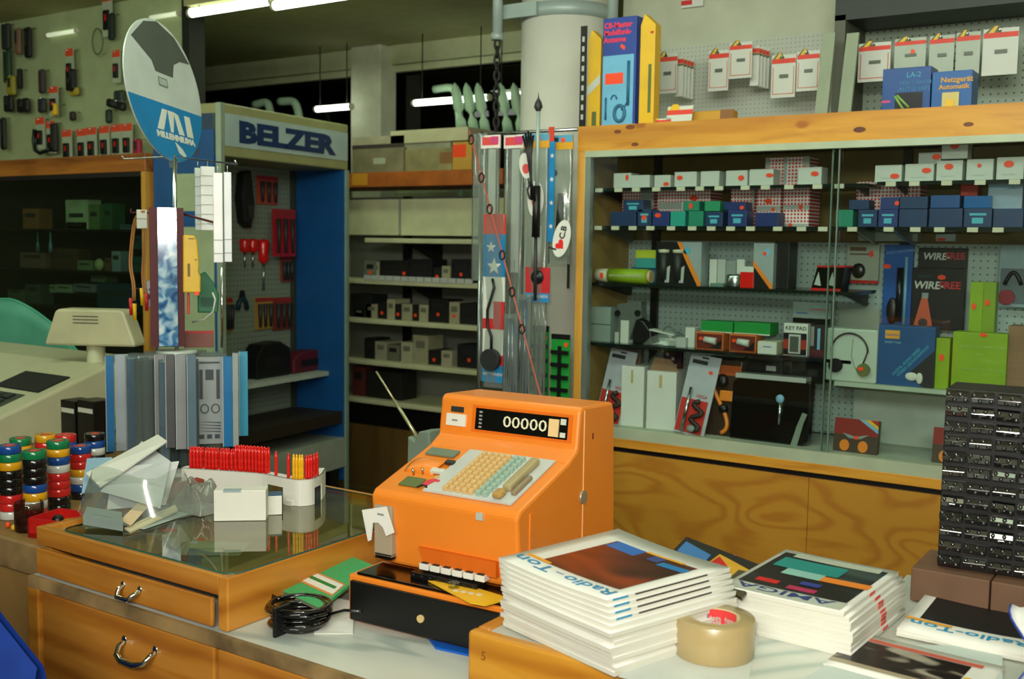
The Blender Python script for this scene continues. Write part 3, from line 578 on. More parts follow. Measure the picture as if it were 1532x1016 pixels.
o = B().prism([(-w_/2, 0), (w_*.44, 0), (w_*.5, h*.06), (w_*.5, h), (-w_*.38, h*1.04), (-w_*.5, h*.9)], 0, .05).build('black_leather_case', BLACKG, None, ((x0+x1)/2, 3.70, z5), (R(-6), 0, 0), bevel=.006); tag(o, 'large black case with a small silver picture, leaning at the middle of the display floor', 'case')
B().cyl((w_*.14, -.004, h*.30), (w_*.14, -.004, h*.64), .004, .007, 8).build('silver_pin', STEEL, o); B().sphere((w_*.13, -.003, h*.70), .016, n=10, sc=(1, .4, 1)).build('silver_head', SKY, o)
B().prism([(w_*.30, 0), (w_*.38, 0), (w_*.44, h*.35), (w_*.48, h*.5), (w_*.42, h*.52), (w_*.36, h*.3)], -.002, 0).build('pale_corner', mat('7c8a7a', .5), o)
carton('flat_white_lid', 'pale lid lying on top of the large black case', 'lid', (1100, 562, 1206, 567), 3.72, .06, LGREY, P(1150, 569, Y=3.72).z)
for i, (r_, l_) in enumerate([((1112, 539, 1170, 559), 'black car radio with one pale key under the fourth shelf'), ((1172, 541, 1232, 564), 'dark radio under the fourth shelf beside the pale keyed one')]):
    carton('car_radio', l_, 'radio', r_, 3.82, .08, BLACK, P(1150, 561+i*6, Y=3.82).z, deco=[(.05, .2, .95, .8, mat('1a1c1e', .3), 'front_panel'), (.6, .3, .85, .65, LGREY if i == 0 else DGREY, 'pale_key')])
for r_, l_, px_ in (((1245, 628, 1311, 687), 'standing whole on the right display floor', 0), ((1393, 641, 1426, 702), 'half hidden by the black drawer cabinet', 1)):
    x0, x1, za, zb = rect(*r_, 3.69); w_ = x1-x0 if not px_ else .15; h = zb-z5
    o = B().box(0, w_, 0, .03, 0, h).build('video_game_box', mat('4a3a2c', .4), None, (x0, 3.70, z5), (R(-9), 0, 0)); tag(o, 'red sky box with orange balls and rainbow corner, '+l_, 'box')
    B().box(0, w_, -.001, 0, h*.52, h).build('red_sky', mat('8c2418', .45), o)
    B().prism([(w_*.2, h*.56), (w_*.35, h*.42), (w_*.62, h*.42), (w_*.8, h*.56), (w_*.5, h*.48)], -.0014, 0).build('grey_hills', GREY, o)
    for u in (.26, .68): B().prism([(w_*u+.017*math.cos(k*PI/6), h*.2+.02*math.sin(k*PI/6)) for k in range(12)], -.0018, 0).build('orange_ball', ORANGE, o)
    for k, m_ in enumerate((SKY, YEL, RED)): B().prism([(w_*(.55+.13*k), h), (w_*(.68+.13*k), h), (w_, h*(.74+.09*k)), (w_, h*(.62+.12*k))], -.0016-.0003*k, 0).build('rainbow_stripe', m_, o)
    B().prism([(w_*.52+.008*math.cos(k*PI/4), h*.45+.007*math.sin(k*PI/4)) for k in range(8)], -.003, 0).build('price_sticker', STICK, o)

# right bay: wide shelf -------------------------------------------------
zs = SZ[6]
o = carton('headphone_box', 'pale green box with wire headphones pictured, left on the wide shelf', 'box', (1236, 492, 1312, 575), 3.66, .07, mat('b4c2b2', .45), zs, bevel=.006); w_, h = o['_w'], o['_h']
b = B(); rr = w_*.36; b.tube([(-.006+rr*math.cos(a), -.004, h*.58+rr*1.0*math.sin(a)) for a in [PI*k/14 for k in range(15)]], .0035, 6).tube([(-.006-rr, -.004, h*.6), (-.006-rr*.95, -.004, h*.34)], .003, 6).tube([(-.006+rr, -.004, h*.6), (-.006+rr*.7, -.004, h*.28)], .003, 6)
b.build('headband', mat('3c302c', .4), o)
B().cyl((-.006-rr*.72, -.012, h*.30), (-.006-rr*.72, 0, h*.30), .024, n=20).build('ear_pad', BLACK, o); B().cyl((rr*.72, -.012, h*.25), (rr*.72, 0, h*.25), .022, n=20).build('ear_pad', OLIVE, o)
B().prism([(rr*.6+.010*math.cos(k*PI/4), h*.27+.007*math.sin(k*PI/4)) for k in range(8)], -.015, -.012).build('price_sticker', STICK, o)
B().tube([(.004, -.002, h*.8), (.0, -.002, h*.5), (.012, -.002, h*.3), (.03, -.002, h*.16)], .0014, 5).build('thin_wire', GREY, o)
o = carton('blue_book_box', 'large blue box with orange badge and slanted pale writing on the wide shelf', 'box', (1313, 488, 1398, 578), 3.67, .07, mat('174f84', .4), zs); w_, h = o['_w'], o['_h']
B().box(-w_*.38, -w_*.12, -.0014, 0, h*.78, h*.92).build('orange_badge', mat('d89a34', .5), o); text('Kopfhörer', w_*.055, BLUE, o, (-w_*.37, -.0016, h*.83)); text('SHEET PAK', w_*.06, SKY, o, (-w_*.38, -.0012, h*.70))
for k, s_ in enumerate(('DIGITAL AUDIO SERIES', 'STEREO LEICHTGEWICHT')): text(s_, w_*.075, CYAN, o, (-w_*.20+w_*.09*k, -.0012, h*.16-h*.01*k), (PI/2, -R(48), 0), sx=.9)
B().prism([(w_*.02, h*.18), (w_*.5, h*.62), (w_*.5, 0), (w_*.34, 0)], -.001, 0).build('dark_picture', mat('1f2a2a', .4), o)
B().sphere((w_*.12, -.002, h*.17), .018, n=10, sc=(1.2, .2, .8)).sphere((w_*.26, -.002, h*.15), .016, n=10, sc=(.7, .2, 1.2)).build('silver_buds', CARD, o)
LM = mat('86a812', .45)
o = carton('lime_box', 'large lime green box with two faint lines of print, right on the wide shelf', 'box', (1424, 498, 1506, 582), 3.68, .07, LM, zs, sticker=(.56, .97, .022, .012)); w_, h = o['_w'], o['_h']
text('QUARZ TECHNIK HÖRER', w_*.075, mat('a4c860', .5), o, (-w_*.37, -.0012, h*.74)); text('STEREO AUTO LAUTSPRECHER', w_*.06, mat('a4c860', .5), o, (-w_*.38, -.0012, h*.36)); text('ELAC', w_*.06, mat('a4c860', .5), o, (-w_*.06, -.0012, h*.62))
carton('lime_box', 'narrow lime green box with a dot beside the blue box, wide shelf', 'box', (1399, 506, 1420, 581), 3.68, .07, LM, zs, sticker=(.45, .62, .014, .022))
zp = P(1470, 497, Y=3.72).z
carton('lime_box', 'tall slim lime green box, left of the two standing behind the large one', 'box', (1450, 422, 1470, 502), 3.78, .05, LM, P(1460, 503, Y=3.78).z, sticker=(.35, .55, .014, .02))
carton('lime_box', 'tall slim lime green box, right of the two standing behind the large one', 'box', (1470, 422, 1489, 502), 3.78, .05, mat('7c9a14', .45), P(1480, 503, Y=3.78).z, sticker=(.35, .62, .014, .02))
carton('brown_carton', 'brown carton at the far right end of the wide shelf', 'box', (1506, 488, 1540, 590), 3.70, .09, CTN, zs)
carton('lime_box', 'lime green panel box under the edge of the large lime box, by the drawer cabinet', 'box', (1412, 566, 1500, 583), 3.63, .04, mat('557a14', .5), zs) if False else None
# pegboard hangings in the right bay
def hang(name, label, r_, Y, m, th=.012, cat='blister pack'):
    x0, x1, za, zb = rect(*r_, Y); w_ = x1-x0; h = zb-za
    o = B().box(-w_/2, w_/2, 0, th, 0, h).build(name, m, None, ((x0+x1)/2, Y, za), bevel=.002); tag(o, label, cat); o['_w'] = w_; o['_h'] = h
    B().cyl((0, th, h-.012), (0, 4.004-Y, h-.006), .002, n=6).build('hook', STEEL, o); return o
o = hang('sunglass_card', 'pale hanging card with dark gadget and red bottom stripe, beside the blue blister', (1266, 365, 1315, 424), 3.97, mat('a9b09e', .5)); w_, h = o['_w'], o['_h']
B().box(-w_/2, w_/2, -.001, 0, 0, h*.08).build('red_stripe', RED, o); B().sphere((-w_*.1, -.006, h*.32), .03, n=12, sc=(.85, .35, .95)).build('dark_gadget', mat('201c18', .3), o); B().box(-w_*.4, w_*.2, -.001, 0, h*.72, h*.76).box(-w_*.4, w_*.1, -.001, 0, h*.82, h*.92).build('print_line', mat('6a4c40', .5), o)
B().prism([(w_*.22, h*.66), (w_*.34, h*.7), (w_*.30, h*.84), (w_*.18, h*.80)], -.002, 0).build('price_sticker', STICK, o)
o = hang('blue_blister', 'tall blue blister pack with clear bulge, hanging beside the black packs', (1321, 366, 1364, 487), 3.95, mat('1a56a4', .35), .02); w_, h = o['_w'], o['_h']
B().cyl((w_*.12, -.012, h*.06), (w_*.12, -.012, h*.72), .012, n=12).build('antenna_rod', mat('15181e', .25), o); B().sphere((-w_*.12, -.008, h*.18), .026, n=12, sc=(.8, .4, 1.9)).build('coiled_cable', mat('2a1a18', .4), o)
B().cyl((w_*.30, -.006, h*.02), (w_*.30, -.006, h*.85), .006, n=8).build('clear_rib', SKY, o); text('AUTO ANTENNE', w_*.13, SKY, o, (-w_*.42, -.001, h*.88), (PI/2, -R(7), 0))
B().prism([(-w_*.38+.014*math.cos(k*PI/4), h*.73+.009*math.sin(k*PI/4)) for k in range(8)], -.002, 0).build('price_sticker', STICK, o)
o = hang('wireless_pack', 'upper black pack lettered WIRE-FREE, partly behind the lower one', (1373, 371, 1447, 430), 3.975, BLACK); w_, h = o['_w'], o['_h']
text('WIRE-', h*.25, CARD, o, (-w_*.40, -.001, h*.70), sx=.95, shear=.15, bold=.0006); text('FREE', h*.24, mat('c0202a', .5), o, (w_*.06, -.001, h*.72), sx=.95, bold=.0006)
o = hang('wireless_pack', 'large lower black pack lettered WIRE-FREE with an orange cone picture', (1363, 401, 1443, 493), 3.94, BLACK, .025); w_, h = o['_w'], o['_h']
text('WIRE-', h*.17, CARD, o, (-w_*.46, -.001, h*.66), sx=1, shear=.15, bold=.0008); text('FREE', h*.16, mat('d0262e', .5), o, (w_*.02, -.001, h*.67), sx=1, bold=.0008); text('AUDIO', h*.07, mat('28505c', .5), o, (-w_*.38, -.001, h*.84))
B().prism([(-w_*.44, 0), (-w_*.06, 0), (-w_*.20, h*.56), (-w_*.28, h*.56)], -.003, 0).build('orange_cone', mat('cc5a3a', .5), o); B().box(-w_*.29, -w_*.17, -.004, 0, h*.50, h*.59).build('cone_cap', GREY, o); B().prism([(-w_*.25+.016*math.cos(k*PI/6), h*.10+.016*math.sin(k*PI/6)) for k in range(12)], -.005, 0).build('grey_disc', DGREY, o)
B().prism([(w_*.06+.014*math.cos(k*PI/4), h*.85+.009*math.sin(k*PI/4)) for k in range(8)], -.002, 0).build('price_sticker', STICK, o)
o = hang('headphone_blister', 'pale blue hanging pack with black headphones and a red ear pad at the right edge', (1494, 366, 1545, 460), 3.95, mat('8fa8ae', .4), .02); w_, h = o['_w'], o['_h']
B().box(-w_*.44, w_*.5, -.003, 0, h*.06, h*.62).build('window', mat('5c6c72', .35), o); B().tube([(-w_*.3+w_*.5*k/8, -.008, h*(.36+.2*math.sin(k/8*PI))) for k in range(9)], .007, 7).build('headband', BLACK, o); B().cyl((-w_*.22, -.014, h*.16), (-w_*.22, 0, h*.16), .026, n=18).build('ear_pad', mat('8c2430', .6), o)
q = tag(hang('pale_board', 'white board with a dark cord hung under the sunglass card', (1254, 462, 1316, 495), 3.985, mat('a9b4a2', .5), .006), 'plain pale board hung low at the left of the right pegboard', 'board')

# ------------------------------------------------------------------ things standing on the cabinet top
def top_item(name, label, cat, r_, Y, dep, m, **k): return carton(name, label, cat, r_, Y, dep, m, ZT, **k)
o = top_item('antenna_carton', 'tall carton with dark blue top, light blue picture and orange label on the cabinet', 'box', (901, 26, 951, 187), 3.70, .11, mat('163a96', .4), deco=[(.02, .01, .94, .66, mat('6cb2d6', .4), 'light_blue_picture'), (.10, .40, .64, .50, STICK, 'orange_label')]); w_, h = o['_w'], o['_h']
for k, s_ in enumerate(('CB-Master', 'Mobilfunk-', 'Antenne')): text(s_, w_*.20, mat('ff2a4a', .4), o, (-w_*.46, -.0012, h*(.91-.065*k)), bold=.0008, sx=.95)
PICD = mat('2e6a8c', .5)
B().tube([(w_*.30, -.003, h*.20), (w_*.30, -.003, h*.60)], .006, 8).tube([(w_*.28, -.003, h*.22), (w_*.12, -.003, h*.16)], .004, 6).build('antenna_picture', PICD, o)
B().tube([(w_*.06+.022*math.cos(a), -.003, h*.13+.03*math.sin(a)) for a in [k*PI/9 for k in range(18)]], .007, 6, closed=True).build('cable_picture', PICD, o)
B().tube([(-w_*.12+.010*math.cos(PI-PI*k/8)*1.2, -.003, h*.26+.016*math.sin(PI*k/8)) for k in range(9)], .003, 6).tube([(-w_*.36, -.003, h*.08), (-w_*.36, -.003, h*.28)], .004, 6).build('clip_picture', PICD, o)
B().prism([(w_*.04, h*.73), (w_*.16, h*.70), (w_*.18, h*.735), (w_*.06, h*.76)], -.002, 0).build('price_sticker', STICK, o)
def bag_upright(label, xa, xb, ytop, Y, m, extra=None):
    x0, x1, za, zb = rect(xa, ytop, xb, 187, Y); w_ = x1-x0; h = zb-ZT
    o = B().prism([(-w_/2, 0), (w_/2, 0), (w_/2, h*.90), (-w_*.25, h), (-w_*.5, h*.9)], 0, .05).build('yellow_carton', m, None, ((x0+x1)/2, Y, ZT), bevel=.002); tag(o, label, 'box'); return o, w_, h
o, w_, h = bag_upright('tall yellow carton with a pale slanted label left of the dark blue antenna carton', 879, 898, 44, 3.72, YEL)
B().prism([(-w_*.5, h*.34), (w_*.5, h*.46), (w_*.5, h*.55), (-w_*.5, h*.43)], -.001, 0).build('slanted_label', CARD, o); B().box(-w_*.1, w_*.25, -.001, 0, h*.03, h*.18).build('print_line', OLIVE, o)
o, w_, h = bag_upright('tall yellow carton right of the dark blue antenna carton', 957, 979, 20, 3.70, YEL)
B().box(w_*.1, w_*.3, -.001, 0, h*.12, h*.55).build('print_line', OLIVE, o); B().box(w_*.18, w_*.4, -.001, 0, h*.82, h*.84).build('red_mark', RED, o)
o = B().cyl((0, 0, 0), (0, 0, .15), .018, n=12).build('white_tube', CARD, None, (P(955, 150, Y=3.83).x, 3.85, ZT)); tag(o, 'white tube standing between the antenna carton and the yellow carton', 'tube')
x0, x1, za, zb = rect(866, 39, 878, 187, 3.64); o = B().box(-.013, .013, 0, .006, 0, zb-ZT).build('perforated_strip', DMETAL, None, ((x0+x1)/2, 3.64, ZT)); tag(o, 'dark perforated metal strip standing at the left end of the cabinet top', 'strip')
b = B(); n_ = 9
for k in range(n_): b.box(-.005, .005, -.001, .0, (zb-ZT)*(.08+k/n_*.86), (zb-ZT)*(.08+k/n_*.86)+.02)
b.build('slot', LGREY, o)
def bl(name, label, r_, m, **k): return top_item(name, label, 'box', r_, 3.72, .1, m, **k)
o = bl('amplifier_box', 'dark blue box with pale print and a gadget pictured, standing right on the cabinet top', (1320, 101, 1392, 162), mat('16488a', .4), deco=[(.0, .25, .18, .30, PINK, 'pink_line'), (.28, 0, .85, .45, mat('1c1c1e', .3), 'gadget_picture')]); w_, h = o['_w'], o['_h']
text('LA-2', h*.16, CYAN, o, (-w_*.0, -.0012, h*.78)); text('VERSTÄRKER', h*.12, mat('3a84a8', .5), o, (-w_*.14, -.0012, h*.62)); text('AUTO HIFI', h*.14, mat('3a84a8', .5), o, (-w_*.16, -.0012, h*.48))
B().tube([(-w_*.22, -.003, h*.38), (-w_*.02, -.003, h*.06)], .004, 6).tube([(-w_*.18, -.003, h*.4), (w_*.08, -.003, h*.12)], .004, 6).build('cable_picture', mat('8ab05a', .5), o)
o = bl('amplifier_box', 'blue box with yellow lettering and a cream gadget, right of the pale printed one', (1394, 106, 1454, 160), mat('1a5a9c', .4)); w_, h = o['_w'], o['_h']
text('Netzgerät', h*.19, mat('d09a30', .5), o, (-w_*.28, -.0012, h*.72), bold=.0006); text('Automatik', h*.17, mat('d09a30', .5), o, (-w_*.32, -.0012, h*.55), bold=.0006)
B().box(-w_*.22, w_*.20, -.006, 0, 0, h*.46).build('cream_gadget', mat('c8b870', .5), o); B().box(-w_*.12, w_*.08, -.008, 0, h*.02, h*.28).build('yellow_panel', YEL, o)
# boards leaning on the wall behind
for (xa, xb, yt, Y, l_) in ((1217, 1249, 50, 3.9, 'grey green board leaning on the wall left of the dark frame'), (1260, 1276, 50, 3.93, 'narrow pale board inside the dark frame at the right'),):
    x0, x1, za, zb = rect(xa, yt, xb, 165, Y); h = zb-ZT
    o = B().prism([(-.012, 0), (.035, 0), (.055, h), (.012, h)], 0, .015).build('leaning_board', mat('8f9c82', .6), None, ((x0+x1)/2-.02, Y, ZT)); tag(o, l_, 'board')
# wall pegboards
zb_ = P(1100, 62, Y=4.27).z
o = B().box(-2.28, P(1255, 60, Y=4.27).x, 4.275, 4.30, 2.0, zb_).build('wall_pegboard', PEGW); tag(o, 'white pegboard on the wall above the left bay of the pine cabinet', 'pegboard')
xf = P(1262, 60, Y=4.05).x
t = thing('framed_shelf', 'dark framed wall recess with grey pegboard at the top right corner', 'shelf', (xf, 4.0, ZT))
zt = P(1262, 22, Y=4.0).z-ZT
B().box(-.02, .02, 0, .29, 0, zt).build('side_panel', mat('54594a', .6), t); B().box(-.02, 1.6, 0, .29, zt-.02, zt+.14).build('top_panel', mat('20281f', .5), t); B().box(-.02, 1.6, .0, .01, zt+.09, zt+.14).build('edge_rail', GREY, t)
B().box(.02, 1.6, .26, .28, 0, zt).build('back_pegboard', peg('pegboard_recess', '98a894', '4a564c', pitch=.026), t)

# blister cards with red headers
def blister(label, r_, Y, m=CARD, frame=True, hook=True, blob=None, hook_to=None, grp=None, n=1, lean=0, name='blister_card'):
    x0, x1, za, zb = rect(*r_, Y); w_ = x1-x0; h = zb-za
    o = B().box(-w_/2, w_/2, 0, .003, 0, h).build(name, m, None, ((x0+x1)/2, Y, za), (lean, 0, 0)); tag(o, label, 'blister pack', grp)
    B().box(-w_*.49, w_*.49, -.001, 0, h*.80, h*.91).build('red_header', mat('e0402c', .5), o)
    B().prism([(-w_*.46, h*.91), (w_*.02, h*.91), (-w_*.10, h*1.06), (-w_*.22, h*1.06)], -.001, .0005).build('header_flap', OLIVE, o)
    B().prism([(-w_*.36, h*.91), (-w_*.20, h*.91), (-w_*.08, h*1.05), (-w_*.18, h*1.05)], -.0016, .0).build('yellow_stripe', YEL, o)
    if frame:
        b = B(); e = w_*.03
        b.box(-w_*.44, w_*.44, -.0012, 0, h*.08, h*.08+e).box(-w_*.44, -w_*.44+e, -.0012, 0, h*.08, h*.72).box(w_*.44-e, w_*.44, -.0012, 0, h*.08, h*.72); b.build('red_frame', mat('c87050', .5), o)
    B().box(-w_*.15, w_*.2, -.006, 0, h*.46, h*.54).build('small_part', mat('5a6454', .4), o)
    B().cyl((0, -.03 if hook else 0, h*.94), (0, (hook_to or 4.275)-Y, h*.96), .002, n=6).build('hook', STEEL, o)
    return o
BK = [((983, 80, 1013, 140), 'white hanging card nearest to the yellow carton, red header'), ((1060, 75, 1090, 136), 'white hanging card half hidden at the left of the highest card'), ((1091, 63, 1125, 117), 'highest hanging white card in the middle of the wall pegboard'), ((1154, 82, 1190, 146), 'clear bagged card hanging left of the card by the leaning board'), ((1192, 76, 1226, 136), 'white hanging card half behind the grey green leaning board')]
for i, (r_, l_) in enumerate(BK): blister(l_, r_, 4.10+.02*(i % 2), CARD)
for base, x_, y_, n_ in (('nearest the yellow carton', 1014, 84, 4), ('mid pegboard', 1127, 68, 4)):
    for k in range(n_):
        x0, x1, za, zb = rect(x_+k*5, y_+k*1.5, x_+k*5+10, y_+60+k*1.5, 4.14+.028*k)
        o = B().box(-.018, .018, 0, .003, 0, zb-za).build('blister_card', CARD, None, ((x0+x1)/2-.008, 4.14+.028*k, za)); tag(o, ORD[k+1]+' red topped card in the queue hung '+base, 'blister pack', 'cards queued on the pegboard hooks')
        B().box(-.018, .018, -.001, 0, (zb-za)*.82, (zb-za)*.93).build('red_header', mat('e0402c', .5), o); B().box(-.018, .018, -.001, 0, (zb-za)*.76, (zb-za)*.81).build('green_stripe', OLIVE, o)
BK = [((1284, 64, 1332, 122), 'first white card hanging in the dark frame, with a thin red border'), ((1338, 57, 1385, 108), 'shiny bagged card with a red dot hanging in the dark frame'), ((1390, 53, 1427, 112), 'dim card in the dark frame left of the two right ones'), ((1430, 48, 1466, 112), 'card hanging in the dark frame left of the brightest one'), ((1470, 42, 1523, 112), 'brightest pale card hanging in the dark frame at the right edge')]
for i, (r_, l_) in enumerate(BK):
    o = blister(l_, r_, 4.06, CARD if i in (0, 4) else mat('a9b5a4', .4), i == 0, hook_to=4.26)
    if i == 1: B().prism([(.0, .06), (.012, .055), (.018, .075), (.006, .082)], -.004, 0).build('price_sticker', STICK, o)
for r_, l_ in (((996, 157, 1034, 186), 'red topped white card lying at the front of the cabinet top'), ((967, 177, 1003, 188), 'flat red header card lying by the yellow carton on the cabinet top')):
    x0, x1, za, zb = rect(*r_, 3.72); h = zb-ZT; w_ = x1-x0
    o = B().box(-w_/2, w_/2, 0, .004, 0, h).build('blister_card', CARD, None, ((x0+x1)/2, 3.72, ZT), (R(-14), 0, 0)); tag(o, l_, 'blister pack'); B().box(-w_/2, w_/2, -.001, 0, h*.55, h*.80).build('red_header', mat('e0402c', .5), o); B().prism([(-w_*.45, h*.8), (0, h*.8), (-w_*.1, h*1.1), (-w_*.3, h*1.1)], -.001, .001).build('yellow_stripe', YEL, o)
o = top_item('yellow_roll', 'yellow and brown packet lying on the cabinet top behind the red topped card', 'packet', (1033, 165, 1097, 180), 3.76, .05, mat('c8942a', .5), deco=[(.7, 0, 1, 1, mat('8a5a2c', .5), 'brown_end')], bevel=.008)
x0, x1, za, zb = rect(1018, -14, 1052, 10, 4.28); o = B().box(-.05, .05, 0, .008, 0, .09).build('price_board', CARD, None, ((x0+x1)/2, 4.285, za)); tag(o, 'small white card with red corner at the top edge above the pegboard', 'card'); B().box(-.05, .0, -.001, 0, .01, .03).build('red_corner', RED, o)

# ------------------------------------------------------------------ packs hanging beside the cabinet
YB = 3.56
hr = thing('hook_stand', 'wire rack with hooks for the bagged antennas left of the pine cabinet', 'rack', (-2.3, 3.62, 0))
B().cyl((-.32, .06, 0), (-.32, .06, 2.06), .010, n=10).build('post', STEEL, hr); B().cyl((.17, .06, 0), (.17, .06, 2.06), .010, n=10).build('post', STEEL, hr); B().cyl((-.34, .06, 2.05), (.18, .06, 2.05), .007, n=8).build('cross_bar', STEEL, hr); B().cyl((-.32, .06, .6), (.17, .06, .6), .007, n=8).build('cross_bar', STEEL, hr)
B().box(-.36, .17, -.05, .15, 0, .02).build('foot_plate', DMETAL, hr)
def long_bag(name, label, xa, ya, xb, yb, Y, film=BAGM, header=None, hh=.07, dx=0, inner=None, bulge=.02):
    x0, x1, za, zb = rect(xa, ya, xb, yb, Y); w_ = x1-x0; h = zb-za
    t = thing(name, label, 'pack', ((x0+x1)/2, Y, za))
    b = B()
    def fn(u, v, s): return ((u-.5)*w_*(1-.25*(1-v)*abs(dx))+dx*(1-v), s*bulge*(math.sin(PI*u)*(.6+.4*math.sin(9*v+5*u))), v*h)
    b.grid(lambda u, v: fn(u, v, -1), 8, 18).grid(lambda u, v: fn(u, v, .6), 8, 18); b.build('bag_film', film, t)
    if header: B().box(-w_/2, w_/2, -.004, .004, h, h+hh).build('header_card', header, t)
    return t, w_, h
HP = mat('e8e0dc', .5)
for i, (xa, xb, l_) in enumerate([(718, 746, 'white card strip pack with red and violet header, left of the two'), (752, 782, 'white card strip pack with red and violet header, right of the two')]):
    t, w_, h = long_bag('strip_pack', l_, xa, 222, xb, 590 if i else 570, YB+.02*i, header=HP, hh=.052)
    B().box(-w_*.42, w_*.42, -.005, -.004, h+.012, h+.044).build('red_print', mat('e04848', .5), t); B().box(w_*.05, w_*.44, -.006, -.005, h+.018, h+.046).build('violet_print', PINK, t)
    B().box(-w_*.10, w_*.28, -.002, .002, h*.50, h-.004).build('white_strip', mat('cfd3cc', .5), t); B().cyl((w_*.36, 0, .05), (w_*.36, 0, h-.01), .003, n=6).build('dark_wire', mat('5c6a60', .4), t)
    for k in range(4): B().cyl((-w_*.3+.018*k, .003*k, .01), (-w_*.36+.022*k, 0, h*.55), .003, n=6).build('steel_rod', STEEL, t)
def cbpack(label, xa, xb, ya, Y, ybb):
    t, w_, h = long_bag('antenna_bag', label, xa, ya+24, xb, ybb, Y, header=mat('e0a428', .5), hh=.055)
    B().box(-w_/2, w_/2, -.005, -.004, h+.028, h+.055).build('blue_print', mat('5aa4c4', .5), t); B().box(-w_*.44, -w_*.10, -.006, -.005, h+.030, h+.046).build('dark_print', mat('1c3444', .5), t)
    B().prism([(w_*.10+.010*math.cos(k*PI/5), h+.036+.009*math.sin(k*PI/5)) for k in range(10)], -.0065, -.005).build('red_dot', STICK, t); return t, w_, h
t, w_, h = cbpack('clear bag with yellow and blue header behind the tall silver antenna', 781, 819, 198, YB-.02, 590)
for k in range(5): B().tube([(-w_*.3+.02*k, 0, .01), (-w_*.34+.022*k, .004, h*.3), (-w_*.1+.004*k, 0, h*.55)], .003, 6).build('steel_rod', STEEL, t)
t, w_, h = cbpack('clear bag with yellow and blue header and black magnet foot, next to the pine post', 821, 856, 200, YB+.01, 395)
B().sphere((-.03, 0, h*.80), .014, n=10).build('small_knob', DGREY, t); B().cyl((0, 0, h*.28), (-.0, 0, h*.62), .018, .012, 12).build('antenna_coil', mat('2c302c', .35), t); B().cyl((.02, 0, h*.2), (.02, 0, h*.62), .008, n=8).build('steel_rod', STEEL, t)
# blue star-striped pack (with red/white lower part)
t, w_, h = long_bag('flag_pack', 'long antenna pack printed like a flag, white stars on blue above red and white', 723, 320, 755, 580, YB-.05, bulge=.006)
B().box(-w_/2, w_/2, -.001, .002, h*.885, h).build('red_header', mat('d8402c', .5), t)
B().box(-w_/2, w_/2, -.001, .002, h*.64, h*.885).build('blue_field', mat('1c84c0', .45), t)
def star(cx, cz, r_): return [(cx+(r_ if k % 2 == 0 else r_*.42)*math.sin(k*PI/5), cz+(r_ if k % 2 == 0 else r_*.42)*math.cos(k*PI/5)) for k in range(10)]
B().prism(star(0, h*.70, w_*.34), -.003, 0).prism(star(-w_*.15, h*.81, w_*.22), -.003, 0).build('white_star', WHITE, t)
B().box(-w_/2, w_/2, -.001, .002, h*.19, h*.64).build('white_field', WHITE, t)
B().box(0, w_/2, -.0025, .002, h*.34, h*.50).box(-w_/2, -w_*.0, -.0025, .002, h*.34, h*.40).build('red_stripe', mat('d03030', .45), t); B().box(-w_/2, w_*.5, -.0025, .002, h*.13, h*.19).build('red_stripe', mat('d03030', .45), t)
B().box(-w_/2, w_/2, -.002, .002, h*.03, h*.13).build('blue_foot', mat('2a8cc4', .45), t); text('ANTENNEN', w_*.17, WHITE, t, (-w_*.46, -.003, h*.07))
B().cyl((0, -.03, h*.165), (0, -.006, h*.165), w_*.42, n=20).build('magnet_foot', DGREY, t)
B().tube([(0, -.012, h*.63), (w_*.1, -.014, h*.58), (-w_*.2, -.014, h*.45), (-w_*.2, -.014, h*.36), (0, -.014, h*.30), (0, -.014, h*.2)], .006, 8).build('antenna_rod', BLACK, t)
# blue strip pack with little stars
o = B().box(-.017, .017, 0, .004, 0, .385).build('star_strip', mat('1a86c2', .45), None, (P(823, 300, Y=3.54).x, 3.54, P(823, 362, Y=3.54).z)); tag(o, 'narrow blue strip printed with small white stars under a red tab', 'strip')
b = B()
for k in range(4): b.prism(star(.006, .06+.09*k, .010), -.001, 0)
b.build('white_star', WHITE, o); B().box(-.012, .012, -.001, .003, .385, .44).build('red_tab', mat('d8402c', .5), o)
# tall silver antenna with black wire
t = thing('rod_antenna', 'tall silver rod antenna with pointed tip and black bundled wire', 'antenna', (P(803, 300, Y=3.47).x, 3.47, P(803, 450, Y=3.47).z))
h0 = P(803, 165, Y=3.47).z-t.location.z; hb = P(803, 280, Y=3.47).z-t.location.z
B().cyl((0, 0, hb), (0, 0, h0), .0075, n=12).build('rod', GALV, t); B().lathe([(.0075, h0-.005), (.017, h0+.012), (.012, h0+.03), (.003, h0+.045), (0, h0+.07)], 14).build('tip', DGREY, t)
B().cyl((-.002, 0, hb-.19), (0, 0, hb+.005), .016, .014, 12).build('grip', BLACK, t); B().cyl((0, 0, 0), (-.002, 0, hb-.18), .007, n=8).build('lower_rod', DGREY, t)
b = B()
for k in range(5): b.tube([(-.055+.012*k, -.02, hb+.21-.008*abs(k-2)), (-.03+.004*k, -.024, hb+.12), (-.014, -.022, hb+.03), (-.012+.004*k, -.02, hb-.05)], .0042, 6)
b.tube([(-.012, -.02, hb+.03), (-.030, -.02, hb-.01), (-.020, -.02, hb-.045), (-.006, -.02, hb-.04)], .004, 6); b.build('black_wire', BLACK, t)
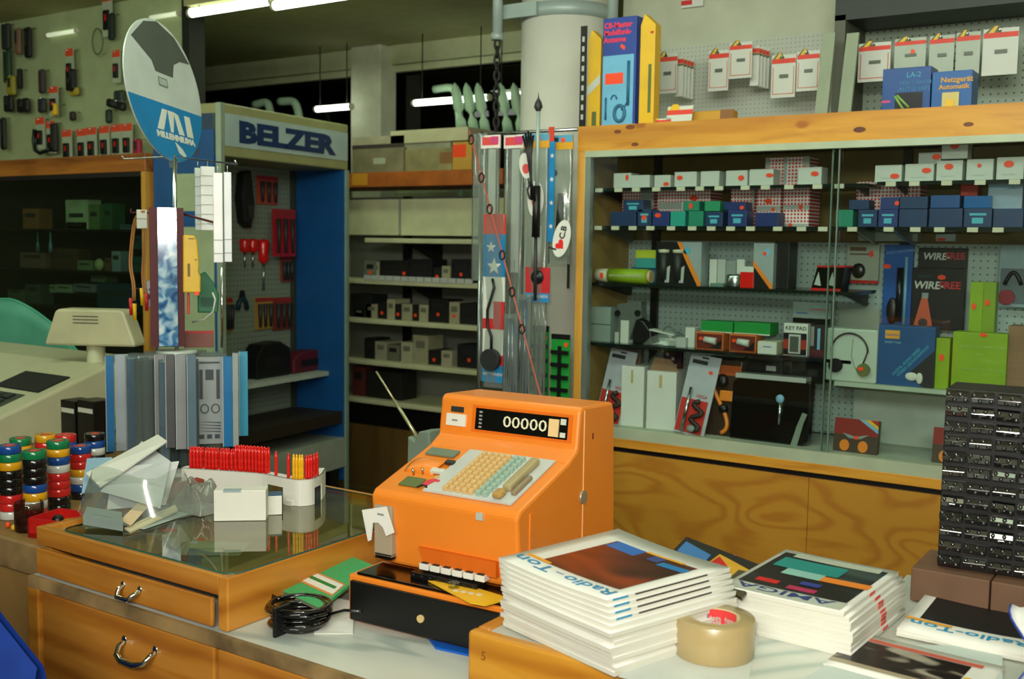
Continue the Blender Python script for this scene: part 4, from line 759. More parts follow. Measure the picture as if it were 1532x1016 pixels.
def oval(label, cx, cy, Y, rx, rz, rot, cb=True):
    p = P(cx, cy, Y=Y); t = thing('sticker_tag', label, 'tag', (p.x, Y, p.z), rot=(0, rot, 0))
    B().prism([(rx*math.cos(a), rz*math.sin(a)) for a in [k*PI/16 for k in range(32)]], 0, .003).build('white_oval', WHITE, t)
    if cb:
        text('I', .042, DGREY, t, (-rx*.35, -.001, -rz*.72), sx=1.1, rot=(PI/2, R(-90), 0), bold=.001)
        b = B(); hs = .022; b.prism([(hs*16*math.sin(a)**3/17, hs*(13*math.cos(a)-5*math.cos(2*a)-2*math.cos(3*a)-math.cos(4*a))/17) for a in [k*2*PI/24 for k in range(24)]], -.0015, 0, M=Matrix.Translation((0, 0, -rz*.34)) @ Matrix.Rotation(R(-60), 4, 'Y')); b.build('red_heart', mat('e82a2a', .4), t)
        text('C.B', .034, DGREY, t, (rx*.32, -.001, -rz*.02), rot=(PI/2, R(-90), 0), bold=.001)
    else:
        B().prism([(.016*math.cos(k*PI/5), -.012+.02*math.sin(k*PI/5)) for k in range(10)], -.0015, 0).build('red_heart', mat('e05050', .4), t); text('I', .03, DGREY, t, (-.006, -.001, -.072), sx=2.2)
    return t
oval('white oval tag with red heart and I, hanging in front of the black bundled wire', 801, 298, 3.49, .036, .07, 0, False)
oval('white oval tag reading I heart C.B beside the pine cabinet post', 840, 357, 3.50, .037, .072, R(14))
oval('second white oval tag half hidden behind the black bundled wire', 786, 248, 3.53, .028, .05, R(-12), False)
x0, x1, za, zb = rect(786, 400, 822, 452, 3.53); w_ = x1-x0; h = zb-za
o = B().box(-w_/2, w_/2, 0, .004, 0, h).build('magnet_foot_card', mat('cc2e34', .45), None, ((x0+x1)/2, 3.53, za)); tag(o, 'red card with blue lower edge holding a round black magnet foot', 'blister pack'); B().box(-w_/2, w_/2, -.001, 0, 0, h*.26).build('blue_band', mat('2a8cc8', .45), o); text('ANTENNEN', w_*.16, WHITE, o, (-w_*.42, -.002, h*.12))
B().lathe([(0, .018), (.012, .018), (.014, .010), (.026, .008), (.029, 0)], 24, M=Matrix.Translation((0, 0, h*.72)) @ Matrix.Rotation(PI/2, 4, 'X')).build('magnet_foot', mat('20242a', .25), o)
B().cyl((-.0, -.006, h), (.0, -.006, h+.16), .02, .016, 12).build('antenna_rod', LGREY, o)
# clear bags with rods at the bottom
for i, (xa, xb, ya, yb) in enumerate([(752, 775, 470, 605), (768, 795, 440, 612), (706, 728, 200, 420)]):
    t, w_, h = long_bag('rod_bag', ['narrow clear bag of steel rods below the white strip packs', 'clear bag of long steel rods standing left of the green packs', 'clear narrow bag at the left edge of the hanging antenna packs'][i], xa, ya, xb, yb, YB-.08+.04*i, bulge=.012)
    if i < 2:
        for k in range(5): B().cyl((-w_*.35+w_*.17*k, 0, .0), (-w_*.2+w_*.10*k, 0, h*.95), .0035, n=6).build('steel_rod', STEEL if k % 2 else mat('3c5878', .3), t)
a = P(702, 195, Y=3.46); c = P(800, 560, Y=3.42); b = B().cyl(a, a+(c-a)*(a.z/(a.z-c.z)*.999), .0032, n=8); o = b.build('fishing_rod', mat('c06050', .4)); tag(o, 'thin red rod with dark line guides running diagonally before the hanging packs', 'rod')
for f_ in (.04, .20, .33, .52, .67, .82): p = a.lerp(c, f_); B().tube([p+Vector((.012*math.cos(q_), -.004, .018*math.sin(q_))) for q_ in [k*PI/5 for k in range(10)]], .0035, 5, closed=True).build('line_guide', DMETAL, o)
# green packs
for i, (r_, l_) in enumerate([((796, 487, 820, 612), 'tall green and black blister pack with an orange dot, front left'), ((824, 500, 852, 610), 'green blister pack with black grips and an orange dot, beside the pine post')]):
    x0, x1, za, zb = rect(*r_, 3.60-.03*i); w_ = x1-x0; h = zb-za
    t = thing('grip_blister', l_, 'blister pack', ((x0+x1)/2, 3.60-.03*i, za)); B().box(-w_/2, w_/2, 0, .005, 0, h).build('green_card', mat('1c8c34', .45), t)
    B().box(-w_/2, w_/2, -.001, 0, h*.93, h).build('black_header', BLACK, t); b = B()
    for k in range(5): b.box(-w_*.45, w_*.45, -.012, 0, h*(.05+.17*k), h*(.10+.17*k))
    b.box(-w_*.06, w_*.06, -.014, 0, 0, h*.84); b.build('black_grip', BLACK, t); B().prism([(w_*.3+.008*math.cos(k*PI/4), h*.86+.009*math.sin(k*PI/4)) for k in range(8)], -.003, 0).build('price_sticker', STICK, t)
x = P(849, 400, Y=3.58).x; o = B().box(-.005, .005, 0, .004, 0, .13).build('perforated_strip', DMETAL, None, (x, 3.585, P(849, 432, Y=3.58).z)); tag(o, 'short dark perforated strip hanging by the pine corner post', 'strip')

# ------------------------------------------------------------------ left display case and wall of blister packs
lx = P(218, 300, Y=3.6).x
lc = thing('display_cabinet', 'dark glass fronted display cabinet with pine top beam at the left', 'cabinet', (0, 0, 0))
part('top_beam', PINE_D, [(-9.3, lx, 3.6, 3.65, 1.945, 2.04)], lc, .004); part('top_board', PINE_D, [(-9.3, lx, 3.65, 4.05, 2.02, 2.04)], lc)
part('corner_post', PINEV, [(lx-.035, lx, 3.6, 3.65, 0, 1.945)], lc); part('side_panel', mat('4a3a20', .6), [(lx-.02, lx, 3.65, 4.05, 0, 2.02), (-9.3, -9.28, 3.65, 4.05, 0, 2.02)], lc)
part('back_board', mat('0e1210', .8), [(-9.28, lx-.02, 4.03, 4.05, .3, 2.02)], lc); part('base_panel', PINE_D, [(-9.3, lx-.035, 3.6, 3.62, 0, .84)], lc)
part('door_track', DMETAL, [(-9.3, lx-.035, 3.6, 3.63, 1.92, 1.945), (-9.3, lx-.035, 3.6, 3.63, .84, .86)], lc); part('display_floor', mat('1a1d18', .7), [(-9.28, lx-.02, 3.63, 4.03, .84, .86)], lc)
LZ = [P(120, y, Y=3.75).z for y in (343, 404, 460)]
for z in LZ: part('glass_shelf', BLACK, [(-9.28, lx-.02, 3.70, 4.0, z-.012, z)], lc)
part('glass_door', GLASSD, [(-9.2, lx-.035, 3.61, 3.615, .86, 1.92)], lc)
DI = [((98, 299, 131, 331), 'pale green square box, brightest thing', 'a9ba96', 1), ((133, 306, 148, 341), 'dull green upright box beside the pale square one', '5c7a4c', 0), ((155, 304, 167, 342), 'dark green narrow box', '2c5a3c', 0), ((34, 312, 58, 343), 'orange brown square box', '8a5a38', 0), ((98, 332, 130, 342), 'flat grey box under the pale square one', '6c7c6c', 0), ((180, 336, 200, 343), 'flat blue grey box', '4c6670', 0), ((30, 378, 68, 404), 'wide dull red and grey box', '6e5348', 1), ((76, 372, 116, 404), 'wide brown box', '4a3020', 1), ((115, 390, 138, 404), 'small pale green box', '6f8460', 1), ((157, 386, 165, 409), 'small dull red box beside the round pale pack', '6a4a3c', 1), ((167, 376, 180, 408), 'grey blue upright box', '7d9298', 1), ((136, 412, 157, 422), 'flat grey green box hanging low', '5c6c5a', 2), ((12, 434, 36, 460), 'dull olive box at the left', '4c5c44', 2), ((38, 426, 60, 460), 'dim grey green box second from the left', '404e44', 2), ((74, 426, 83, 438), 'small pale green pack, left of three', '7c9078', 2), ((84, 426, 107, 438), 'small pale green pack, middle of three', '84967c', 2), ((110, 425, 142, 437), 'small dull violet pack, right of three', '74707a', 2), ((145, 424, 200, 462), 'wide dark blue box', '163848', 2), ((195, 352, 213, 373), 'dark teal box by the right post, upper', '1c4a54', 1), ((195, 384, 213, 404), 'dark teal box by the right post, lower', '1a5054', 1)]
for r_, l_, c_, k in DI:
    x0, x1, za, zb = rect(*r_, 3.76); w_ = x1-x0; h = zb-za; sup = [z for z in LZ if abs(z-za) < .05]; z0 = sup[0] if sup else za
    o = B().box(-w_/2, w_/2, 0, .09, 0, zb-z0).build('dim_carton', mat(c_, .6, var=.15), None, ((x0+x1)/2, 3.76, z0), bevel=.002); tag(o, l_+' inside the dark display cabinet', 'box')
    B().box(-w_*.35, w_*.3, -.001, 0, h*.55, h*.75).build('print_band', mat('2a2c28', .6), o)
p = P(149, 399, Y=3.76); o = B().sphere((0, 0, .035), .035, n=16, sc=(1, .6, 1)).build('round_pack', mat('a8b078', .5)); o.location = (p.x, 3.76, LZ[1]); tag(o, 'round pale green pack inside the dark display cabinet', 'pack')
for x, l_ in ((57, 'left of the two in the dark cabinet'), (76, 'right, bluer one of the two in the dark cabinet')):
    p = P(x, 377, Y=3.74); o = B().lathe([(0, 0), (.010, 0), (.011, .04), (.005, .06), (.004, .12), (0, .121)], 12).build('slim_bottle', mat('6c98a8' if x > 60 else '4c7a6c', .2)); o.location = (p.x, 3.74, p.z); tag(o, 'slim upright glass bottle, '+l_, 'bottle')
# cards on the left wall
def lw(name, label, cx, cy, w_, h, m, shape='card', Y=4.0, mm=None, rot=0):
    p = P(cx, cy, Y=Y); k = .0042   # metres for a pixel at that wall
    t = thing(name, label, 'hanging goods', (p.x, Y, p.z), rot=(0, rot, 0)); W_ = w_*k*1.2; Hh = h*k
    if shape == 'card':
        B().box(-W_/2, W_/2, 0, .006, -Hh/2, Hh/2).build('card', mm or mat('aab49a', .55), t); B().box(-W_/2, W_/2, -.001, 0, Hh*.30, Hh*.52).build('red_header', m, t)
        B().box(-W_*.28, W_*.28, -.014, 0, -Hh*.35, Hh*.10).build('tool', BLACK, t, bevel=.004); B().box(-W_*.05, W_*.10, -.016, -.013, -Hh*.15, 0).build('red_mark', RED, t)
    elif shape == 'tool':
        B().box(-W_/2, W_/2, -.02, .01, -Hh/2, Hh/2).build('body', m, t, bevel=min(W_, Hh)*.3); B().box(-W_*.15, W_*.15, -.024, 0, -Hh*.1, Hh*.35).build('label_patch', DGREY, t)
    B().cyl((0, -.02, Hh*.46), (0, 4.065-Y, Hh*.5), .003, n=6).build('hook', STEEL, t)
    return t
HR = mat('e04a28', .5)
low = [(60, 192, 'leftmost of the red topped cards, above the looped black cable'), (76, 198, 'second of the red topped cards in the lower row'), (100, 211, 'red topped card with a small black gadget, left of the gap'), (122, 210, 'red topped card right of the gap in the lower row'), (137, 208, 'red topped card with a square dark gadget, middle of the lower row'), (156, 206, 'red topped card above the dark square gadget'), (174, 204, 'red topped card left of the crimson pack'), (190, 203, 'red topped card nearest to the round blue sign')]
for x, y, l_ in low: lw('tool_card', l_, x, y+8, 19, 46, HR)
lw('crimson_pack', 'crimson round pack hanging low beside the blue sign', 207, 222, 14, 26, mat('a01c3c', .5), 'tool', 3.97)
hi = [(104, 100, 15, 50, 'upper red topped card with a black gadget on the left wall', 'card'), (174, 100, 14, 44, 'red topped card touching the grey sign edge', 'card'), (160, 22, 18, 60, 'highest red topped card, above the small tube reflection', 'card'), (80, 152, 18, 42, 'red topped card with a yellow pack below it', 'card')]
for x, y, a_, b_, l_, s_ in hi: lw('tool_card', l_, x, y, a_, b_, HR, s_)
tl = [(43, 64, 12, 46, 'long black tool hanging at the far left of the wall', BLACK), (28, 62, 12, 40, 'reddish brown pack beside the long black tool', mat('7a5c48', .5)), (10, 55, 16, 40, 'dark grey pack at the upper left edge of the wall', DGREY), (12, 100, 14, 50, 'dark green pack hanging at the left edge', mat('1f4028', .5)), (107, 120, 17, 32, 'black bell shaped gadget over a yellow card', BLACK), (18, 128, 18, 30, 'olive yellow pack hanging at the left', mat('9a9030', .5)), (31, 118, 6, 30, 'narrow dark stick beside the olive yellow pack', DMETAL), (64, 122, 11, 36, 'dark violet brown pack in the middle of the left wall', mat('3c2c30', .5)), (14, 155, 18, 26, 'black lump of a tool at the left edge', BLACK), (36, 158, 24, 22, 'black flat tool second from the left edge', BLACK), (64, 158, 14, 22, 'dark grey tool left of the yellow bottle pack', DGREY), (6, 200, 10, 50, 'black long box at the left edge above the beam', BLACK), (110, 174, 9, 14, 'small dark brown knob pack', mat('2c2018', .5)), (180, 148, 18, 24, 'dark green grey pack behind the sign', mat('2a3a30', .5)), (168, 40, 9, 38, 'black and green bottle gadget right of the tube reflection', mat('12241c', .5)), (164, 174, 9, 20, 'dark green small gadget above the red row', mat('1c3424', .5)), (82, 206, 12, 44, 'dark tall gadget with red header in the lower row', mat('201c1c', .5))]
for x, y, a_, b_, l_, m_ in tl: lw('hanging_tool', l_, x, y, a_, b_, m_, 'tool', 4.01)
lw('yellow_card', 'yellow card below the black bell shaped gadget', 112, 137, 18, 12, mat('a8942c', .5), 'tool', 4.02); lw('yellow_bottle', 'yellow topped small pack left of the bell shaped gadget', 83, 164, 9, 18, YEL, 'tool', 3.99)
t = lw('plane_tool', 'black wide flat tool with a tip, just left of the blue sign', 175, 157, 34, 12, BLACK, 'tool', 3.96, rot=R(14))
p = P(65, 215, Y=4.0); b = B().tube([(-.06, 0, .09), (-.075, 0, .02), (-.06, 0, -.04), (-.01, 0, -.06), (.06, 0, -.05), (.10, 0, -.035)], .012, 8); o = b.build('looped_cable', BLACK); o.location = (p.x, 3.98, p.z); tag(o, 'thick black looped cable hanging low on the left wall', 'cable')
p = P(146, 62, Y=4.0); b = B().tube([(.05*math.cos(a), 0, .075*math.sin(a)) for a in [k*PI/10 for k in range(20)]], .005, 6, closed=True); o = b.build('wire_coil', mat('5c6a4c', .5)); o.location = (p.x, 4.0, p.z); tag(o, 'thin green grey wire coil hanging beside the small tube reflection', 'coil')

# ------------------------------------------------------------------ storage shelving in the back aisle
sv = thing('metal_shelving', 'cream metal shelving with orange brown top board in the back aisle', 'shelving', (0, 0, 0))
sx0, sx1 = -5.15, -3.55; SY = 5.2
part('top_board', mat('a85a20', .5, var=.15), [(sx0, sx1, SY, SY+.45, 1.945, 2.035)], sv)
part('light_board', mat('c88a24', .5), [(P(527, 270, Y=SY).x, P(550, 270, Y=SY).x, SY-.003, SY, 1.955, 2.03)], sv)
part('back_panel', mat('7d8474', .6), [(sx0, sx1, SY+.43, SY+.45, .3, 1.9)], sv)
part('canopy', SHELFW, [(sx0, sx1, SY+.10, SY+.12, P(600, 352, Y=5.3).z, P(600, 298, Y=5.3).z)], sv)
part('divider', GREY, [(P(597, 330, Y=SY+.09).x, P(597, 330, Y=SY+.09).x+.008, SY+.085, SY+.1, P(600, 352, Y=5.3).z, P(600, 298, Y=5.3).z)], sv)
part('side_panel', SHELFW, [(sx0, sx0+.02, SY+.02, SY+.45, 0, 1.945), (sx1, sx1+.02, SY+.02, SY+.45, 0, 1.945)], sv)
part('upright', BLACK, [(P(602, 500, Y=5.55).x, P(602, 500, Y=5.55).x+.04, 5.55, 5.6, .3, 1.9)], sv)
VZ = [P(620, y, Y=SY).z for y in (357, 421, 482, 546, 606)]
for i, z in enumerate(VZ): part('shelf', SHELFW, [((sx0 if i else P(545, 357, Y=SY).x), sx1, SY, SY+.42, z-.03, z)], sv, .006)
for i, z in enumerate(VZ[:2]): B().prism([(SY+.05, z-.03), (SY+.40, z-.03), (SY+.40, z-.16)], P(600, 380, Y=SY).x, P(600, 380, Y=SY).x+.02, 'X').build('shelf_bracket', DMETAL, sv)
part('plinth', wood('plinth_boards', '75592a', '6a4f22', '4a3616', (6, 1, .6), .5, False), [(sx0, sx1, SY+.04, SY+.08, 0, .40)], sv)
part('shadow_gap', BLACK, [(sx0, sx1, SY+.06, SY+.08, .40, VZ[4]-.03)], sv)
tg = B(); x = P(545, 414, Y=SY).x
while x < -3.75: tg.box(x, x+.055, SY-.006, SY, VZ[1]-.002, VZ[1]+.028); x += .062
tg.build('price_strip', mat('b8bcb4', .5), sv)
rs = random.Random(11)
SI = []
CK = ['b', 'c', 'r']
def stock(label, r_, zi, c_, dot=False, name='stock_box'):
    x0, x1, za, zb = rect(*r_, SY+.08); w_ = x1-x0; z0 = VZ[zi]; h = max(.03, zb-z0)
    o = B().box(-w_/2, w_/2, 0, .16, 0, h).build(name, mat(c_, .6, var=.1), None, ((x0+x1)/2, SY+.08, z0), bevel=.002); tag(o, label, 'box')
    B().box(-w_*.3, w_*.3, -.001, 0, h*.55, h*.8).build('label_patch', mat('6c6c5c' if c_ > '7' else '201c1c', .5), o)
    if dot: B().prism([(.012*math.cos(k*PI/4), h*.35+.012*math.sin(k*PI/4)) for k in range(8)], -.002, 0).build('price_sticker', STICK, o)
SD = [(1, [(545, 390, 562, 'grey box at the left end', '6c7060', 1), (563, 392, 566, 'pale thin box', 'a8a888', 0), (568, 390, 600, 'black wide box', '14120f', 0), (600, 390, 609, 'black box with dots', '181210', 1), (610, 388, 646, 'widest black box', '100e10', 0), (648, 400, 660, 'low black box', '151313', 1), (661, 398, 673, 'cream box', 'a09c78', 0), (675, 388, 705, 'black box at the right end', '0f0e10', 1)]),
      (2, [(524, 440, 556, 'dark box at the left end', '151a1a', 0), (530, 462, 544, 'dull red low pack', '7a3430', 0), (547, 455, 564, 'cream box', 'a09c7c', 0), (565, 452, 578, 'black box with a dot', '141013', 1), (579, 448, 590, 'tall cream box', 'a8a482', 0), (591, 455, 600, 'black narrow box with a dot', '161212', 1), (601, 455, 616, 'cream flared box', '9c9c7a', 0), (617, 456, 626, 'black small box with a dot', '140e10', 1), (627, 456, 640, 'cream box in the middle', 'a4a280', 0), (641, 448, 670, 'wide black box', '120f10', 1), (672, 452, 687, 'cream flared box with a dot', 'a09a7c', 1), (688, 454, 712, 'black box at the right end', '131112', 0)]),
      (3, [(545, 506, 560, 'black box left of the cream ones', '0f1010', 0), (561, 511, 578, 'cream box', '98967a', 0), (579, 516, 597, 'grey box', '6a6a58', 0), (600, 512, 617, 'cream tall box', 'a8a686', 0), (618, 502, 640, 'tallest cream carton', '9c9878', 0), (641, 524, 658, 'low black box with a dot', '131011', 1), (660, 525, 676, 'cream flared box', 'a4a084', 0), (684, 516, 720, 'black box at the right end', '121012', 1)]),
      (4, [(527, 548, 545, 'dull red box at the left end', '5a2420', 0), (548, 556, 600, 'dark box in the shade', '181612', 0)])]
RN = {1: 'upper', 2: 'second', 3: 'third', 4: 'lowest'}
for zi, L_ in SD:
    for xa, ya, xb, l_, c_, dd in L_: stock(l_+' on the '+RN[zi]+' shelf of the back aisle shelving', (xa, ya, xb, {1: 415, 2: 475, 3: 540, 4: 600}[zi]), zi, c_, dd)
stock('black gadget stacked high at the middle of the second shelf of the back aisle shelving', (594, 432, 640, 446), 2, '100d0f') if False else None
# boxes on top of the shelving
TI = [((527, 200, 585, 232), 'cream plastic tray of papers', 'b0a888', 2.035, 5.24), ((527, 232, 608, 256), 'brownish grey carton with a pale round mark, lowest left', '7c7458', 2.035, 5.22), ((606, 226, 680, 254), 'olive tan open carton in the middle', '93885e', 2.035, 5.24)]
o = carton('old_carton', 'brownish grey carton with a round pale mark, left upon the back shelving', 'box', (527, 222, 604, 258), 5.22, .3, mat('7c7456', .7, var=.15), 2.035, deco=[(.42, .35, .65, .6, mat('a8ac90', .6), 'round_mark')])
o = carton('old_carton', 'flat dark edged carton stacked on the brownish grey one', 'box', (527, 204, 605, 221), 5.24, .3, mat('a89f84', .7, var=.15), P(560, 222, Y=5.22).z, deco=[(.0, .0, 1, .35, mat('3a302c', .7), 'dark_edge')])
o = carton('old_carton', 'olive tan carton in the middle upon the back shelving', 'box', (606, 222, 676, 255), 5.22, .3, mat('8e8458', .7, var=.2), 2.035, deco=[(.75, .3, 1, .8, mat('8a6038', .7), 'brown_side')])
o = carton('old_carton', 'pale lid-like flat carton lying on the olive tan carton', 'box', (584, 193, 700, 208), 5.24, .3, mat('c0ba94', .7), P(640, 212, Y=5.22).z)
o = carton('old_carton', 'grey carton under the pale flat lid upon the back shelving', 'box', (604, 209, 674, 221), 5.25, .3, mat('8c8c74', .7, var=.15), P(640, 222, Y=5.22).z)
o = carton('old_carton', 'yellow carton with an orange red label at the right upon the back shelving', 'box', (677, 212, 706, 251), 5.2, .3, mat('c8963a', .6), 2.035, deco=[(.02, .45, .7, .9, STICK, 'orange_label')])

# ------------------------------------------------------------------ blue tool stand with lettered header
A = Vector((-4.234, 3.694, 0)); Bv = Vector((-4.362, 4.768, 0)); BL_ = (Bv-A).length; BA = math.atan2(Bv.y-A.y, Bv.x-A.x)
BM = Matrix.Translation(A) @ Matrix.Rotation(BA, 4, 'Z'); BI = BM.inverted()
def PB(px, py, yl=None, xl=None):
    d = _f + CR*((px-766)/F) + CU*((508-py)/F); o = BI @ CAMP; dd = BI.to_3x3() @ d
    t = (yl-o.y)/dd.y if yl is not None else (xl-o.x)/dd.x
    return o+dd*t
ts = thing('tool_stand', 'blue and cream tool display stand with a lettered header, standing in the back aisle', 'display stand', A, BA)
zt = PB(330, 153, yl=0).z; zh = PB(330, 233, yl=0).z; z1_ = PB(330, 168, yl=-.001).z; z0_ = PB(330, 217, yl=-.001).z
part('header', mat('9a9a68', .5), [(0, BL_, 0, .42, zh, zt)], ts, .008)
part('header_sign', mat('a9bcb8', .45), [(.03, BL_-.01, -.004, 0, z0_, z1_)], ts)
a = PB(357, 200, yl=-.005); c = PB(503, 225, yl=-.005); ls = (z1_-z0_)
to = text('BELZER', ls*.88, mat('12305c', .45), ts, (a.x, -.006, z0_+ls*.19), bold=.008)
wdt = max(v.co.x for v in to.data.vertices); to.scale.x = (c.x-a.x)/wdt
LP_ = mat('bcc8b8', .5)
part('side_panel', STANDB, [(BL_-.03, BL_, .01, .42, .16, zh)], ts); part('side_panel', STANDB, [(0, .02, .01, .46, .16, zt-.05)], ts)
part('edge_post', ALUG, [(-.004, .022, -.004, .03, .1, zt)], ts); part('edge_post', mat('8aa090', .4), [(BL_-.022, BL_+.004, -.004, .01, .1, zh)], ts)
q = part('outer_panel', mat('a9b890', .6), [(-.004, 0, .05, .44, .95, 1.93)], ts)
B().box(-.006, -.004, .03, .44, 1.66, 1.74).box(-.006, -.004, .30, .44, 1.74, 2.1).box(-.006, -.004, .04, .14, 1.95, 2.15).build('blue_band', STANDB, q)
part('back_pegboard', PEGB_ := peg('pegboard_tools', '8e9a86', '3f4a40', pitch=.03), [(.02, BL_-.03, .39, .40, .2, zh)], ts)
part('inner_post', mat('303a30', .5), [(BL_-.055, BL_-.03, .36, .39, .2, zh)], ts)
zz = PB(440, 560, yl=.2).z
part('inner_shelf', mat('b9c4b4', .5), [(.02, BL_-.03, .12, .39, zz-.025, zz)], ts)
z2_ = PB(470, 632, yl=.1).z; part('lower_shelf', mat('2c2418', .6), [(.02, BL_-.03, .02, .39, z2_-.02, z2_+.05)], ts)
zq = PB(515, 698, yl=0).z; part('bottom_tray', mat('a9b4a0', .5), [(0, BL_, 0, .42, zq, .42)], ts); 
for q_ in ((.05, .12, .03, .1), (BL_-.14, BL_-.05, .03, .1), (.05, .12, .32, .4), (BL_-.14, BL_-.05, .32, .4)): part('foot', BLACK, [q_+(0, zq)], ts)
def onpeg(name, label, x0, y0, x1, y1, m, kind='card', d=.375):
    a = PB(x0, y1, yl=d); c = PB(x1, y0, yl=d); w_ = c.x-a.x; h = c.z-a.z
    wp = BM @ Vector(((a.x+c.x)/2, d, (a.z+c.z)/2)); t = thing(name, label, 'tool', wp, BA)
    if kind == 'card':
        B().box(-w_/2, w_/2, 0, .006, -h/2, h/2).build('card', m, t)
        b = B()
        for k in range(3): b.cyl((-w_*.3+w_*.3*k, -.012, -h*.42), (-w_*.3+w_*.3*k, -.012, h*.3), .008, .014, 8)
        b.build('tool_shafts', DGREY, t); B().box(-w_*.48, w_*.48, -.002, 0, h*.36, h*.48).build('header_print', mat('a02c28', .5), t)
    elif kind == 'driver':
        B().lathe([(0, h*.5), (w_*.4, h*.47), (w_*.5, h*.40), (w_*.4, h*.2), (w_*.45, h*.08), (w_*.2, h*.02), (0, 0)], 12).build('handle', m, t); B().cyl((0, 0, -h*.5), (0, 0, h*.02), .006, n=8).build('blade', STEEL, t)
    elif kind == 'plier':
        B().tube([(-w_*.4, 0, -h*.5), (-w_*.3, 0, -h*.1), (0, 0, h*.15)], .014, 8).tube([(w_*.4, 0, -h*.5), (w_*.3, 0, -h*.1), (0, 0, h*.15)], .014, 8).build('grip', m, t); B().prism([(-.02, h*.1), (.02, h*.1), (.006, h*.5), (-.006, h*.5)], -.01, .01).build('jaw', DMETAL, t)
    elif kind == 'bundle':
        B().prism([(-w_*.3, -h*.4), (w_*.2, -h*.5), (w_*.5, -h*.1), (w_*.2, h*.5), (-w_*.3, h*.45), (-w_*.5, 0)], -.06, .01).build('body', m, t, bevel=.012); B().box(-w_*.1, w_*.3, -.065, -.05, -h*.3, -h*.1).build('patch', mat('3a3028', .5), t)
    B().cyl((0, .0, h*.48), (0, .39-d, h*.48), .003, n=6).build('hook', STEEL, t); return t
onpeg('tool_bundle', 'dark hanging tool bundle with an orange tip at the left of the tool stand', 352, 255, 370, 342, mat('141414', .5), 'bundle')
onpeg('tool_card', 'orange red card of small tools high on the tool stand pegboard', 384, 265, 416, 305, mat('b05038', .5))
onpeg('tool_case', 'red cased card with silver tools hanging before the blue side wall', 408, 314, 442, 384, mat('b02430', .4), d=.30)
for i, x in enumerate((366, 378, 394)): onpeg('screwdriver', 'red handled screwdriver, '+['leftmost', 'middle', 'rightmost with the long bright blade'][i]+' of three in the tool stand', x-6, 357, x+6, 400+34*(i == 2), REDG, 'driver')
onpeg('tool_card', 'dull orange card with silver blades under the red cased card', 420, 384, 438, 422, mat('8c4a34', .5))
onpeg('pliers', 'dark blue handled pliers spread open on the tool stand pegboard', 354, 434, 371, 464, mat('14303c', .5), 'plier')
onpeg('tool_card', 'yellow orange card with a black top, lower left on the tool stand', 335, 445, 348, 497, mat('a87a30', .5))
onpeg('tool_card', 'yellow card with silver tools, left of the lower pair on the tool stand', 382, 444, 408, 494, mat('b08a3c', .5))
onpeg('tool_card', 'brown red card, right of the lower pair on the tool stand', 409, 444, 436, 495, mat('7c3826', .5))
def shelf_lump(name, label, x0, y0, x1, m, zb, d):
    a = PB(x0, y0, yl=d); c = PB(x1, y0, yl=d); w_ = c.x-a.x; wp = BM @ Vector(((a.x+c.x)/2, d, zb)); t = B(); h = a.z-zb
    t.prism([(-w_/2, 0), (w_/2, 0), (w_*.48, h*.8), (w_*.2, h), (-w_*.3, h*.96), (-w_*.5, h*.6)], 0, .12); o = t.build(name, m, None, wp, (0, 0, BA), bevel=.01); tag(o, label, 'tool'); B().box(-w_*.3, w_*.2, -.003, 0, h*.3, h*.6).build('patch', DMETAL, o)
shelf_lump('power_tool', 'black lumpy power tool lying on the shelf of the tool stand', 385, 515, 436, BLACK, zz, .2)
shelf_lump('red_case', 'dark red case lying on the shelf of the tool stand', 440, 528, 492, mat('5c1420', .5), zz, .2)

# ------------------------------------------------------------------ counters
ct = thing('sales_counter', 'low pale topped sales counter with pine drawers, under the cash register', 'counter', (-1.6, 1.36, 0))
ox, oy = 1.6, -1.36
def cpart(name, m, boxes, par=ct, bevel=0, o=(1.6, -1.36)):
    b = B(); [b.box(q[0]+o[0], q[1]+o[0], q[2]+o[1], q[3]+o[1], q[4], q[5]) for q in boxes]; return b.build(name, m, par, bevel=bevel)
lam = NT('laminate_top'); wv = lam.node('ShaderNodeTexWave'); wv.inputs['Scale'].default_value = 1.1; wv.inputs['Distortion'].default_value = 6; wv.inputs['Detail'].default_value = 3; lam.link(lam.coord((.5, 6, 1), (0, 0, R(12))), wv.inputs['Vector'])
lam.link(lam.ramp(wv.outputs['Fac'], [(0, 'a4b0ac'), (.08, 'c2c8c2'), (1, 'cdd0c8')]), lam.b.inputs['Base Color']); lam.b.inputs['Roughness'].default_value = .35
cpart('countertop', lam.m, [(-2.2, -1.036, 1.365, 2.12, .822, .84)])
cpart('chipboard_edge', CHIP, [(-2.2, -1.036, 1.352, 1.365, .815, .84)])
cpart('carcass', mat('3a2a18', .7), [(-2.19, -1.04, 1.40, 2.1, .02, .815)])
for i, (xa, xb) in enumerate(((-2.165, -1.595), (-1.585, -1.045))):
    d_ = cpart('drawer', COUNTER, [(xa, xb, 1.362, 1.385, .60, .808)], bevel=.004)
    cpart('drawer_panel', COUNTER, [(xa, xb, 1.362, 1.385, .05, .59)], bevel=.004)
    if i == 0: DR = d_
cpart('end_panel', COUNTERY, [(-2.21, -2.17, 1.355, 2.1, 0, .815)], bevel=.004)
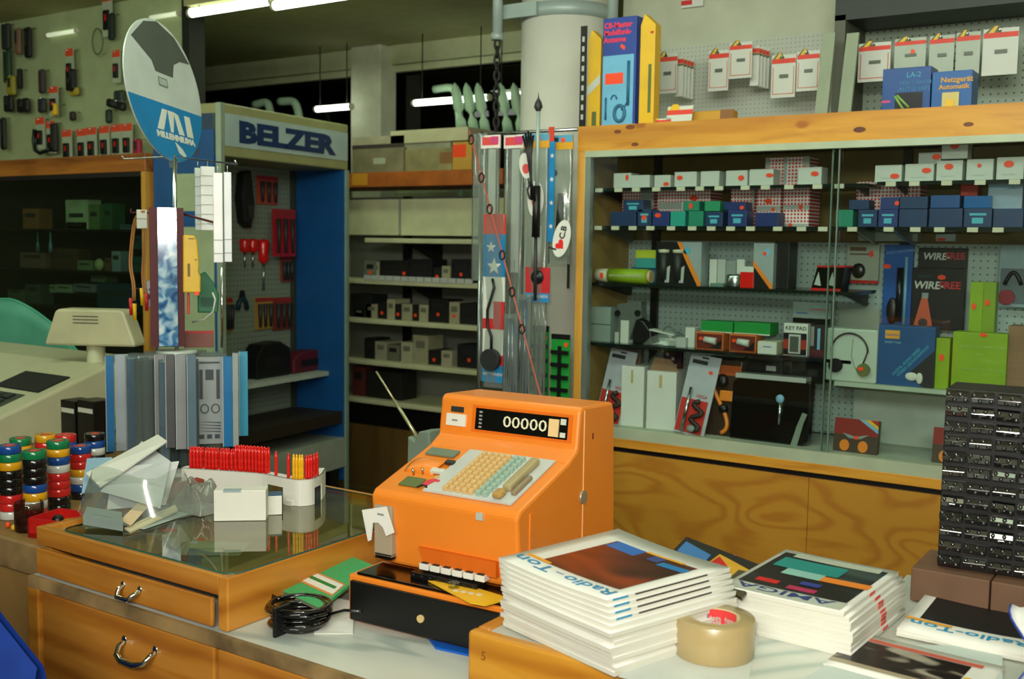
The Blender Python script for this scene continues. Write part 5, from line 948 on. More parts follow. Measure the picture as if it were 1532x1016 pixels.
def handle(par, x, y, z, w_=.085, off=(1.6, -1.36)):
    b = B(); X = x+off[0]; Y = y+off[1]
    b.tube([(X-w_/2, Y+.01, z+.018), (X-w_/2, Y-.012, z+.010), (X-w_/2+.006, Y-.024, z-.004), (X-w_*.2, Y-.03, z-.010), (X+w_*.2, Y-.03, z-.010), (X+w_/2-.006, Y-.024, z-.004), (X+w_/2, Y-.012, z+.010), (X+w_/2, Y+.01, z+.018)], [.006, .006, .006, .0075, .0075, .006, .006, .006], 10)
    b.sphere((X-w_/2, Y+.002, z+.018), .010, n=10, sc=(1, .5, 1.2)).sphere((X+w_/2, Y+.002, z+.018), .010, n=10, sc=(1, .5, 1.2)); return b.build('bow_handle', CHROME, par)
hp = P(195, 985, Y=1.34); handle(DR, hp.x, 1.362, hp.z+.002, .10)
gc = thing('drawer_unit', 'raised pine drawer unit with a glass plate on top, left on the sales counter', 'drawer unit', (-1.9, 1.375, .84))
go = (1.9, -1.375)
def gpart(name, m, boxes, par=gc, bevel=0, **k):
    b = B(); [b.box(q[0]+go[0], q[1]+go[0], q[2]+go[1], q[3]+go[1], q[4]-.84, q[5]-.84) for q in boxes]; return b.build(name, m, par, bevel=bevel, **k)
gpart('carcass', COUNTER, [(-2.2, -1.596, 1.375, 1.395, .908, .948), (-2.2, -2.18, 1.396, 2.049, .8405, .948), (-2.2, -1.596, 2.05, 2.07, .8405, .948)], bevel=.002)
gpart('side_board', COUNTERY, [(-1.595, -1.567, 1.373, 2.07, .8405, .948)], bevel=.003)
gpart('wooden_top', mat('9a8a60', .5, var=.2), [(-2.18, -1.595, 1.395, 2.05, .925, .935)])
dr = gpart('drawer', COUNTER, [(-2.19, -1.605, 1.366, 1.376, .845, .903)], bevel=.003)
hp2 = P(187, 890, Y=1.35)
b = B(); X = hp2.x+go[0]; z = hp2.z-.84; Y = 1.366+go[1]; w_ = .055
b.tube([(X-w_/2, Y+.01, z+.012), (X-w_/2, Y-.012, z+.006), (X-w_*.3, Y-.024, z-.006), (X+w_*.3, Y-.024, z-.006), (X+w_/2, Y-.012, z+.006), (X+w_/2, Y+.01, z+.012)], .0052, 10).sphere((X-w_/2, Y, z+.012), .008, n=10, sc=(1, .5, 1)).sphere((X+w_/2, Y, z+.012), .008, n=10, sc=(1, .5, 1)); b.build('bow_handle', CHROME, dr)
# glass plate with rounded near corner
def rpoly(x0, x1, y0, y1, r, rs_=(1, 1, 1, 1)):
    q = []
    for (cx, cy, a0), on in zip(((x1-r, y0+r, -90), (x1-r, y1-r, 0), (x0+r, y1-r, 90), (x0+r, y0+r, 180)), rs_):
        if on: q += [(cx+r*math.cos(R(a0+k*15)), cy+r*math.sin(R(a0+k*15))) for k in range(7)]
        else: q.append((cx+r*(1 if a0 in (-90, 0) else -1), cy+r*(-1 if a0 in (-90, 180) else 1)))
    return q
gl = B().prism([(x+go[0], y+go[1]) for x, y in rpoly(-2.13, -1.572, 1.388, 2.045, .03)], .951-.84, .9515-.84, 'Z').build('glass_plate', GLASST, gc)
b = B(); q = rpoly(-2.13, -1.572, 1.388, 2.045, .03); b.tube([(x+go[0], y+go[1], .949-.84) for x, y in q], .0022, 6, closed=True); b.build('glass_edge', mat('2c5a50', .15), gl)
GZ = .952
# things under the glass plate
for i, (x, y, m_, s_, l_) in enumerate([(-1.98, 1.56, STICK, (.02, .012), 'small orange slip under the glass plate, nearest the plastic bag'), (-1.60, 1.80, TEAL, (.014, .01), 'tiny teal slip under the glass plate near the register'), (-1.78, 1.52, LGREY, (.07, .05), 'pale card under the glass plate, left of centre')]):
    o = B().box(-s_[0], s_[0], -s_[1], s_[1], 0, .001).build('paper_slip', m_, None, (x, y, .9355), (0, 0, .3*i)); tag(o, l_, 'slip'); B().box(-s_[0]*.6, s_[0]*.4, -s_[1]*.3, 0, .001, .0014).build('print', GREY, o)
# left work table
lt = thing('work_table', 'brown work table with chipboard edge carrying the tape rolls, far left', 'table', (-3.6, 1.5, 0)); lo = (3.6, -1.5)
cpart('table_top', mat('8a6a3a', .55, var=.15), [(-5.4, -2.225, 1.50, 2.08, .81, .84), (-5.4, -2.66, 2.08, 2.42, .81, .84), (-5.4, -3.40, 2.42, 3.0, .81, .84)], lt, .002, lo); cpart('chipboard_edge', CHIP, [(-5.4, -2.225, 1.485, 1.5, .77, .84)], lt, 0, lo)
cpart('front_rail', mat('9c7a48', .6), [(-5.4, -2.42, 1.52, 1.54, .2, .77)], lt, 0, lo); cpart('leg', PINE_D, [(-2.30, -2.25, 1.52, 1.57, 0, .81)], lt, 0, lo); cpart('leg', PINE_D, [(-2.30, -2.25, 2.0, 2.05, 0, .81)], lt, 0, lo); cpart('leg', PINE_D, [(-5.35, -5.3, 2.9, 2.95, 0, .81)], lt, 0, lo); cpart('dark_shelf', BLACK, [(-2.9, -2.3, 1.6, 2.0, .3, .32)], lt, 0, lo)
# blue chair back
p = P(20, 960, Y=1.10); t = thing('office_chair', 'royal blue chair back at the lower left corner beside the drawer counter', 'chair', (p.x, 1.10, 0))
b = B(); zc = P(0, 868, Y=1.10).z
def cf(u, v, s): return ((u-.5)*.46, -.05*math.cos((u-.5)*3)+s*.03*math.sin(PI*min(1, v*1.0)*.9+.1), .45+v*(zc-.42)*(1-.9*max(0, u-.62)**1.1))
b.grid(lambda u, v: cf(u, v, -1), 14, 10).grid(lambda u, v: cf(u, v, 1), 14, 10); b.build('backrest', mat('0a3a9c', .7, var=.12), t, (-.14, 0, 0)); B().box(-.34, .02, -.35, .0, .40, .45).build('seat', mat('0a3a9c', .7), t, bevel=.02); B().cyl((-.16, -.15, .08), (-.16, -.15, .40), .025, n=12).build('pedestal', DMETAL, t)
b = B()
for k in range(5): a = k*2*PI/5; b.tube([(-.16, -.15, .09), (-.16+.24*math.cos(a), -.15+.24*math.sin(a), .03)], .02, 6)
b.build('foot_star', DMETAL, t)
# raised pine box for the magazines
mb = thing('pine_box_counter', 'raised pine counter box under the magazine stacks, lower right', 'counter', (-1.03, 1.42, 0)); mo = (1.03, -1.42)
cpart('front_board', PINE, [(-1.028, .45, 1.42, 1.445, .30, .949)], mb, .006, mo); cpart('side_board', COUNTERY, [(-1.028, -1.0, 1.4455, 1.95, .845, .949)], mb, .006, mo)
cpart('top', mat('b5b8ae', .5), [(-1.0, -.5, 1.45, 1.99, .93, .946), (-.5, .45, 1.45, 2.2, .93, .946)], mb, 0, mo); cpart('back_board', COUNTER, [(-1.0, -.5, 1.97, 1.99, .85, .93), (-.5, .42, 2.18, 2.2, .3, .93)], mb, 0, mo); cpart('right_board', COUNTER, [(.42, .45, 1.45, 2.18, 0, .93)], mb, 0, mo); cpart('plinth', mat('3a2a18', .7), [(-.97, .42, 1.46, 1.95, 0, .84)], mb, 0, mo)
text('5', .022, mat('8a5a24', .6), mb, (.03, -.0006, .905), name='pencil_mark')
MZ = .9495

# ------------------------------------------------------------------ cash register
W = .345; rg = thing('cash_register', 'bright orange mechanical cash register with black drawer, at the middle of the sales counter', 'cash register', (-1.412, 1.612, .8405), R(2.5))
b = B().box(-.012, W+.012, -.055, .40, .004, .098); b.build('drawer_case', ORANGE, rg, bevel=.004)
dw = B().box(-.004, W+.004, -.062, -.05, .008, .088).build('cash_drawer', BLACK, rg, bevel=.003); B().cyl((W*.50, -.067, .045), (W*.50, -.06, .045), .0075, n=14).build('lock', TAN, dw)
B().box(.006, W+.006, -.052, .03, .098, .104).build('black_ledge', BLACKG, rg, bevel=.002)
prof = [(.015, .112), (.0, .25), (.012, .262), (.20, .322), (.235, .342), (.245, .420), (.255, .428), (.395, .422), (.405, .40), (.42, .104), (.04, .104)]
body = B().prism(prof, 0, W, 'X').build('housing', ORANGE, rg, bevel=.006)
B().box(W-.0005, W+.0012, .262, .265, .15, .42).build('side_seam', mat('f8b878', .5), body)
B().box(W-.001, W+.002, .045, .055, .10, .25).build('side_rib', ORANGE, body)
B().cyl((W-.002, .262, .24), (W+.004, .262, .24), .014, n=20).build('side_lock', mat('a89c84', .4, .5), body); B().box(W, W+.001, .30, .305, .355, .368).build('side_scratch', mat('7a2c10', .5), body)
# display strip (front of the tower, nearly vertical)
def TW(x, z, y=-.0015): f_ = (z-.342)/.078; return (x, .235+.010*f_+y, z)
MT = Matrix.Translation((0, .235, .342)) @ Matrix.Rotation(-math.atan2(.010, .078), 4, 'X')
dsp = B().box(.095, .32, -.003, .004, .018, .064, M=MT).build('display_window', BLACKG, rg)
b = B().box(.085, .33, -.001, .002, .012, .070, M=MT); b.build('display_frame', mat('e06c14', .4), rg)
to = text('00000', .034, mat('e8e6c8', .5), dsp, (MT @ Vector((.165, -.0045, .030))), rot=(PI/2-.12, 0, 0), sx=.95, name='digits')
to.scale.x = .107/max(v.co.x for v in to.data.vertices)
B().box(.277, .300, -.006, 0, .022, .058, M=MT).build('pale_flag', mat('e8c890', .5), dsp); B().box(.304, .316, -.005, 0, .048, .060, M=MT).box(.304, .316, -.005, 0, .022, .032, M=MT).build('small_flag', CARD, dsp)
b = B(); [b.box(.105, .112, -.0045, 0, .022+.008*k, .026+.008*k, M=MT) for k in range(5)]; b.build('tiny_print', GREY, dsp)
B().box(.030, .062, -.003, 0, .050, .062, M=MT).build('name_plate', DGREY, rg); B().box(.020, .070, -.004, 0, .020, .046, M=MT).build('white_label', WHITE, rg)
B().box(.035, .05, -.0045, -.003, .030, .034, M=MT).build('label_print', GREY, rg)
# sloped keyboard
SLA = math.atan2(.322-.262, .20-.012); MS = Matrix.Translation((0, .012, .262)) @ Matrix.Rotation(SLA, 4, 'X'); LS = math.hypot(.188, .06)
B().box(.112, .318, .012, LS-.006, .001, .005, M=MS).build('keyboard_plate', mat('c3c8c4', .35), rg)
MK = [mat('d8b478', .4), mat('9cb8a8', .4)]
kproto = {}
def key(x, y, c):
    if c not in kproto:
        o = B().prism([(-.0058, 0), (.0058, 0), (.0045, .009), (-.0045, .009)], -.0055, .0055).build('key', MK[c], rg, bevel=.001); kproto[c] = o
    else: o = kproto[c].copy(); COL.objects.link(o); o.parent = rg
    o.matrix_local = MS @ Matrix.Translation((x, y, .005)); return o
for c in range(5):
    for k in range(10): key(.160+.0150*c, .026+.0162*k, 0)
for c in range(2):
    for k in range(10): key(.237+.0155*c, .026+.0162*k, 1)
B().box(.276, .296, .05, .17, .005, .020, M=MS).build('motor_bar', mat('a89a70', .4), rg, bevel=.005); B().box(.270, .292, .018, .045, .005, .018, M=MS).build('round_key', mat('b08a4c', .4), rg, bevel=.006); B().box(.30, .312, .04, .11, .003, .014, M=MS).build('side_bar', mat('8c7c60', .4), rg, bevel=.004)
B().box(.045, .092, .020, .055, .001, .004, M=MS).build('olive_plate', OLIVE, rg, bevel=.001); B().box(.022, .095, .150, .178, .001, .006, M=MS).build('grey_plate', mat('6c7c68', .4), rg, bevel=.001)
B().grid(lambda u, v: MS @ Vector((.020+.072*u, .075+.062*v, .014*math.sin(PI*min(1, v))**.7*math.sin(PI*(.15+.7*u)))), 8, 8).build('key_hump', ORANGE, rg, thick=.001)
b = B().cyl(MS @ Vector((.050, .068, .0)), MS @ Vector((.050, .068, .014)), .0022, n=8).cyl(MS @ Vector((.068, .076, .0)), MS @ Vector((.068, .076, .014)), .0022, n=8); b.build('pin', STEEL, rg)
B().box(.085, .115, .078, .092, .003, .010, M=MS).build('white_lever', CARD, rg, bevel=.001); B().box(.095, .115, .118, .130, .004, .010, M=MS).build('dark_lever', DGREY, rg)
# red figure sticker: plain little running figure
b = B(); b.prism([(.098, .030), (.112, .028), (.118, .046), (.128, .048), (.127, .054), (.112, .056), (.102, .048)], .0052, .0064, 'Z', M=MS); b.build('red_sticker_figure', mat('d03848', .5), rg)
B().prism([(.092, .018), (.098, .016), (.106, .028), (.112, .020), (.118, .020), (.112, .030), (.100, .032)], .0050, .0062, 'Z', M=MS).build('sticker_legs', BLACK, rg); B().prism([(.113+.006*math.cos(k*PI/5), .063+.006*math.sin(k*PI/5)) for k in range(10)], .0052, .0064, 'Z', M=MS).build('sticker_head', TAN, rg)
# front face fittings
B().box(.012, .056, -.004, .014, .128, .232).build('receipt_plate', mat('a89a84', .45), rg, bevel=.001)
b = B(); [b.box(.016, .056, -.007, .01, .124+.004*k, .126+.004*k) for k in range(3)]; b.build('cutter_edge', BLACK, rg)
b = B().prism([(-.014, .218), (.048, .234), (.068, .184), (.048, .174), (.040, .190), (.028, .198), (.014, .196), (.010, .160), (.002, .156)], -.012, -.010, 'Y'); rc = b.build('receipt', PAPER, rg); B().box(.026, .042, -.0125, -.012, .214, .218).build('receipt_print', GREY, rc)
B().box(.255, .270, -.003, .01, .236, .250).build('small_white_patch', LGREY, rg)
B().prism([(.118, .160), (.30, .160), (.30, .130), (.135, .130)], -.0005, .02).build('recess', mat('d8660f', .5), rg)
for k in range(6):
    o = B().box(.128+.026*k, .150+.026*k, -.010, .01, .120, .132).build('tab_key', WHITE, rg, bevel=.001); B().box(.132+.026*k, .146+.026*k, -.008, .008, .132, .134).build('tab_top', DGREY, o)
B().box(.115, .27, -.020, .015, .104, .115).build('slot_mechanism', BLACK, rg); b = B(); [b.cyl((.12+.02*k, -.02, .107), (.12+.02*k, -.006, .112), .005, n=8) for k in range(8)]; b.build('slot_rollers', DMETAL, rg)
ys = thing('yellow_paper', 'yellow printed paper lying on the black ledge of the cash register', 'paper', rg.matrix_basis @ Vector((.205, -.045, .1055)), R(-6))
B().prism([(-.045, .012), (.0, .045), (.14, .04), (.13, -.02), (.10, -.028)], 0, .002, 'Z').build('sheet', mat('e8b820', .45), ys); B().cyl((.02, .015, .002), (.02, .015, .012), .011, n=12).build('glass_lid', GLASS, ys)
b = B(); [b.box(.03+.016*k, .04+.016*k, .0+.004*k, .008+.004*k, .002, .0026) for k in range(4)]; b.build('pale_print', CARD, ys)
o = B().prism([(-.08, .03), (.06, .03), (.09, -.02), (.0, -.03)], 0, .004, 'Z').build('blue_folder', mat('0a5ac0', .4), None, rg.matrix_basis @ Vector((.22, -.05, .0003))); tag(o, 'blue plastic folder edge sticking out from under the cash register drawer', 'folder')
# crank rod behind the register
t = thing('telescopic_rod', 'slanted silver telescopic rod in a grey base behind the cash register', 'rod', P(625, 655, Y=2.02)+Vector((0, 0, -.04)))
r0 = Vector((0, 0, .04)); r1 = P(563, 556, Y=2.05)-t.location; B().cyl(r0, r0.lerp(r1, .55), .0045, n=8).cyl(r0.lerp(r1, .55), r1, .0028, n=8).build('rod', mat('a8a880', .3, .6), t)
B().prism([(-.018, -.09), (.060, -.09), (.050, .065), (.018, .06), (.006, .035), (-.016, .045)], -.02, .03).build('grey_base', mat('6f8072', .5), t, bevel=.004); B().box(-.02, .06, -.02, .03, -.305, -.09).build('stand_foot', DGREY, t)

# cable coil, green book, paper
p = P(432, 945, Z=.84); ccx = (-1.475, 1.475)
b = B(); rr = random.Random(3)
for k in range(11):
    r_ = .036+.024*rr.random(); z = .006+.0042*k; ex = rr.uniform(-.008, .008); ey = rr.uniform(-.006, .006); til = rr.uniform(-.006, .006)
    b.tube([(ex+r_*1.05*math.cos(a), ey+r_*.95*math.sin(a), z+til*math.cos(a+k)) for a in [i*PI/12 for i in range(24)]], .0042, 6, closed=True)
b.tube([(.05, .01, .03), (.09, .03, .045), (.13, .035, .05)], .0032, 6).tube([(-.055, .0, .045), (-.075, .0, .05), (-.078, .0, .03), (-.06, 0, .02)], .0032, 6)
o = b.build('cable_coil', BLACKG, None, (ccx[0], ccx[1], .8405)); tag(o, 'coil of shiny black cable lying on the low counter left of the cash register', 'cable')
B().box(-.004, .004, -.070, -.028, .0, .058).build('tie_band', BLACK, o, bevel=.002)
def slab(name, label, cat, pts, th, m, group=None, z=False):
    """thin sheet through four picture points (px, py, height)"""
    v = [P(a, c, Z=h) for a, c, h in pts]; ctr = sum(v, Vector())/4; ctr.z = min(q.z for q in v); n = (v[1]-v[0]).cross(v[3]-v[0]).normalized(); n = n if n.z > 0 else -n
    b = B(); lo = [q-ctr-n*th for q in v]; up_ = [q-ctr for q in v]
    b.add(lo+up_, [(0, 1, 2, 3), (4, 7, 6, 5), (0, 4, 5, 1), (1, 5, 6, 2), (2, 6, 7, 3), (3, 7, 4, 0)]); o = b.build(name, m, None, ctr); tag(o, label, cat, group)
    o['_n'] = list(n); ex = (v[1]-v[0]); ey = (v[3]-v[0])
    return o, v[0]-ctr, ex, ey, n
gb = NT('green_pattern'); vo = gb.node('ShaderNodeTexBrick'); vo.inputs['Scale'].default_value = 70; gb.link(gb.coord((1, 1, 1)), vo.inputs['Vector'])
vo.inputs['Color1'].default_value = lin('1f9a52'); vo.inputs['Color2'].default_value = lin('2aa860'); vo.inputs['Mortar'].default_value = lin('6cb488'); vo.inputs['Mortar Size'].default_value = .02; gb.link(vo.outputs[0], gb.b.inputs['Base Color'])
o, o0, ex, ey, n = slab('green_book', 'green patterned booklet with white title bar, leaning tilted left of the cash register', 'book', [(415, 880, .885), (478, 910, .885), (560, 846, .905), (494, 820, .905)], .006, gb.m)
ey = -ex+ (P(560, 846, Z=.905)-P(415, 880, Z=.885)); ey = P(494, 820, Z=.905)-P(415, 880, Z=.885)
def onslab(par, o0, ex, ey, n, q, th, nm, m):
    v = [o0+ex*u+ey*w_+n*.0004 for u, w_ in q]; k = len(v); b = B(); b.add(v+[p_+n*th for p_ in v], [tuple(range(k))[::-1], tuple(range(k, 2*k))]+[(i, (i+1) % k, k+(i+1) % k, k+i) for i in range(k)]); return b.build(nm, m, par)
onslab(o, o0, ex, ey, n, [(.02, .24), (.98, .24), (.98, .50), (.02, .50)], .0006, 'orange_border', mat('d08848', .5)); onslab(o, o0, ex, ey, n, [(.06, .27), (.96, .27), (.96, .47), (.06, .47)], .0012, 'title_bar', WHITE); onslab(o, o0, ex, ey, n, [(.3, .35), (.9, .35), (.9, .40), (.3, .40)], .0016, 'title_print', GREEN)
onslab(o, o0, ex, ey, -n, [(0, 0), (1, 0), (1, .02), (0, .02)], .006, 'page_edge', mat('d8b8b0', .5))
o, *_q = slab('white_paper', 'crumpled white paper under the green booklet beside the cable coil', 'paper', [(470, 948, .843), (528, 948, .843), (530, 900, .85), (478, 890, .87)], .002, PAPER)
o = B().prism([(.022*math.cos(k*PI/8)*(1+.15*math.sin(3*k)), .028+.026*math.sin(k*PI/8)) for k in range(16)], -.02, .02).build('film_lump', glass('grey_film', 'b8c0b8', 1.8, .5, .15, '66706a'), None, (-1.50, 1.80, .8405), bevel=.006); tag(o, 'crumpled grey plastic lump between the drawer unit and the cash register', 'lump')
b = B().box(-.03, .03, -.02, .02, 0, .05); o = b.build('black_adapter', BLACK, None, (-1.468, 1.74, .8405), (0, 0, .3), bevel=.006); tag(o, 'black plug adapter behind the grey plastic lump, left of the register', 'adapter'); B().box(-.012, .012, -.022, -.018, .03, .045).build('red_tip', RED, o)

# ------------------------------------------------------------------ magazines
def mag_mesh(w_, d_, th, bulge=.0, nu=10, nv=6):
    b = B()
    def zt_(u, v): return bulge*(math.sin(PI*u)*-.35+.9*v*(1-u)*.6)
    for top in (0, 1):
        b.grid(lambda u, v: ((u)*w_, v*d_, zt_(u, v)+(th if top else 0)), nu, nv, 0, sm=True)
    N = nu+1; per = [(i, 0) for i in range(nu)]+[(nu, j) for j in range(nv)]+[(i, nv) for i in range(nu, 0, -1)]+[(0, j) for j in range(nv, 0, -1)]
    vs = []; fs = []
    for i, j in per: u, v = i/nu, j/nv; vs += [(u*w_, v*d_, zt_(u, v)), (u*w_, v*d_, zt_(u, v)+th)]
    k = len(per)
    for i in range(k): fs.append((2*i, 2*((i+1) % k), 2*((i+1) % k)+1, 2*i+1))
    b.add(vs, fs, 0); return b, zt_
def patch(par, w_, d_, th, zt_, x0, x1, y0, y1, m, nm, lift=.0006, skew=None):
    b = B(); f_ = lambda u, v: (x0+(x1-x0)*u, y0+(y1-y0)*v)
    def g(u, v): x, y = f_(u, v); return (x, y, zt_(x/w_, y/d_)+th+lift)
    b.grid(g, 8, 6, 0, sm=True); return b.build(nm, m, par, fix=False)
def mtext(s, size, m, par, w_, d_, th, zt_, x, y, width):
    o = text(s, size, m, par, (0, 0, 0), rot=(0, 0, 0), ext=.0002, bold=.0004); vv = o.data.vertices; mx = max(v.co.x for v in vv); sc = width/mx
    for v in vv: X = x-v.co.x*sc; Y = y-v.co.y; v.co = (X, Y, zt_(X/w_, Y/d_)+th+.0009+v.co.z)
    o.scale = (1, 1, 1); return o
PG = mat('d9d8cc', .7, var=.03)
def stack(base, rz, n, w_, d_, th, offs, name, lab, grp, top_fn, bulge=0, z0=MZ, side_m=None):
    rt = None
    for i in range(n):           # i = 0 is the lowest
        z = z0+i*th; ox, oy, dr_ = offs(i)
        t = D.objects.new(name, None); COL.objects.link(t); t.empty_display_size = .05
        M = Matrix.Translation((base[0], base[1], z)) @ Matrix.Rotation(rz+dr_, 4, 'Z') @ Matrix.Translation((ox, oy, 0)); t.matrix_world = M
        tag(t, lab(i), 'magazine', grp); b, zf = mag_mesh(w_, d_, th*.80, bulge*(i/(n-1))**2 if n > 1 else bulge); b.build('pages', PG, t)
        cvb = B(); tk = th*.80; bb = bulge*(i/(n-1))**2 if n > 1 else bulge
        b2, zf2 = mag_mesh(w_+.001, d_+.001, th*.14, bb); o = b2.build('cover', mat('e4e4de', .3, var=.02), t); o.location = (-.0005, -.0005, tk)
        if side_m: side_m(t, i, w_, d_, tk, zf2)
        if i == n-1: top_fn(t, w_, d_, th*.95, zf2)
CYB = mat('2090c0', .35)
def photo_mat(name, stops, sc=5, rough=.3):
    t = NT(name); gr = t.noise(t.coord((1, 1.6, 1)), sc, 1.2, .6); t.link(t.ramp(gr, stops), t.b.inputs['Base Color']); t.b.inputs['Roughness'].default_value = rough; return t.m
def top1(t, w_, d_, th, zf):
    patch(t, w_, d_, th, zf, .05, .245, .052, .235, photo_mat('cover_photo_brown', [(.28, '1a1008'), (.42, '5c2410'), (.55, '8c3812'), (.75, 'a04010')]), 'cover_photo')
    patch(t, w_, d_, th, zf, .150, .178, .205, .2345, mat('3a4a8c', .35), 'photo_corner', .0010); patch(t, w_, d_, th, zf, .055, .125, .200, .236, mat('2e6cc0', .35), 'blue_corner', .0009)
    patch(t, w_, d_, th, zf, .125, .215, .232, .240, mat('e8a820', .4), 'yellow_stripe', .0012); patch(t, w_, d_, th, zf, .185, .247, .195, .215, mat('1f7cc0', .35), 'blue_band', .0012); patch(t, w_, d_, th, zf, .016, .075, .050, .058, mat('f0a418', .4), 'orange_stripe', .0014)
    mtext('Radio', .034, CYB, t, w_, d_, th, zf, .258, .040, .12); mtext('-', .030, mat('7aa0c0', .4), t, w_, d_, th, zf, .132, .042, .02); mtext('Ton', .036, CYB, t, w_, d_, th, zf, .104, .044, .095)
rr = random.Random(5)
def side1(t, i, w_, d_, tk, zf):
    if i >= 10: 
        b = B().box(w_, w_+.0008, .012, .045, tk*.55, tk*1.1); b.build('spine_title', CYB, t); B().box(w_, w_+.0008, .06, d_*.8, tk*.6, tk*1.05).build('spine_photo', mat('3c3030', .4), t)
off1 = [(rr.uniform(-.004, .004), rr.uniform(-.004, .004), rr.uniform(-.012, .012)) for _ in range(14)]
stack((-1.005, 1.475), R(-18), 14, .272, .285, .0078, lambda i: (off1[i][0]*(i < 9)-(max(0, i-8)*.006)+.012, off1[i][1]*(i < 9)+(max(0, i-8)*.003), off1[i][2]*(i < 10)), 'magazine',
      lambda i: 'white magazine with brown and blue cover picture, topmost of the tallest stack beside the register' if i == 13 else 'white edged magazine in the tallest stack beside the cash register, '+(ORD[13-i]+' from the top'), 'magazines in the stack next to the cash register', top1, .012, side_m=side1)
def top2(t, w_, d_, th, zf):
    patch(t, w_, d_, th, zf, .008, .200, .045, .255, photo_mat('cover_photo_dark', [(.3, '0c0c0c'), (.5, '1c1a18'), (.62, '2c3a38'), (.8, '4c5a50')], 9), 'cover_photo'); patch(t, w_, d_, th, zf, .020, .14, .165, .225, mat('1f8a84', .35), 'teal_shape', .0012)
    patch(t, w_, d_, th, zf, .05, .12, .13, .165, mat('8cc0b8', .35), 'pale_shape', .0011); patch(t, w_, d_, th, zf, .120, .205, .13, .158, ORANGE, 'orange_shape', .0013); patch(t, w_, d_, th, zf, .03, .07, .065, .085, RED, 'red_shape', .0013); patch(t, w_, d_, th, zf, .09, .14, .055, .075, mat('b02858', .4), 'crimson_shape', .0014); patch(t, w_, d_, th, zf, .10, .135, .09, .11, mat('2c3c8c', .4), 'blue_shape', .0013); patch(t, w_, d_, th, zf, .03, .19, .235, .262, mat('b0b8a8', .4), 'pale_strip', .0012)
    patch(t, w_, d_, th, zf, .006, .204, .004, .043, mat('b9c0b4', .35), 'title_ground', .0008); mtext('AMIGA', .034, mat('2a3c78', .4), t, w_, d_, th, zf, .185, .040, .172)
def side2(t, i, w_, d_, tk, zf):
    b = B().box(w_, w_+.0012, .125+.004*(7-i), .150+.004*(7-i), tk*.3, tk*1.1); b.build('spine_title', REDG, t)
off2 = [(rr.uniform(-.003, .003), rr.uniform(-.003, .003), rr.uniform(-.01, .01)) for _ in range(9)]
stack((-.683, 1.690), R(-3), 9, .212, .275, .0082, lambda i: (off2[i][0]+(.003*(8-i) if i > 3 else .012), off2[i][1], off2[i][2]), 'magazine',
      lambda i: 'magazine with dark, teal and orange cover and slanted blue title, topmost of the middle stack' if i == 8 else 'white edged magazine in the middle stack behind the tape roll, '+ORD[8-i]+' from the top', 'magazines in the middle stack', top2, .003, side_m=side2)
def top3(t, w_, d_, th, zf):
    patch(t, w_, d_, th, zf, .020, .205, .075, .250, mat('05060a', .55), 'cover_photo'); patch(t, w_, d_, th, zf, .02, .075, .205, .252, mat('1a4c9c', .35), 'blue_corner', .001); patch(t, w_, d_, th, zf, .075, .20, .246, .256, mat('c09a30', .4), 'yellow_stripe', .0012)
    patch(t, w_, d_, th, zf, .0, .075, .060, .070, mat('e8a020', .4), 'orange_stripe', .0012); mtext('Radio-Ton', .032, CYB, t, w_, d_, th, zf, .20, .060, .19)
stack((-.428, 1.825), R(0), 2, .215, .31, .006, lambda i: (0, .003*i, 0), 'magazine', lambda i: 'magazine with black and blue cover picture right of the middle stack' if i else 'magazine just under the one with the black and blue cover', None, top3, .010)
def top4(t, w_, d_, th, zf):
    patch(t, w_, d_, th, zf, .0, .185, .035, .135, photo_mat('cover_photo_figures', [(.4, '120c0a'), (.55, '241810'), (.66, '9c9484'), (.8, 'b8b0a0')], 16), 'cover_photo'); patch(t, w_, d_, th, zf, .0, .20, .136, .150, mat('c8604c', .4), 'salmon_stripe', .0012); patch(t, w_, d_, th, zf, .0, .2, .02, .034, mat('a89a80', .5), 'tan_stripe', .0009)
    patch(t, w_, d_, th, zf, .145, .20, .030, .040, mat('d8343c', .4), 'red_stripe', .0014); patch(t, w_, d_, th, zf, .188, .198, .07, .085, YEL, 'yellow_mark', .0012)
stack((-.487, 1.620), R(-4), 1, .225, .17, .005, lambda i: (0, 0, 0), 'magazine', lambda i: 'magazine with dark photo of pale figures and salmon stripe, front right', None, top4, .002)
# loose sheets
sm = NT('printed_sheet'); wv = sm.node('ShaderNodeTexWave'); wv.inputs['Scale'].default_value = 6; wv.inputs['Distortion'].default_value = 1.5; sm.link(sm.coord((1, 1, 1), (0, 0, R(35))), wv.inputs['Vector']); sm.link(sm.ramp(wv.outputs['Fac'], [(0, 'b4c0b8'), (.4, 'ccd2ca'), (1, 'd6d8d0')]), sm.b.inputs['Base Color'])
def sheet(label, pts, m, th=.0008): return slab('paper_sheet', label, 'paper', pts, th, m)[0]
sheet('large printed sheet with grey green streaks, spread between tape roll and magazines', [(1040, 1035, MZ+.0016), (1290, 1060, MZ+.0016), (1300, 940, MZ+.0016), (1120, 900, MZ+.0016)], sm.m)
sheet('white sheet under the tape roll at the lower edge', [(925, 1012, MZ+.0030), (1110, 1060, MZ+.0030), (1140, 930, MZ+.0030), (1060, 915, MZ+.0030)], mat('cdd3cf', .5))
sheet('pale blue grey sheet at the lower edge right of the tape roll', [(1200, 1016, MZ+.0034), (1500, 1060, MZ+.0034), (1500, 965, MZ+.0034), (1290, 965, MZ+.0034)], mat('c4d0cc', .5))
o = B().prism([(0, 0), (.145, 0), (.145, .050), (0, .062)], 0, .002).build('grey_sheet', mat('a4aca4', .5), None, (P(1230, 850, Y=1.98).x, 1.978, MZ)); tag(o, 'upright grey card standing behind the middle magazine stack', 'card'); o.rotation_euler = (R(-4), 0, R(3))
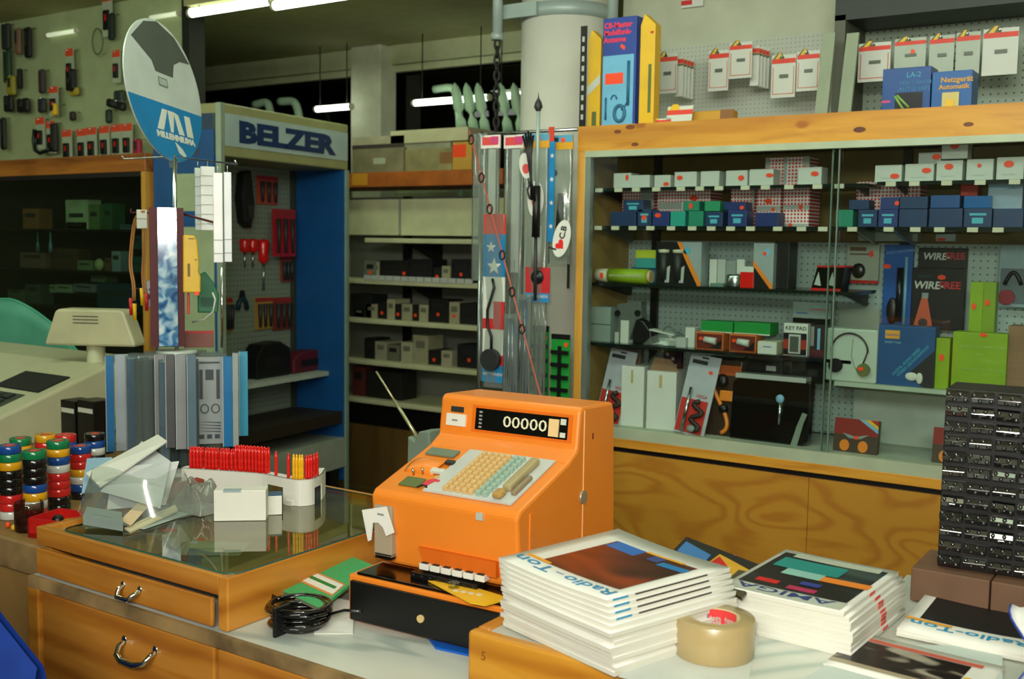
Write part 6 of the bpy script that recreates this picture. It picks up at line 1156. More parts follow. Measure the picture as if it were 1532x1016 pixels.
o, o0, ex, ey, n = slab('comic_book', 'dark and blue comic with yellow and red corner, sticking out behind the tallest magazine stack', 'magazine', [(1000, 830, 1.02), (1110, 895, 1.02), (1150, 850, 1.02), (1027, 803, 1.02)], .004, mat('1c1c1c', .35))
onslab(o, o0, ex, ey, n, [(.05, .3), (.42, .3), (.42, .8), (.05, .8)], .0006, 'blue_print', mat('3c78b8', .4)); onslab(o, o0, ex, ey, n, [(.42, 0), (1, 0), (1, 1), (.5, 1)], .0008, 'yellow_ground', mat('d8a428', .4)); onslab(o, o0, ex, ey, n, [(.45, .3), (.62, .2), (.72, .65), (.52, .9)], .0014, 'red_print', RED); onslab(o, o0, ex, ey, n, [(.75, .0), (1, 0), (1, 1), (.8, .8)], .0016, 'olive_print', mat('4a4830', .4))
o = B().box(-.06, .0, -.06, .0, 0, 1.005-MZ).build('flyer_pile', PG, None, (-.76, 1.93, MZ), (0, 0, R(-12))); tag(o, 'pile of flyers under the dark comic behind the tallest magazine stack', 'paper'); B().box(-.061, .001, -.061, .001, .03, .032).build('flyer_edge', GREY, o)
# tape roll
TC = tuple(P(1068, 976, Z=.953)[:2]); t = thing('packing_tape', 'wide roll of brown packing tape standing flat in front of the magazines', 'tape roll', (TC[0], TC[1], MZ+.0034)); TH = .060
TP = glass('tape_film', 'b8a27c', 1.2, .75, .12, 'b89c68')
B().lathe([(.0405, 0), (.0620, 0), (.0630, .001), (.0630, TH-.001), (.0620, TH), (.0405, TH)], 48).build('tape', mat('ac976a', .3, var=.03, coat=.2), t)
B().lathe([(.038, 0), (.0404, 0), (.0404, TH), (.038, TH), (.038, 0)], 48).build('core', mat('c4b48c', .6), t)
def arc(a0, a1, r_, z0, z1, m, nm):
    b = B(); b.grid(lambda u, v: (r_*math.cos(R(a0+(a1-a0)*u)), r_*math.sin(R(a0+(a1-a0)*u)), z0+(z1-z0)*v), 16, 1); return b.build(nm, m, t, fix=False)
arc(48, 130, .0376, .004, TH-.002, mat('e04040', .4), 'red_print'); arc(130, 143, .0376, .004, TH-.002, mat('2c88c0', .4), 'blue_print'); arc(143, 156, .0376, .004, TH-.002, LGREY, 'pale_print')
for s_, a_, z_ in (('tesa', 126, .034), ('tesa', 88, .034)):
    to = text(s_, .020, WHITE, t, (0, 0, 0), rot=(0, 0, 0), ext=.0001, bold=.0005, name='core_lettering')
    for v in to.data.vertices: a = R(a_)-v.co.x/.0372*.58; v.co = (.0372*math.cos(a), .0372*math.sin(a), z_+v.co.y*1.2)
# black drawer cabinet on brown boxes
bx = (-.425, 2.035)
for i, (x0, x1, l_) in enumerate(((-.455, -.320, 'left of two flat brown cartons under the black drawer cabinet'), (-.317, -.15, 'right of two flat brown cartons under the black drawer cabinet'))):
    o = B().box(0, x1-x0, 0, .15, 0, .062).build('brown_carton', BROWN, None, (x0, 2.03, MZ), bevel=.002); tag(o, l_, 'box', None); o['label'] = l_; B().box(.045, .085, -.001, 0, -.0+.004, .012).build('grip_hole', mat('1c1410', .8), o)
dc = thing('drawer_cabinet', 'black glossy small parts drawer cabinet standing on two brown cartons, right edge', 'drawer cabinet', (-.418, 2.065, MZ+.062), R(3)); DWd, DH = .215, .335
B().box(0, DWd, .006, .12, 0, DH).build('case', BLACK, dc, bevel=.002)
DPm = glass('smoked_drawer', '30343a', 2.6, .3, .08, '14161a'); nr, nc = 12, 5; proto = None
SMK = mat('101216', .10, spec=1, coat=1)
for r_ in range(nr):
    for c_ in range(nc):
        if proto is None:
            b = B(); wq = DWd/nc-.004; hq = DH/nr-.006
            b.prism([(0, 0), (-.010, hq*.1), (-.014, hq*.5), (-.010, hq*.9), (0, hq)], 0, wq, 'X'); b.box(wq*.35, wq*.65, -.019, -.010, hq*.40, hq*.5)
            for k in range(4): b.sphere((wq*(.14+.24*k), -.012, hq*(.3 if k % 2 else .72)), .0045, n=8)
            proto = b.build('drawer', SMK, dc, bevel=.0012); o = proto
        else: o = proto.copy(); COL.objects.link(o); o.parent = dc
        o.location = (.002+c_*DWd/nc, .005, .004+r_*DH/nr); o.rotation_euler = (random.uniform(-.14, .10), random.uniform(-.02, .02), random.uniform(-.10, .10))
# white crumpled sheet at the right lower corner
b = B()
def wf(u, v, s=0):
    x = .02*math.sin(5*v)+.10*u; return (x, .10*v-.02*math.sin(3*u)+s, .0+v*.10+.006*math.sin(9*u+4*v))
b.grid(lambda u, v: wf(u, v), 8, 10); p = P(1505, 1010, Z=MZ+.02); o = b.build('white_bag', mat('dcdcdc', .6), None, (p.x+.012, p.y-.03, MZ+.012), thick=.002); tag(o, 'white crumpled paper bag edge at the lower right corner of the picture', 'paper bag')
B().tube([Vector(wf(0, k/10))+Vector((-.001, 0, 0)) for k in range(11)], .0018, 6).build('blue_edge', mat('1c3c9c', .5), o)

# ------------------------------------------------------------------ things on the glass plate
p = P(358, 779, Z=GZ)
def gbox(name, label, px0, px1, yb_, yt, d_, m, deco=None, rz=0):
    a = P(px0, yb_, Z=GZ); c = P(px1, yb_-1, Z=GZ); ctr = (a+c)/2; dirn = (c-a); ang = math.atan2(dirn.y, dirn.x); w_ = dirn.length
    top = P((px0+px1)/2, yt, Y=ctr.y).z; o = B().box(-w_/2, w_/2, 0, d_, 0, top-GZ).build(name, m, None, (ctr.x, ctr.y, GZ), (0, 0, ang), bevel=.0015); tag(o, label, 'box'); return o, w_, top-GZ
o, w_, h = gbox('white_box', 'white card box standing on the glass plate, in front of the white tray', 320, 398, 780, 734, .045, WHITE)
B().box(-w_*.32, w_*.02, -.001, .02, h*.94, h*1.005).build('blue_grey_strip', mat('9cb0b8', .5), o)
o, w_, h = gbox('small_white_box', 'small white box with a blue lid edge right beside the larger white box', 401, 422, 771, 742, .03, WHITE)
B().box(-w_*.5, w_*.5, 0, .03, h, h+.004).build('blue_lid', mat('2c5a78', .5), o)
# white curved tray with arches and the upright clips in it
def Pg(x, y): q = P(x, y, Z=GZ); return Vector((q.x, q.y))
path = [Pg(272, 738), Pg(345, 743), Pg(395, 747), Pg(424, 754), Pg(447, 758), Pg(468, 756), Pg(482, 748), Pg(487, 738)]
sp = []
for i in range(len(path)-1):
    for k in range(5): sp.append(path[i].lerp(path[i+1], k/5))
sp.append(path[-1])
for _ in range(3): sp = [sp[0]]+[(sp[i-1]+sp[i]*2+sp[i+1])/4 for i in range(1, len(sp)-1)]+[sp[-1]]
HT = .066; t = thing('white_tray', 'white curved plastic tray with arch cutouts, holding red and yellow clips on the glass plate', 'tray', (sp[17].x, sp[17].y, GZ)); L0 = Vector((t.location.x, t.location.y))
def wall_strip(off):
    b = B(); N = len(sp)
    for i in range(N-1):
        a = sp[i]-L0; c = sp[i+1]-L0; nn = Vector((-(c-a).y, (c-a).x)).normalized()*off; f_ = i/(N-2)
        arch = (.30 < f_ < .42) or (.74 < f_ < .88)
        z0 = (HT*.62 if arch else 0) if off == 0 else 0
        a2 = a+nn; c2 = c+nn; th_ = Vector((-(c-a).y, (c-a).x)).normalized()*.002
        vs = [(a2.x, a2.y, z0), (c2.x, c2.y, z0), (c2.x, c2.y, HT), (a2.x, a2.y, HT)]; vs += [(x+th_.x, y+th_.y, z) for x, y, z in vs]
        b.add(vs, [(0, 1, 2, 3), (4, 7, 6, 5), (0, 4, 5, 1), (2, 6, 7, 3), (0, 3, 7, 4), (1, 5, 6, 2)])
    return b
wall_strip(0).build('front_wall', WHITE, t); 
b = B()
for i in range(len(sp)-1):
    a = sp[i]-L0; c = sp[i+1]-L0; nn = Vector((-(c-a).y, (c-a).x)).normalized()*.026; b.add([(a.x, a.y, HT-.002), (c.x, c.y, HT-.002), (c.x+nn.x, c.y+nn.y, HT-.002), (a.x+nn.x, a.y+nn.y, HT-.002), (a.x, a.y, HT), (c.x, c.y, HT), (c.x+nn.x, c.y+nn.y, HT), (a.x+nn.x, a.y+nn.y, HT)], [(0, 3, 2, 1), (4, 5, 6, 7), (0, 1, 5, 4), (2, 3, 7, 6), (0, 4, 7, 3), (1, 2, 6, 5)])
b.build('top_rim', WHITE, t)
b = B().box(-.012, .012, -.006, .006, 0, .012).build('inner_foot', WHITE, t)
clip = {}
def clip_at(pos, c, label, h=.034, grp='red plastic clips standing in the white tray'):
    m_ = {'r': REDG, 'y': mat('f0b418', .25, coat=.3)}[c]
    if c not in clip:
        r_ = .0042; o = B().lathe([(0, 0), (r_, 0), (r_, .006), (r_*.8, .008), (r_, .010), (r_, .016), (r_*.8, .018), (r_, .020), (r_, .028), (r_*.7, .033), (0, .034)], 10).build('plastic_clip', m_); B().sphere((0, 0, .0345), .003, n=8).build('knob', m_, o); clip[c] = o; tag(o, label, 'clip', grp)
    else: o = copy_tree(clip[c]); tag(o, label, 'clip', grp)
    o.location = (pos[0], pos[1], GZ+HT); o.scale = (1, 1, h/.034); return o
def along(s):
    i = min(len(sp)-2, int(s*(len(sp)-1))); f_ = s*(len(sp)-1)-i; a = sp[i].lerp(sp[i+1], f_); d_ = sp[i+1]-sp[i]; return a, Vector((-d_.y, d_.x)).normalized()
def find(px):
    best = min(range(201), key=lambda k: abs(proj(along(k/200)[0])-px)); return best/200
def proj(v): d = Vector((v.x, v.y, GZ))-CAMP; return 766+F*d.dot(CR)/d.dot(_f)
k = 0
CG = {'a': ('left', 'in the left cluster beneath the brochure rack'), 'b': ('middle', 'in the tall middle cluster'), 'c': ('single', 'standing alone right of the tall middle cluster'), 'd': ('pair', 'just left of the yellow ones'), 'e': ('right', 'in the cluster at the right end of the tray'), 'y': ('yellow', 'in the short yellow row')}
def cluster(pxs, c, key, h=.034, rows=1):
    for r_ in range(rows):
        for i, px in enumerate(pxs):
            a, nn = along(find(px)); pos = a+nn*(.005+.009*r_)
            l_ = ('red' if c == 'r' else 'yellow')+' upright plastic clip '+CG[key][1]+((', '+('front' if r_ == 0 else 'back')+' row') if rows > 1 else '')
            clip_at(pos, c, l_, h, ('red' if c == 'r' else 'yellow')+' plastic clips, '+CG[key][0]+(' cluster' if rows < 2 else ' cluster '+('front' if r_ == 0 else 'back')+' row'))
cluster([284+5.6*i for i in range(12)], 'r', 'a', .050, 2); cluster([352+4.9*i for i in range(10)], 'r', 'b', .060, 2)
cluster([411], 'r', 'c', .056); cluster([430], 'r', 'd', .056); cluster([438+5 *i for i in range(4)], 'y', 'y', .056); cluster([459+4.6*i for i in range(5)], 'r', 'e', .054)
# crumpled clear bag
a = Pg(300, 762); t = thing('crumpled_bag', 'crumpled clear plastic bag with a red fleck, between the paper slips and the white tray', 'bag', (a.x, a.y, GZ)); crumple(B(), .12, .10, .10, 8, nu=16, nv=12).build('film', BAGC, t)
# bag of paper slips at the left
t = thing('slip_bag', 'open clear bag full of paper slips at the left of the glass plate', 'bag', (*Pg(205, 768), GZ)); b = B()
def bf(u, v):
    a_ = 2*PI*u; r1 = .145+.010*math.sin(5*a_); r2 = .075+.008*math.sin(4*a_+1); s_ = 1-.25*v; return (r1*s_*math.cos(a_), r2*s_*math.sin(a_), .002+v*(.085+.018*math.sin(3*a_)))
b.grid(bf, 28, 7); o = b.build('film', BAGM, t); o.rotation_euler = (0, 0, R(30))
Z0 = GZ
SL = [('long rolled white paper sticking up from the slip bag toward the brochure rack', [(128, 708, Z0+.075), (236, 650, Z0+.115), (250, 660, Z0+.115), (150, 728, Z0+.06)], PAPER, .004),
      ('large white slip fanned out at the middle of the slip bag', [(150, 735, Z0+.05), (212, 660, Z0+.10), (255, 690, Z0+.08), (240, 760, Z0+.03)], mat('cfd3d8', .5), .001),
      ('white slip with grey print leaning left in the slip bag', [(160, 762, Z0+.02), (168, 700, Z0+.08), (268, 690, Z0+.075), (248, 755, Z0+.015)], mat('d8d8dc', .5), .001),
      ('tan cardboard strip across the front of the slip bag', [(180, 778, Z0+.02), (236, 724, Z0+.05), (240, 738, Z0+.04), (196, 786, Z0+.012)], mat('d4bc98', .6), .002),
      ('blue tinted paper at the left rim of the slip bag', [(122, 738, Z0+.04), (130, 686, Z0+.09), (168, 684, Z0+.09), (158, 735, Z0+.04)], mat('90b4d0', .5), .001),
      ('pale rolled strip lying in front at the right of the slip bag', [(186, 790, Z0+.006), (262, 755, Z0+.016), (266, 763, Z0+.012), (196, 795, Z0+.003)], mat('ccc4a4', .6), .004),
      ('grey green flat sheet lying on the glass in front of the slip bag', [(170, 783, Z0+.0015), (215, 792, Z0+.0015), (318, 757, Z0+.0015), (262, 752, Z0+.0015)], mat('a3b4ae', .5), .0008),
      ('dark grey ruler shaped piece inside the left of the slip bag', [(140, 762, Z0+.02), (178, 700, Z0+.07), (184, 706, Z0+.07), (150, 768, Z0+.015)], mat('585c60', .4), .002),
      ('grey metal box lying in the bottom left of the slip bag', [(124, 772, Z0+.03), (184, 782, Z0+.025), (182, 766, Z0+.03), (130, 758, Z0+.035)], mat('8a9a96', .4), .02)]
for l_, q, m_, th in SL:
    o, o0, ex, ey, n = slab('paper_slip', l_, 'paper', q, th, m_); onslab(o, o0, ex, ey, n, [(.2, .3), (.7, .3), (.7, .36), (.2, .36)], .0003, 'faint_print', GREY)
o = B().prism([(-.03, 0), (.04, .0), (.05, .05), (.03, .055), (-.035, .035)], 0, .03).build('brown_card', mat('8c3c28', .5), None, (*Pg(270, 750), GZ+.0005), (0, 0, R(25))); tag(o, 'dark red brown card behind the paper slips, left of the crumpled clear bag', 'card')
o = B().sphere((0, 0, .007), .007, n=10).build('orange_bead', STICK, None, (*Pg(272, 757), GZ)); tag(o, 'small bright orange bead before the crumpled clear bag', 'bead')

# ------------------------------------------------------------------ insulating tape rolls
TR = {'u': '164a98', 'g': '0f7c4c', 'y': 'e0a41c', 'k': '101214', 'r': 'cc2424', 'w': 'cfd2cc'}
TN = {'u': 'blue', 'g': 'green', 'y': 'yellow', 'k': 'black', 'r': 'red', 'w': 'white'}
tr_m = {}
RR, RH = .030, .0222
def tape_roll(c):
    if c not in tr_m:
        o = B().lathe([(.015, .0005), (RR-.001, .0005), (RR, .0015), (RR, RH-.0015), (RR-.001, RH-.0005), (.015, RH-.0005), (.015, .0005)], 24).build('insulating_tape', mat(TR[c], .22, var=.04, coat=.5)); B().lathe([(.0125, 0), (.0149, 0), (.0149, RH-.0004), (.0125, RH-.0004), (.0125, 0)], 20).build('core', mat('b8402c', .6), o)
        tr_m[c] = o; return o
    return copy_tree(tr_m[c])
STK = [(17, 775, 'ugykkkrrw', 'the stack at the left edge'), (54, 785, 'gkkkuywrr', 'the second stack from the left'), (89, 765, 'gyuwrrrkk', 'the third stack from the left'), (122, 745, 'urryw uk', 'the right front stack'), (33, 745, 'gykgykrg', 'the green topped back stack'), (70, 738, 'yrgkuyrk', 'the yellow topped back stack'), (100, 738, 'rukgyrkw', 'the red topped back stack'), (3, 748, 'rgkyu kr', 'the farthest left back stack'), (143, 722, 'kuwkkru', 'the back stack nearest the brochure rack')]
for px, py, seq, l_ in STK:
    q = P(px, py, Z=.84); seq = seq.replace(' ', '')
    for i, c in enumerate(seq):
        o = tape_roll(c); o.location = (q.x, q.y, .8405+(len(seq)-1-i)*RH); o.rotation_euler = (0, 0, i)
        tag(o, TN[c]+' insulating tape roll, '+ORD[i]+' from the top of '+l_, 'tape roll', 'coloured insulating tape rolls')
# trays with small things near the counter
q = P(70, 800, Z=.84); t = thing('red_tray', 'bright red plastic tray with an orange piece, between the tape rolls and the drawer unit', 'tray', (-2.41, 1.60, .8405), R(14))
B().box(-.09, .10, -.05, .06, 0, .012).box(-.09, .10, -.05, -.045, 0, .05).box(-.09, .10, .055, .06, 0, .05).box(-.09, -.085, -.05, .06, 0, .05).box(.095, .10, -.05, .06, 0, .05).build('tray_shell', RED, t); B().cyl((-.02, 0, .03), (.08, .02, .04), .014, n=12).build('orange_tube', ORANGE, t); B().sphere((-.03, -.01, .04), .016, n=10).build('black_cap', BLACK, t)
t = thing('glass_jar', 'brown tinted glass jar in front of the tape rolls at the left', 'jar', (*P(44, 793, Z=.84)[:2], .8405)); B().lathe([(.0, 0), (.034, 0), (.036, .01), (.036, .07), (.033, .075)], 24).build('glass', glass('brown_jar', 'a08878', 1.4, .35, .05, '3c1c18'), t); B().lathe([(0, .005), (.030, .005), (.030, .03), (0, .03)], 20).build('content', mat('2c1c18', .6), t)
q = P(12, 790, Z=.84)
for i, (c, dx, dy) in enumerate((('ee5522', 0, 0), ('3c8c4c', .02, .01), ('e0b420', .035, -.005), ('2c58a0', .012, .02))):
    o = B().sphere((0, 0, .008), .008, n=10).build('plastic_bead', mat(c, .4), None, (q.x+dx, q.y+dy, .8405)); tag(o, {0: 'orange', 1: 'green', 2: 'yellow', 3: 'blue'}[i]+' small bead lying before the leftmost tape stack', 'bead')
# dark tapes behind
for i, (xa, xb, l_) in enumerate(((91, 112, 'left'), (116, 140, 'right'))):
    a = P(xa, 625, Y=2.25); c = P(xb, 625, Y=2.25); o = B().box(0, c.x-a.x, 0, .08, 0, P(xa, 598, Y=2.25).z-.84).build('black_box', BLACK, None, (a.x, 2.25, .8405), bevel=.002); tag(o, l_+' one of two black boxes with white label strip behind the tape rolls', 'box'); w_ = c.x-a.x; zl = P(xa, 616, Y=2.25).z-.84; B().box(.005, w_-.005, -.001, 0, zl, zl+.016).build('white_label', CARD, o)

# ------------------------------------------------------------------ rotating brochure stand with blue round sign
SX, SY2 = -2.79, 2.27
def PS(px, py, Y=SY2): return P(px, py, Y=Y)
s0 = PS(263, 400); SX = s0.x
st = thing('display_stand', 'rotating acrylic display stand with round blue sign on a chrome pole', 'display stand', (SX, SY2, .8405))
def z_(py, px=263): return PS(px, py).z-.8405
B().lathe([(0, 0), (.115, 0), (.12, .008), (.115, .016), (0, .018)], 40).build('base', mat('c8ccc8', .3), st)
zb0, zb1 = .02, z_(530)
B().lathe([(0, zb1+.002), (.062, zb1+.002), (.066, zb1+.008), (.062, zb1+.014), (0, zb1+.014)], 36).build('top_disc', mat('b8c4bc', .3), st)
B().cyl((0, 0, .018), (0, 0, zb1), .012, n=14).build('lower_pole', CHROME, st); ztop = z_(232); B().cyl((0, 0, zb1+.014), (0, 0, ztop), .0065, n=14).build('pole', CHROME, st)
FW = .155; cols = [('1e7cb4', 'c2c8cc'), ('8c8f92', '55595c'), ('1e7cb4', 'b8c0c4'), ('6a6e72', '9aa0a4'), ('1e7cb4', 'c2c8cc'), ('4c5054', '84888c'), ('2a88bc', 'b8c0c4'), ('787c80', '55595c')]
def fin(ang, c0, c1, k):
    Mx = Matrix.Rotation(ang, 4, 'Z'); c = D.objects.new('brochure_pocket', None); COL.objects.link(c); c.parent = st; c.location = (0, 0, 0); c.rotation_euler = (0, 0, ang)
    B().box(.030, FW+.004, -.016, -.014, zb0, zb1).box(.030, FW+.004, .014, .016, zb0, zb1).box(FW+.002, FW+.004, -.016, .016, zb0, zb1).build('clear_sleeve', ACRYL, c)
    B().box(.034, FW, -.011, .011, zb0+.01, zb1-.008).build('brochures', mat(c1, .4), c); B().box(FW*.72, FW+.0005, -.0115, .0115, zb0+.011, zb1-.009).build('blue_spine', mat(c0, .35), c)
    return c
va = math.atan2(-SY2, -SX)   # direction to the camera
for k in range(11):
    a_ = va+R(18)+k*2*PI/11; c = cols[k % 8]; fin(a_, c[0], c[1], k)
# front facing packs
def pack_front(xa, xb, ya, yb, Y, nm, m0, extra):
    a = P(xa, yb, Y=Y); c = P(xb, ya, Y=Y); w_ = abs(c.x-a.x)*.80; ctr = Vector(((a.x+c.x)/2, Y, a.z)); ang = math.atan2(-(ctr.x), (ctr.y)) ; ang = math.atan2(ctr.y, ctr.x)+PI/2-PI
    o = B().box(-w_/2, w_/2, 0, .012, 0, c.z-a.z).build(nm, m0, st); o.matrix_basis = Matrix.Translation(ctr-st.location) @ Matrix.Rotation(ang+PI*0, 4, 'Z'); return o, w_, c.z-a.z
# direction helper: box front (-y) must look at the camera
def face_cam(ctr): return math.atan2(ctr.y, ctr.x)-PI/2
def front_card(xa, xb, ya, yb, Y, nm, m0, th=.012, par=st):
    a = P(xa, yb, Y=Y); c = P(xb, ya, Y=Y); ctr = P((xa+xb)/2, yb, Y=Y); d_ = (ctr-CAMP).dot(_f); w_ = (xb-xa)/F*d_; h = (yb-ya)/F*d_
    o = B().box(-w_/2, w_/2, 0, th, 0, h).build(nm, m0, par); base = par.matrix_basis.inverted() if par else Matrix()
    o.matrix_basis = base @ Matrix.Translation(ctr) @ Matrix.Rotation(face_cam(ctr), 4, 'Z'); return o, w_, h
YF = 2.16
for xa, xb, ya, yb, c_, nm, Y in [(160, 172, 532, 676, '1c74b0', 'blue_spine', 2.20), (175, 194, 530, 674, 'aab6c0', 'white_pack', 2.18), (195, 208, 532, 672, '164c74', 'dark_blue_pack', 2.17), (209, 232, 532, 660, '6c7478', 'grey_pack', YF), (233, 247, 530, 668, '8c8c90', 'silver_pack', YF), (249, 262, 530, 670, '5c5c60', 'grey_pack', YF-.01), (264, 279, 530, 672, '94989c', 'silver_pack', YF-.01), (281, 294, 530, 672, '5c7484', 'grey_pack', YF), (334, 348, 533, 668, '1c74b0', 'blue_spine', 2.30), (349, 357, 528, 668, '9ca8a8', 'white_edge', 2.32), (358, 371, 526, 652, '3c98bc', 'light_blue_spine', 2.38)]:
    o, w_, h = front_card(xa, xb, ya, yb, Y, nm, mat(c_, .3), .02); B().box(-w_*.5, -w_*.42, -.004, 0, 0, h).build('clear_edge', mat('b8c4c8', .15), o)
o, w_, h = front_card(296, 333, 534, 664, 2.27, 'printed_pack', mat('9aa2a4', .35), .015); PD = mat('3c464c', .5)
b = B(); b.box(-w_*.40, w_*.40, -.001, 0, h*.93, h*.95).box(-w_*.40, -w_*.26, -.001, 0, h*.52, h*.86).box(w_*.26, w_*.40, -.001, 0, h*.52, h*.86).box(-w_*.16, w_*.16, -.001, 0, h*.74, h*.86)
for k in range(4): b.prism([(-w_*.42, h*(.26-.035*k)), (w_*.42, h*(.235-.035*k)), (w_*.42, h*(.25-.035*k)), (-w_*.42, h*(.275-.035*k)-.004)], -.001, 0)
for k in range(3): b.box(-w_*.42+w_*.3*k, -w_*.22+w_*.3*k, -.001, 0, h*.06, h*.11)
b.build('printed_bars', PD, o)
for u in (-.20, .22): B().tube([(w_*u+w_*.15*math.cos(q), -.001, h*.41+h*.05*math.sin(q)) for q in [k*PI/8 for k in range(16)]], .0018, 5, closed=True).build('printed_ring', PD, o)
# tower box
o, w_, h = front_card(227, 276, 312, 519, 2.22, 'tower_box', MAROON, .085)
to, tw, thh = front_card(239, 266, 312, 518, 2.216, 'picture_strip', photo_mat('blue_foliage', [(.3, '1c4a84'), (.45, '4c84b4'), (.58, 'a8c8dc'), (.75, 'dce8ec')], 30, .12), .003)
# arms of wire
b = B(); a1 = PS(186, 238)-st.location; a2 = PS(355, 246)-st.location; b.tube([a1+Vector((0, -.01, .012)), a1, Vector((0, 0, a1.z)), a2, a2+Vector((0, -.01, .012))], .003, 6); b.build('wire_arm', STEEL, st)
b = B(); a1 = PS(196, 318)-st.location; a2 = PS(325, 334)-st.location; b.tube([a1+Vector((0, 0, .012)), a1, Vector((0, .03, a1.z-.004)), a2+Vector((0, 0, 0)), a2+Vector((0, 0, .012))], .0035, 6); a3 = PS(196, 432)-st.location; b.tube([a3, Vector((0, .03, a3.z))], .003, 6); b.build('wire_arm', MAROON, st)
B().cyl((PS(332, 400)-st.location), (PS(332, 520)-st.location), .004, n=8).build('chrome_rod', CHROME, st)
# round sign: a disc turned away to the right, its print on it
dcn = PS(247, 136); e1 = _f0*.977+_r*.213; dang = math.atan2(e1.y, e1.x); DR_ = .227
sg = thing('round_sign', 'round sign on the chrome pole: grey drawing above, blue below with white MI mark', 'sign', dcn, dang, rot=(R(-9), R(3), dang))
B().prism([(DR_*math.cos(k*PI/32), DR_*math.sin(k*PI/32)) for k in range(64)], 0, .005, 'Y').build('board', mat('b9c2bc', .35), sg)
def seg(z0, z1, n=24):
    L_ = []; Rr = []
    for k in range(n+1): z = z0+(z1-z0)*k/n; x = math.sqrt(max(0, DR_*DR_-z*z)); L_.append((-x, z)); Rr.append((x, z))
    return L_+Rr[::-1]
B().prism(seg(-DR_, -.045), -.0012, .0, 'Y').build('blue_field', MIBLUE, sg)
dkg = mat('4a5048', .5); b = B().prism([(-DR_*.72, DR_*.62), (-.06, DR_*.62-.10+.045), (-.045, .055), (.06, .055), (.075, .10), (.12, .12), (DR_*.80, DR_*.55), (.10, .195), (0, DR_*.985), (-.08, .205)], -.0012, 0, 'Y'); b.build('dark_field', dkg, sg)
B().box(-.035, .020, -.0014, 0, .012, .040).build('frame_drawing', mat('6c7670', .5), sg); B().box(-.030, .015, -.0016, 0, .016, .036).build('frame_inside', mat('a4aea8', .5), sg)
b = B(); MG = Matrix.Translation((.012, 0, -.012)) @ Matrix.Diagonal((1.2, 1, 1.15, 1))
for q in ([(-.075, -.105), (-.045, -.105), (-.015, -.045), (-.040, -.045)], [(-.008, -.105), (.004, -.105), (.020, -.045), (-.012, -.045)], [(.034, -.105), (.062, -.105), (.040, -.050), (.018, -.045)], [(.078, -.105), (.110, -.105), (.102, -.045), (.074, -.045)]): b.prism(q, -.0022, 0, 'Y', M=MG)
b.build('white_mark', CARD, sg); to = text('MILLENNIUMA', .026, CARD, sg, (-.085, -.0018, -.157), bold=.0014); to.scale.x = .235/max(v.co.x for v in to.data.vertices)
B().prism([(.020, -.162), (.060, -.180), (.082, -.200), (.068, -.206), (.038, -.196)], -.002, 0, 'Y').build('white_swallow', CARD, sg)
B().box(-.02, .02, .001, .008, -DR_-.02, -DR_+.03).build('clip', ACRYL, sg)
# goods hung on the stand
def hungY(name, label, xa, xb, ya, yb, Y, m, th=.03, cat='pack'):
    ctr = P((xa+xb)/2, yb, Y=Y); d_ = (ctr-CAMP).dot(_f); w_ = (xb-xa)/F*d_; h = (yb-ya)/F*d_
    o = B().box(-w_/2, w_/2, 0, th, 0, h).build(name, m, None, ctr, (0, 0, face_cam(ctr)), bevel=.002); tag(o, label, cat); return o, w_, h
for xa, xb, ya, yb, Y, m_, l_ in [(320, 334, 260, 393, 2.20, 'e8e8e8', 'left of two bright white long packs hanging right of the maroon tower'), (336, 347, 259, 392, 2.21, 'd8dce0', 'right of two bright white long packs hanging right of the maroon tower'), (301, 322, 250, 345, 2.30, 'c8ccc4', 'pale ribbed pack hanging behind the two bright white packs'), (292, 302, 252, 345, 2.31, '9caca4', 'grey green ribbed pack at the left of the pale ribbed one')]:
    o, w_, h = hungY('long_pack', l_, xa, xb, ya, yb, Y, mat(m_, .3))
    for k in range(6 if 'ribbed' in l_ else 2): B().box(-w_*.48, w_*.48, -.0015, 0, h*(.1+.15*k), h*(.1+.15*k)+.002).build('rib', GREY, o)
    B().tube([(0, .01, h), (0, .01, h+.02)], .0015, 5).build('hang_loop', STEEL, o)
ctr = P(287, 438, Y=2.20); o = B().prism([(-.026, 0), (.026, 0), (.027, .05), (.021, .062), (.023, .09), (.018, .16), (.010, .176), (-.024, .178)], 0, .018).build('yellow_tool_bag', mat('e0b414', .4), None, ctr, (0, 0, face_cam(ctr)), bevel=.004); tag(o, 'yellow plastic pack hanging right of the maroon tower', 'pack')
b = B(); b.box(-.008, .010, -.001, 0, .165, .168).box(-.012, -.004, -.001, 0, .05, .09).box(.010, .016, -.001, 0, .10, .104); b.build('print', mat('7a5c18', .5), o); B().box(.008, .022, -.002, .01, -.008, .004).build('orange_tip', STICK, o)
o, w_, h = hungY('red_stick', 'thin red stick hanging below the yellow pack', 280, 284, 440, 470, 2.21, RED, .006, 'stick'); B().sphere((0, .003, h), .004, n=8).build('cap', RED, o)
ctr = P(310, 468, Y=2.35); o = B().prism([(-.03, 0), (.034, 0), (.038, .06), (.02, .10), (-.005, .135), (-.03, .12)], 0, .02).build('green_pack', mat('0a6a44', .45), None, ctr, (0, 0, face_cam(ctr)), bevel=.004); tag(o, 'dark green pack hanging between the yellow pack and the chrome rod', 'pack'); B().box(-.02, .02, -.001, 0, .02, .05).build('label_patch', mat('0c5038', .5), o)
c0 = P(322, 440, Y=2.3); b = B().tube([P(318, 438, Y=2.3)-c0, P(322, 448, Y=2.3)-c0, P(319, 466, Y=2.3)-c0, P(306, 478, Y=2.3)-c0, P(288, 482, Y=2.3)-c0], .003, 6); o = b.build('looped_lead', CARD, None, c0); tag(o, 'thin white cord looping below the green pack', 'cord')
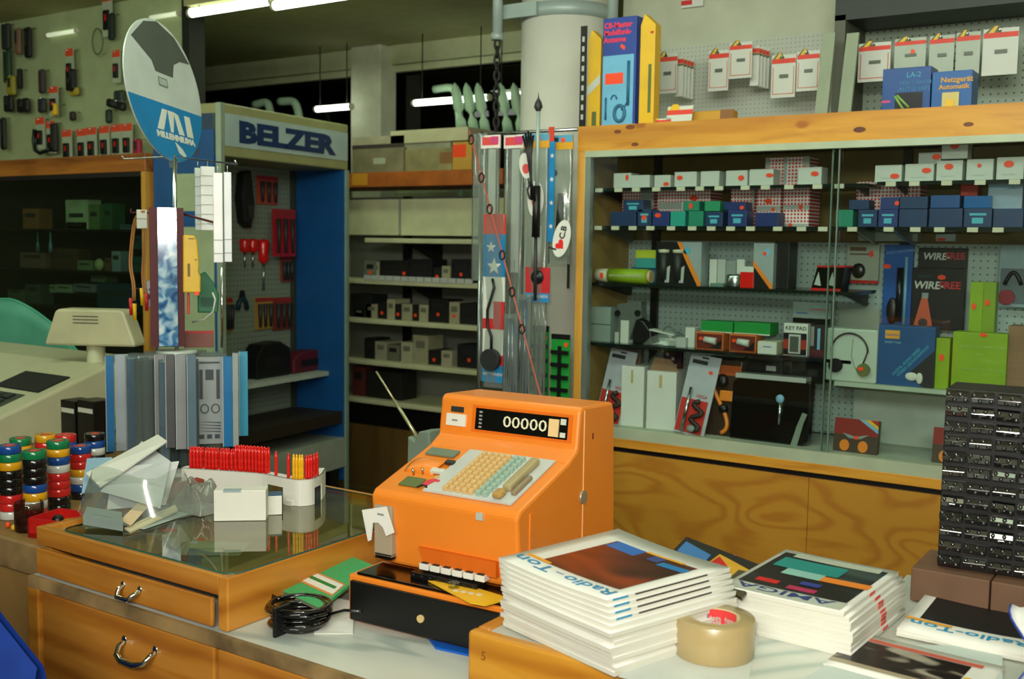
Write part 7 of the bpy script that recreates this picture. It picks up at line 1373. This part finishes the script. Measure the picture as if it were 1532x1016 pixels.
o, w_, h = hungY('red_pack', 'dull pink pack with a red top edge beside the lower tower', 276, 319, 495, 520, 2.40, mat('8c5048', .5), .01); B().box(-w_/2, w_/2, -.001, 0, h*.85, h).build('red_edge', RED, o)
# RCA leads
def lead(label, pts, tips, Y):
    c0 = P(*pts[0], Y=Y); b = B(); q = [P(x, y, Y=Y)-c0 for x, y in pts]; q2 = []
    for i in range(len(q)-1): q2 += [q[i].lerp(q[i+1], k/3) for k in range(3)]
    q2.append(q[-1])
    for _ in range(2): q2 = [q2[0]]+[(q2[i-1]+q2[i]*2+q2[i+1])/4 for i in range(1, len(q2)-1)]+[q2[-1]]
    o = b.tube(q2, .0032, 6).tube([v+Vector((.005, .004, 0)) for v in q2], .0032, 6).build('audio_lead', mat('a8743c', .4), None, c0); tag(o, label, 'cable')
    for (x, y, dx, m_) in tips: e = P(x, y, Y=Y)-c0; s_ = e+Vector((dx, 0, .035)); B().cyl(e+Vector((0, 0, -.022)), s_, .0055, .0065, 10).build('plug', m_, o)
lead('orange brown twin audio lead with red and yellow plugs, hanging left of the maroon tower', [(213, 316), (200, 325), (195, 370), (193, 400), (199, 425), (199, 450)], [(196, 462, 0, RED), (202, 470, -.002, YEL)], 2.25)
lead('second orange brown audio lead, close beside the maroon tower with yellow and red plugs', [(214, 330), (215, 370), (212, 410), (214, 430), (216, 440)], [(213, 447, -.003, YEL), (219, 455, .002, RED)], 2.26)
o, w_, h = hungY('white_card', 'small white card pack on the wire arm left of the maroon tower', 205, 220, 314, 342, 2.25, CARD, .006); B().box(-w_*.5, w_*.5, -.001, 0, h*.5, h*.55).build('print', GREY, o)
o, w_, h = hungY('clear_pack', 'grey clear pack hanging between the audio leads and the tower', 220, 228, 420, 460, 2.28, mat('8c98a0', .3), .01); B().box(-w_*.3, w_*.3, -.001, 0, h*.3, h*.5).build('print', DGREY, o)

# ------------------------------------------------------------------ shop scale at the left with green sheet
t = thing('shop_scale', 'cream electronic shop scale with keypad and display head on a post', 'scale', (-3.9, 2.55, .8405))
a = Vector((-3.9, 2.55, .8405)); 
def PC(px, py, Y): return P(px, py, Y=Y)-a
q = [PC(-30, 655, 2.35), PC(20, 618, 2.35), PC(155, 548, 2.75), PC(155, 600, 2.75)]
CREAM = mat('b9b898', .45, var=.03)
x_l, x_r = PC(-40, 600, 2.4).x, PC(158, 590, 2.55).x
b = B().prism([(-.58, 0), (.30, 0), (.30, .262), (.02, .262), (-.43, .115), (-.58, .055)], -.95, .30, 'X'); b.build('housing', CREAM, t, bevel=.010)
sl = math.atan2(.147, .45); MSc = Matrix.Translation((0, -.43, .115)) @ Matrix.Rotation(sl, 4, 'X')
B().box(-.05, .24, .20, .34, .0, .006, M=MSc).build('dark_screen', mat('0c100e', .7), t); b = B()
for i in range(8):
    for j in range(3): b.box(-.30+.06*i, -.255+.06*i, .03+.045*j, .065+.045*j, 0, .012, M=MSc)
b.build('keypad', DGREY, t); B().box(-.34, .20, .015, .17, 0, .003, M=MSc).build('key_field', mat('3c4438', .5), t)
hx = PC(143, 500, 2.62); hz0 = PC(143, 516, 2.62).z; hz1 = PC(143, 462, 2.62).z; hw = abs(PC(195, 500, 2.62).x-PC(90, 500, 2.62).x)*.82
B().cyl((hx.x, .07, 0), (hx.x, .07, hz0+.01), .035, n=20).build('post', CREAM, t)
hd = B().prism([(-hw/2, 0), (hw/2, 0), (hw/2-.004, .02), (hw*.38, hz1-hz0-.01), (hw*.34, hz1-hz0), (-hw*.34, hz1-hz0), (-hw*.38, hz1-hz0-.01), (-hw/2+.004, .02)], -.05, .05).build('display_head', mat('c3bf9c', .45), t, (hx.x, .07, hz0), (0, 0, R(28)), bevel=.012)
b = B(); [b.box(-hw*.18, hw*.10, -.052, -.049, (hz1-hz0)*(.62+.09*k), (hz1-hz0)*(.64+.09*k)) for k in range(3)]; b.build('vent_slot', DGREY, hd)
# green curved sheet
t = thing('green_cover', 'turquoise green curved plastic cover standing behind the shop scale', 'cover', (-4.6, 3.0, .8405)); g0 = Vector((-4.6, 3.0, .8405)); b = B()
def gf(u, v, s=0):
    px = -40+175*u; top = 448+ (0 if u < .25 else 105*((u-.25)/.75)**1.25); q = P(px, top, Y=3.0)-g0; return (q.x, .06*math.sin(PI*u)+s, q.z*v)
b.grid(lambda u, v: gf(u, v), 20, 5); b.build('sheet', mat('56a088', .35, var=.05), t, thick=.006); b = B()
b.tube([gf(k/20, 1) for k in range(21)], .006, 8); b.build('rolled_edge', mat('4ca888', .3), t)

for o in list(D.objects):
    for k in ('_w', '_h', '_n'):
        if k in o: del o[k]
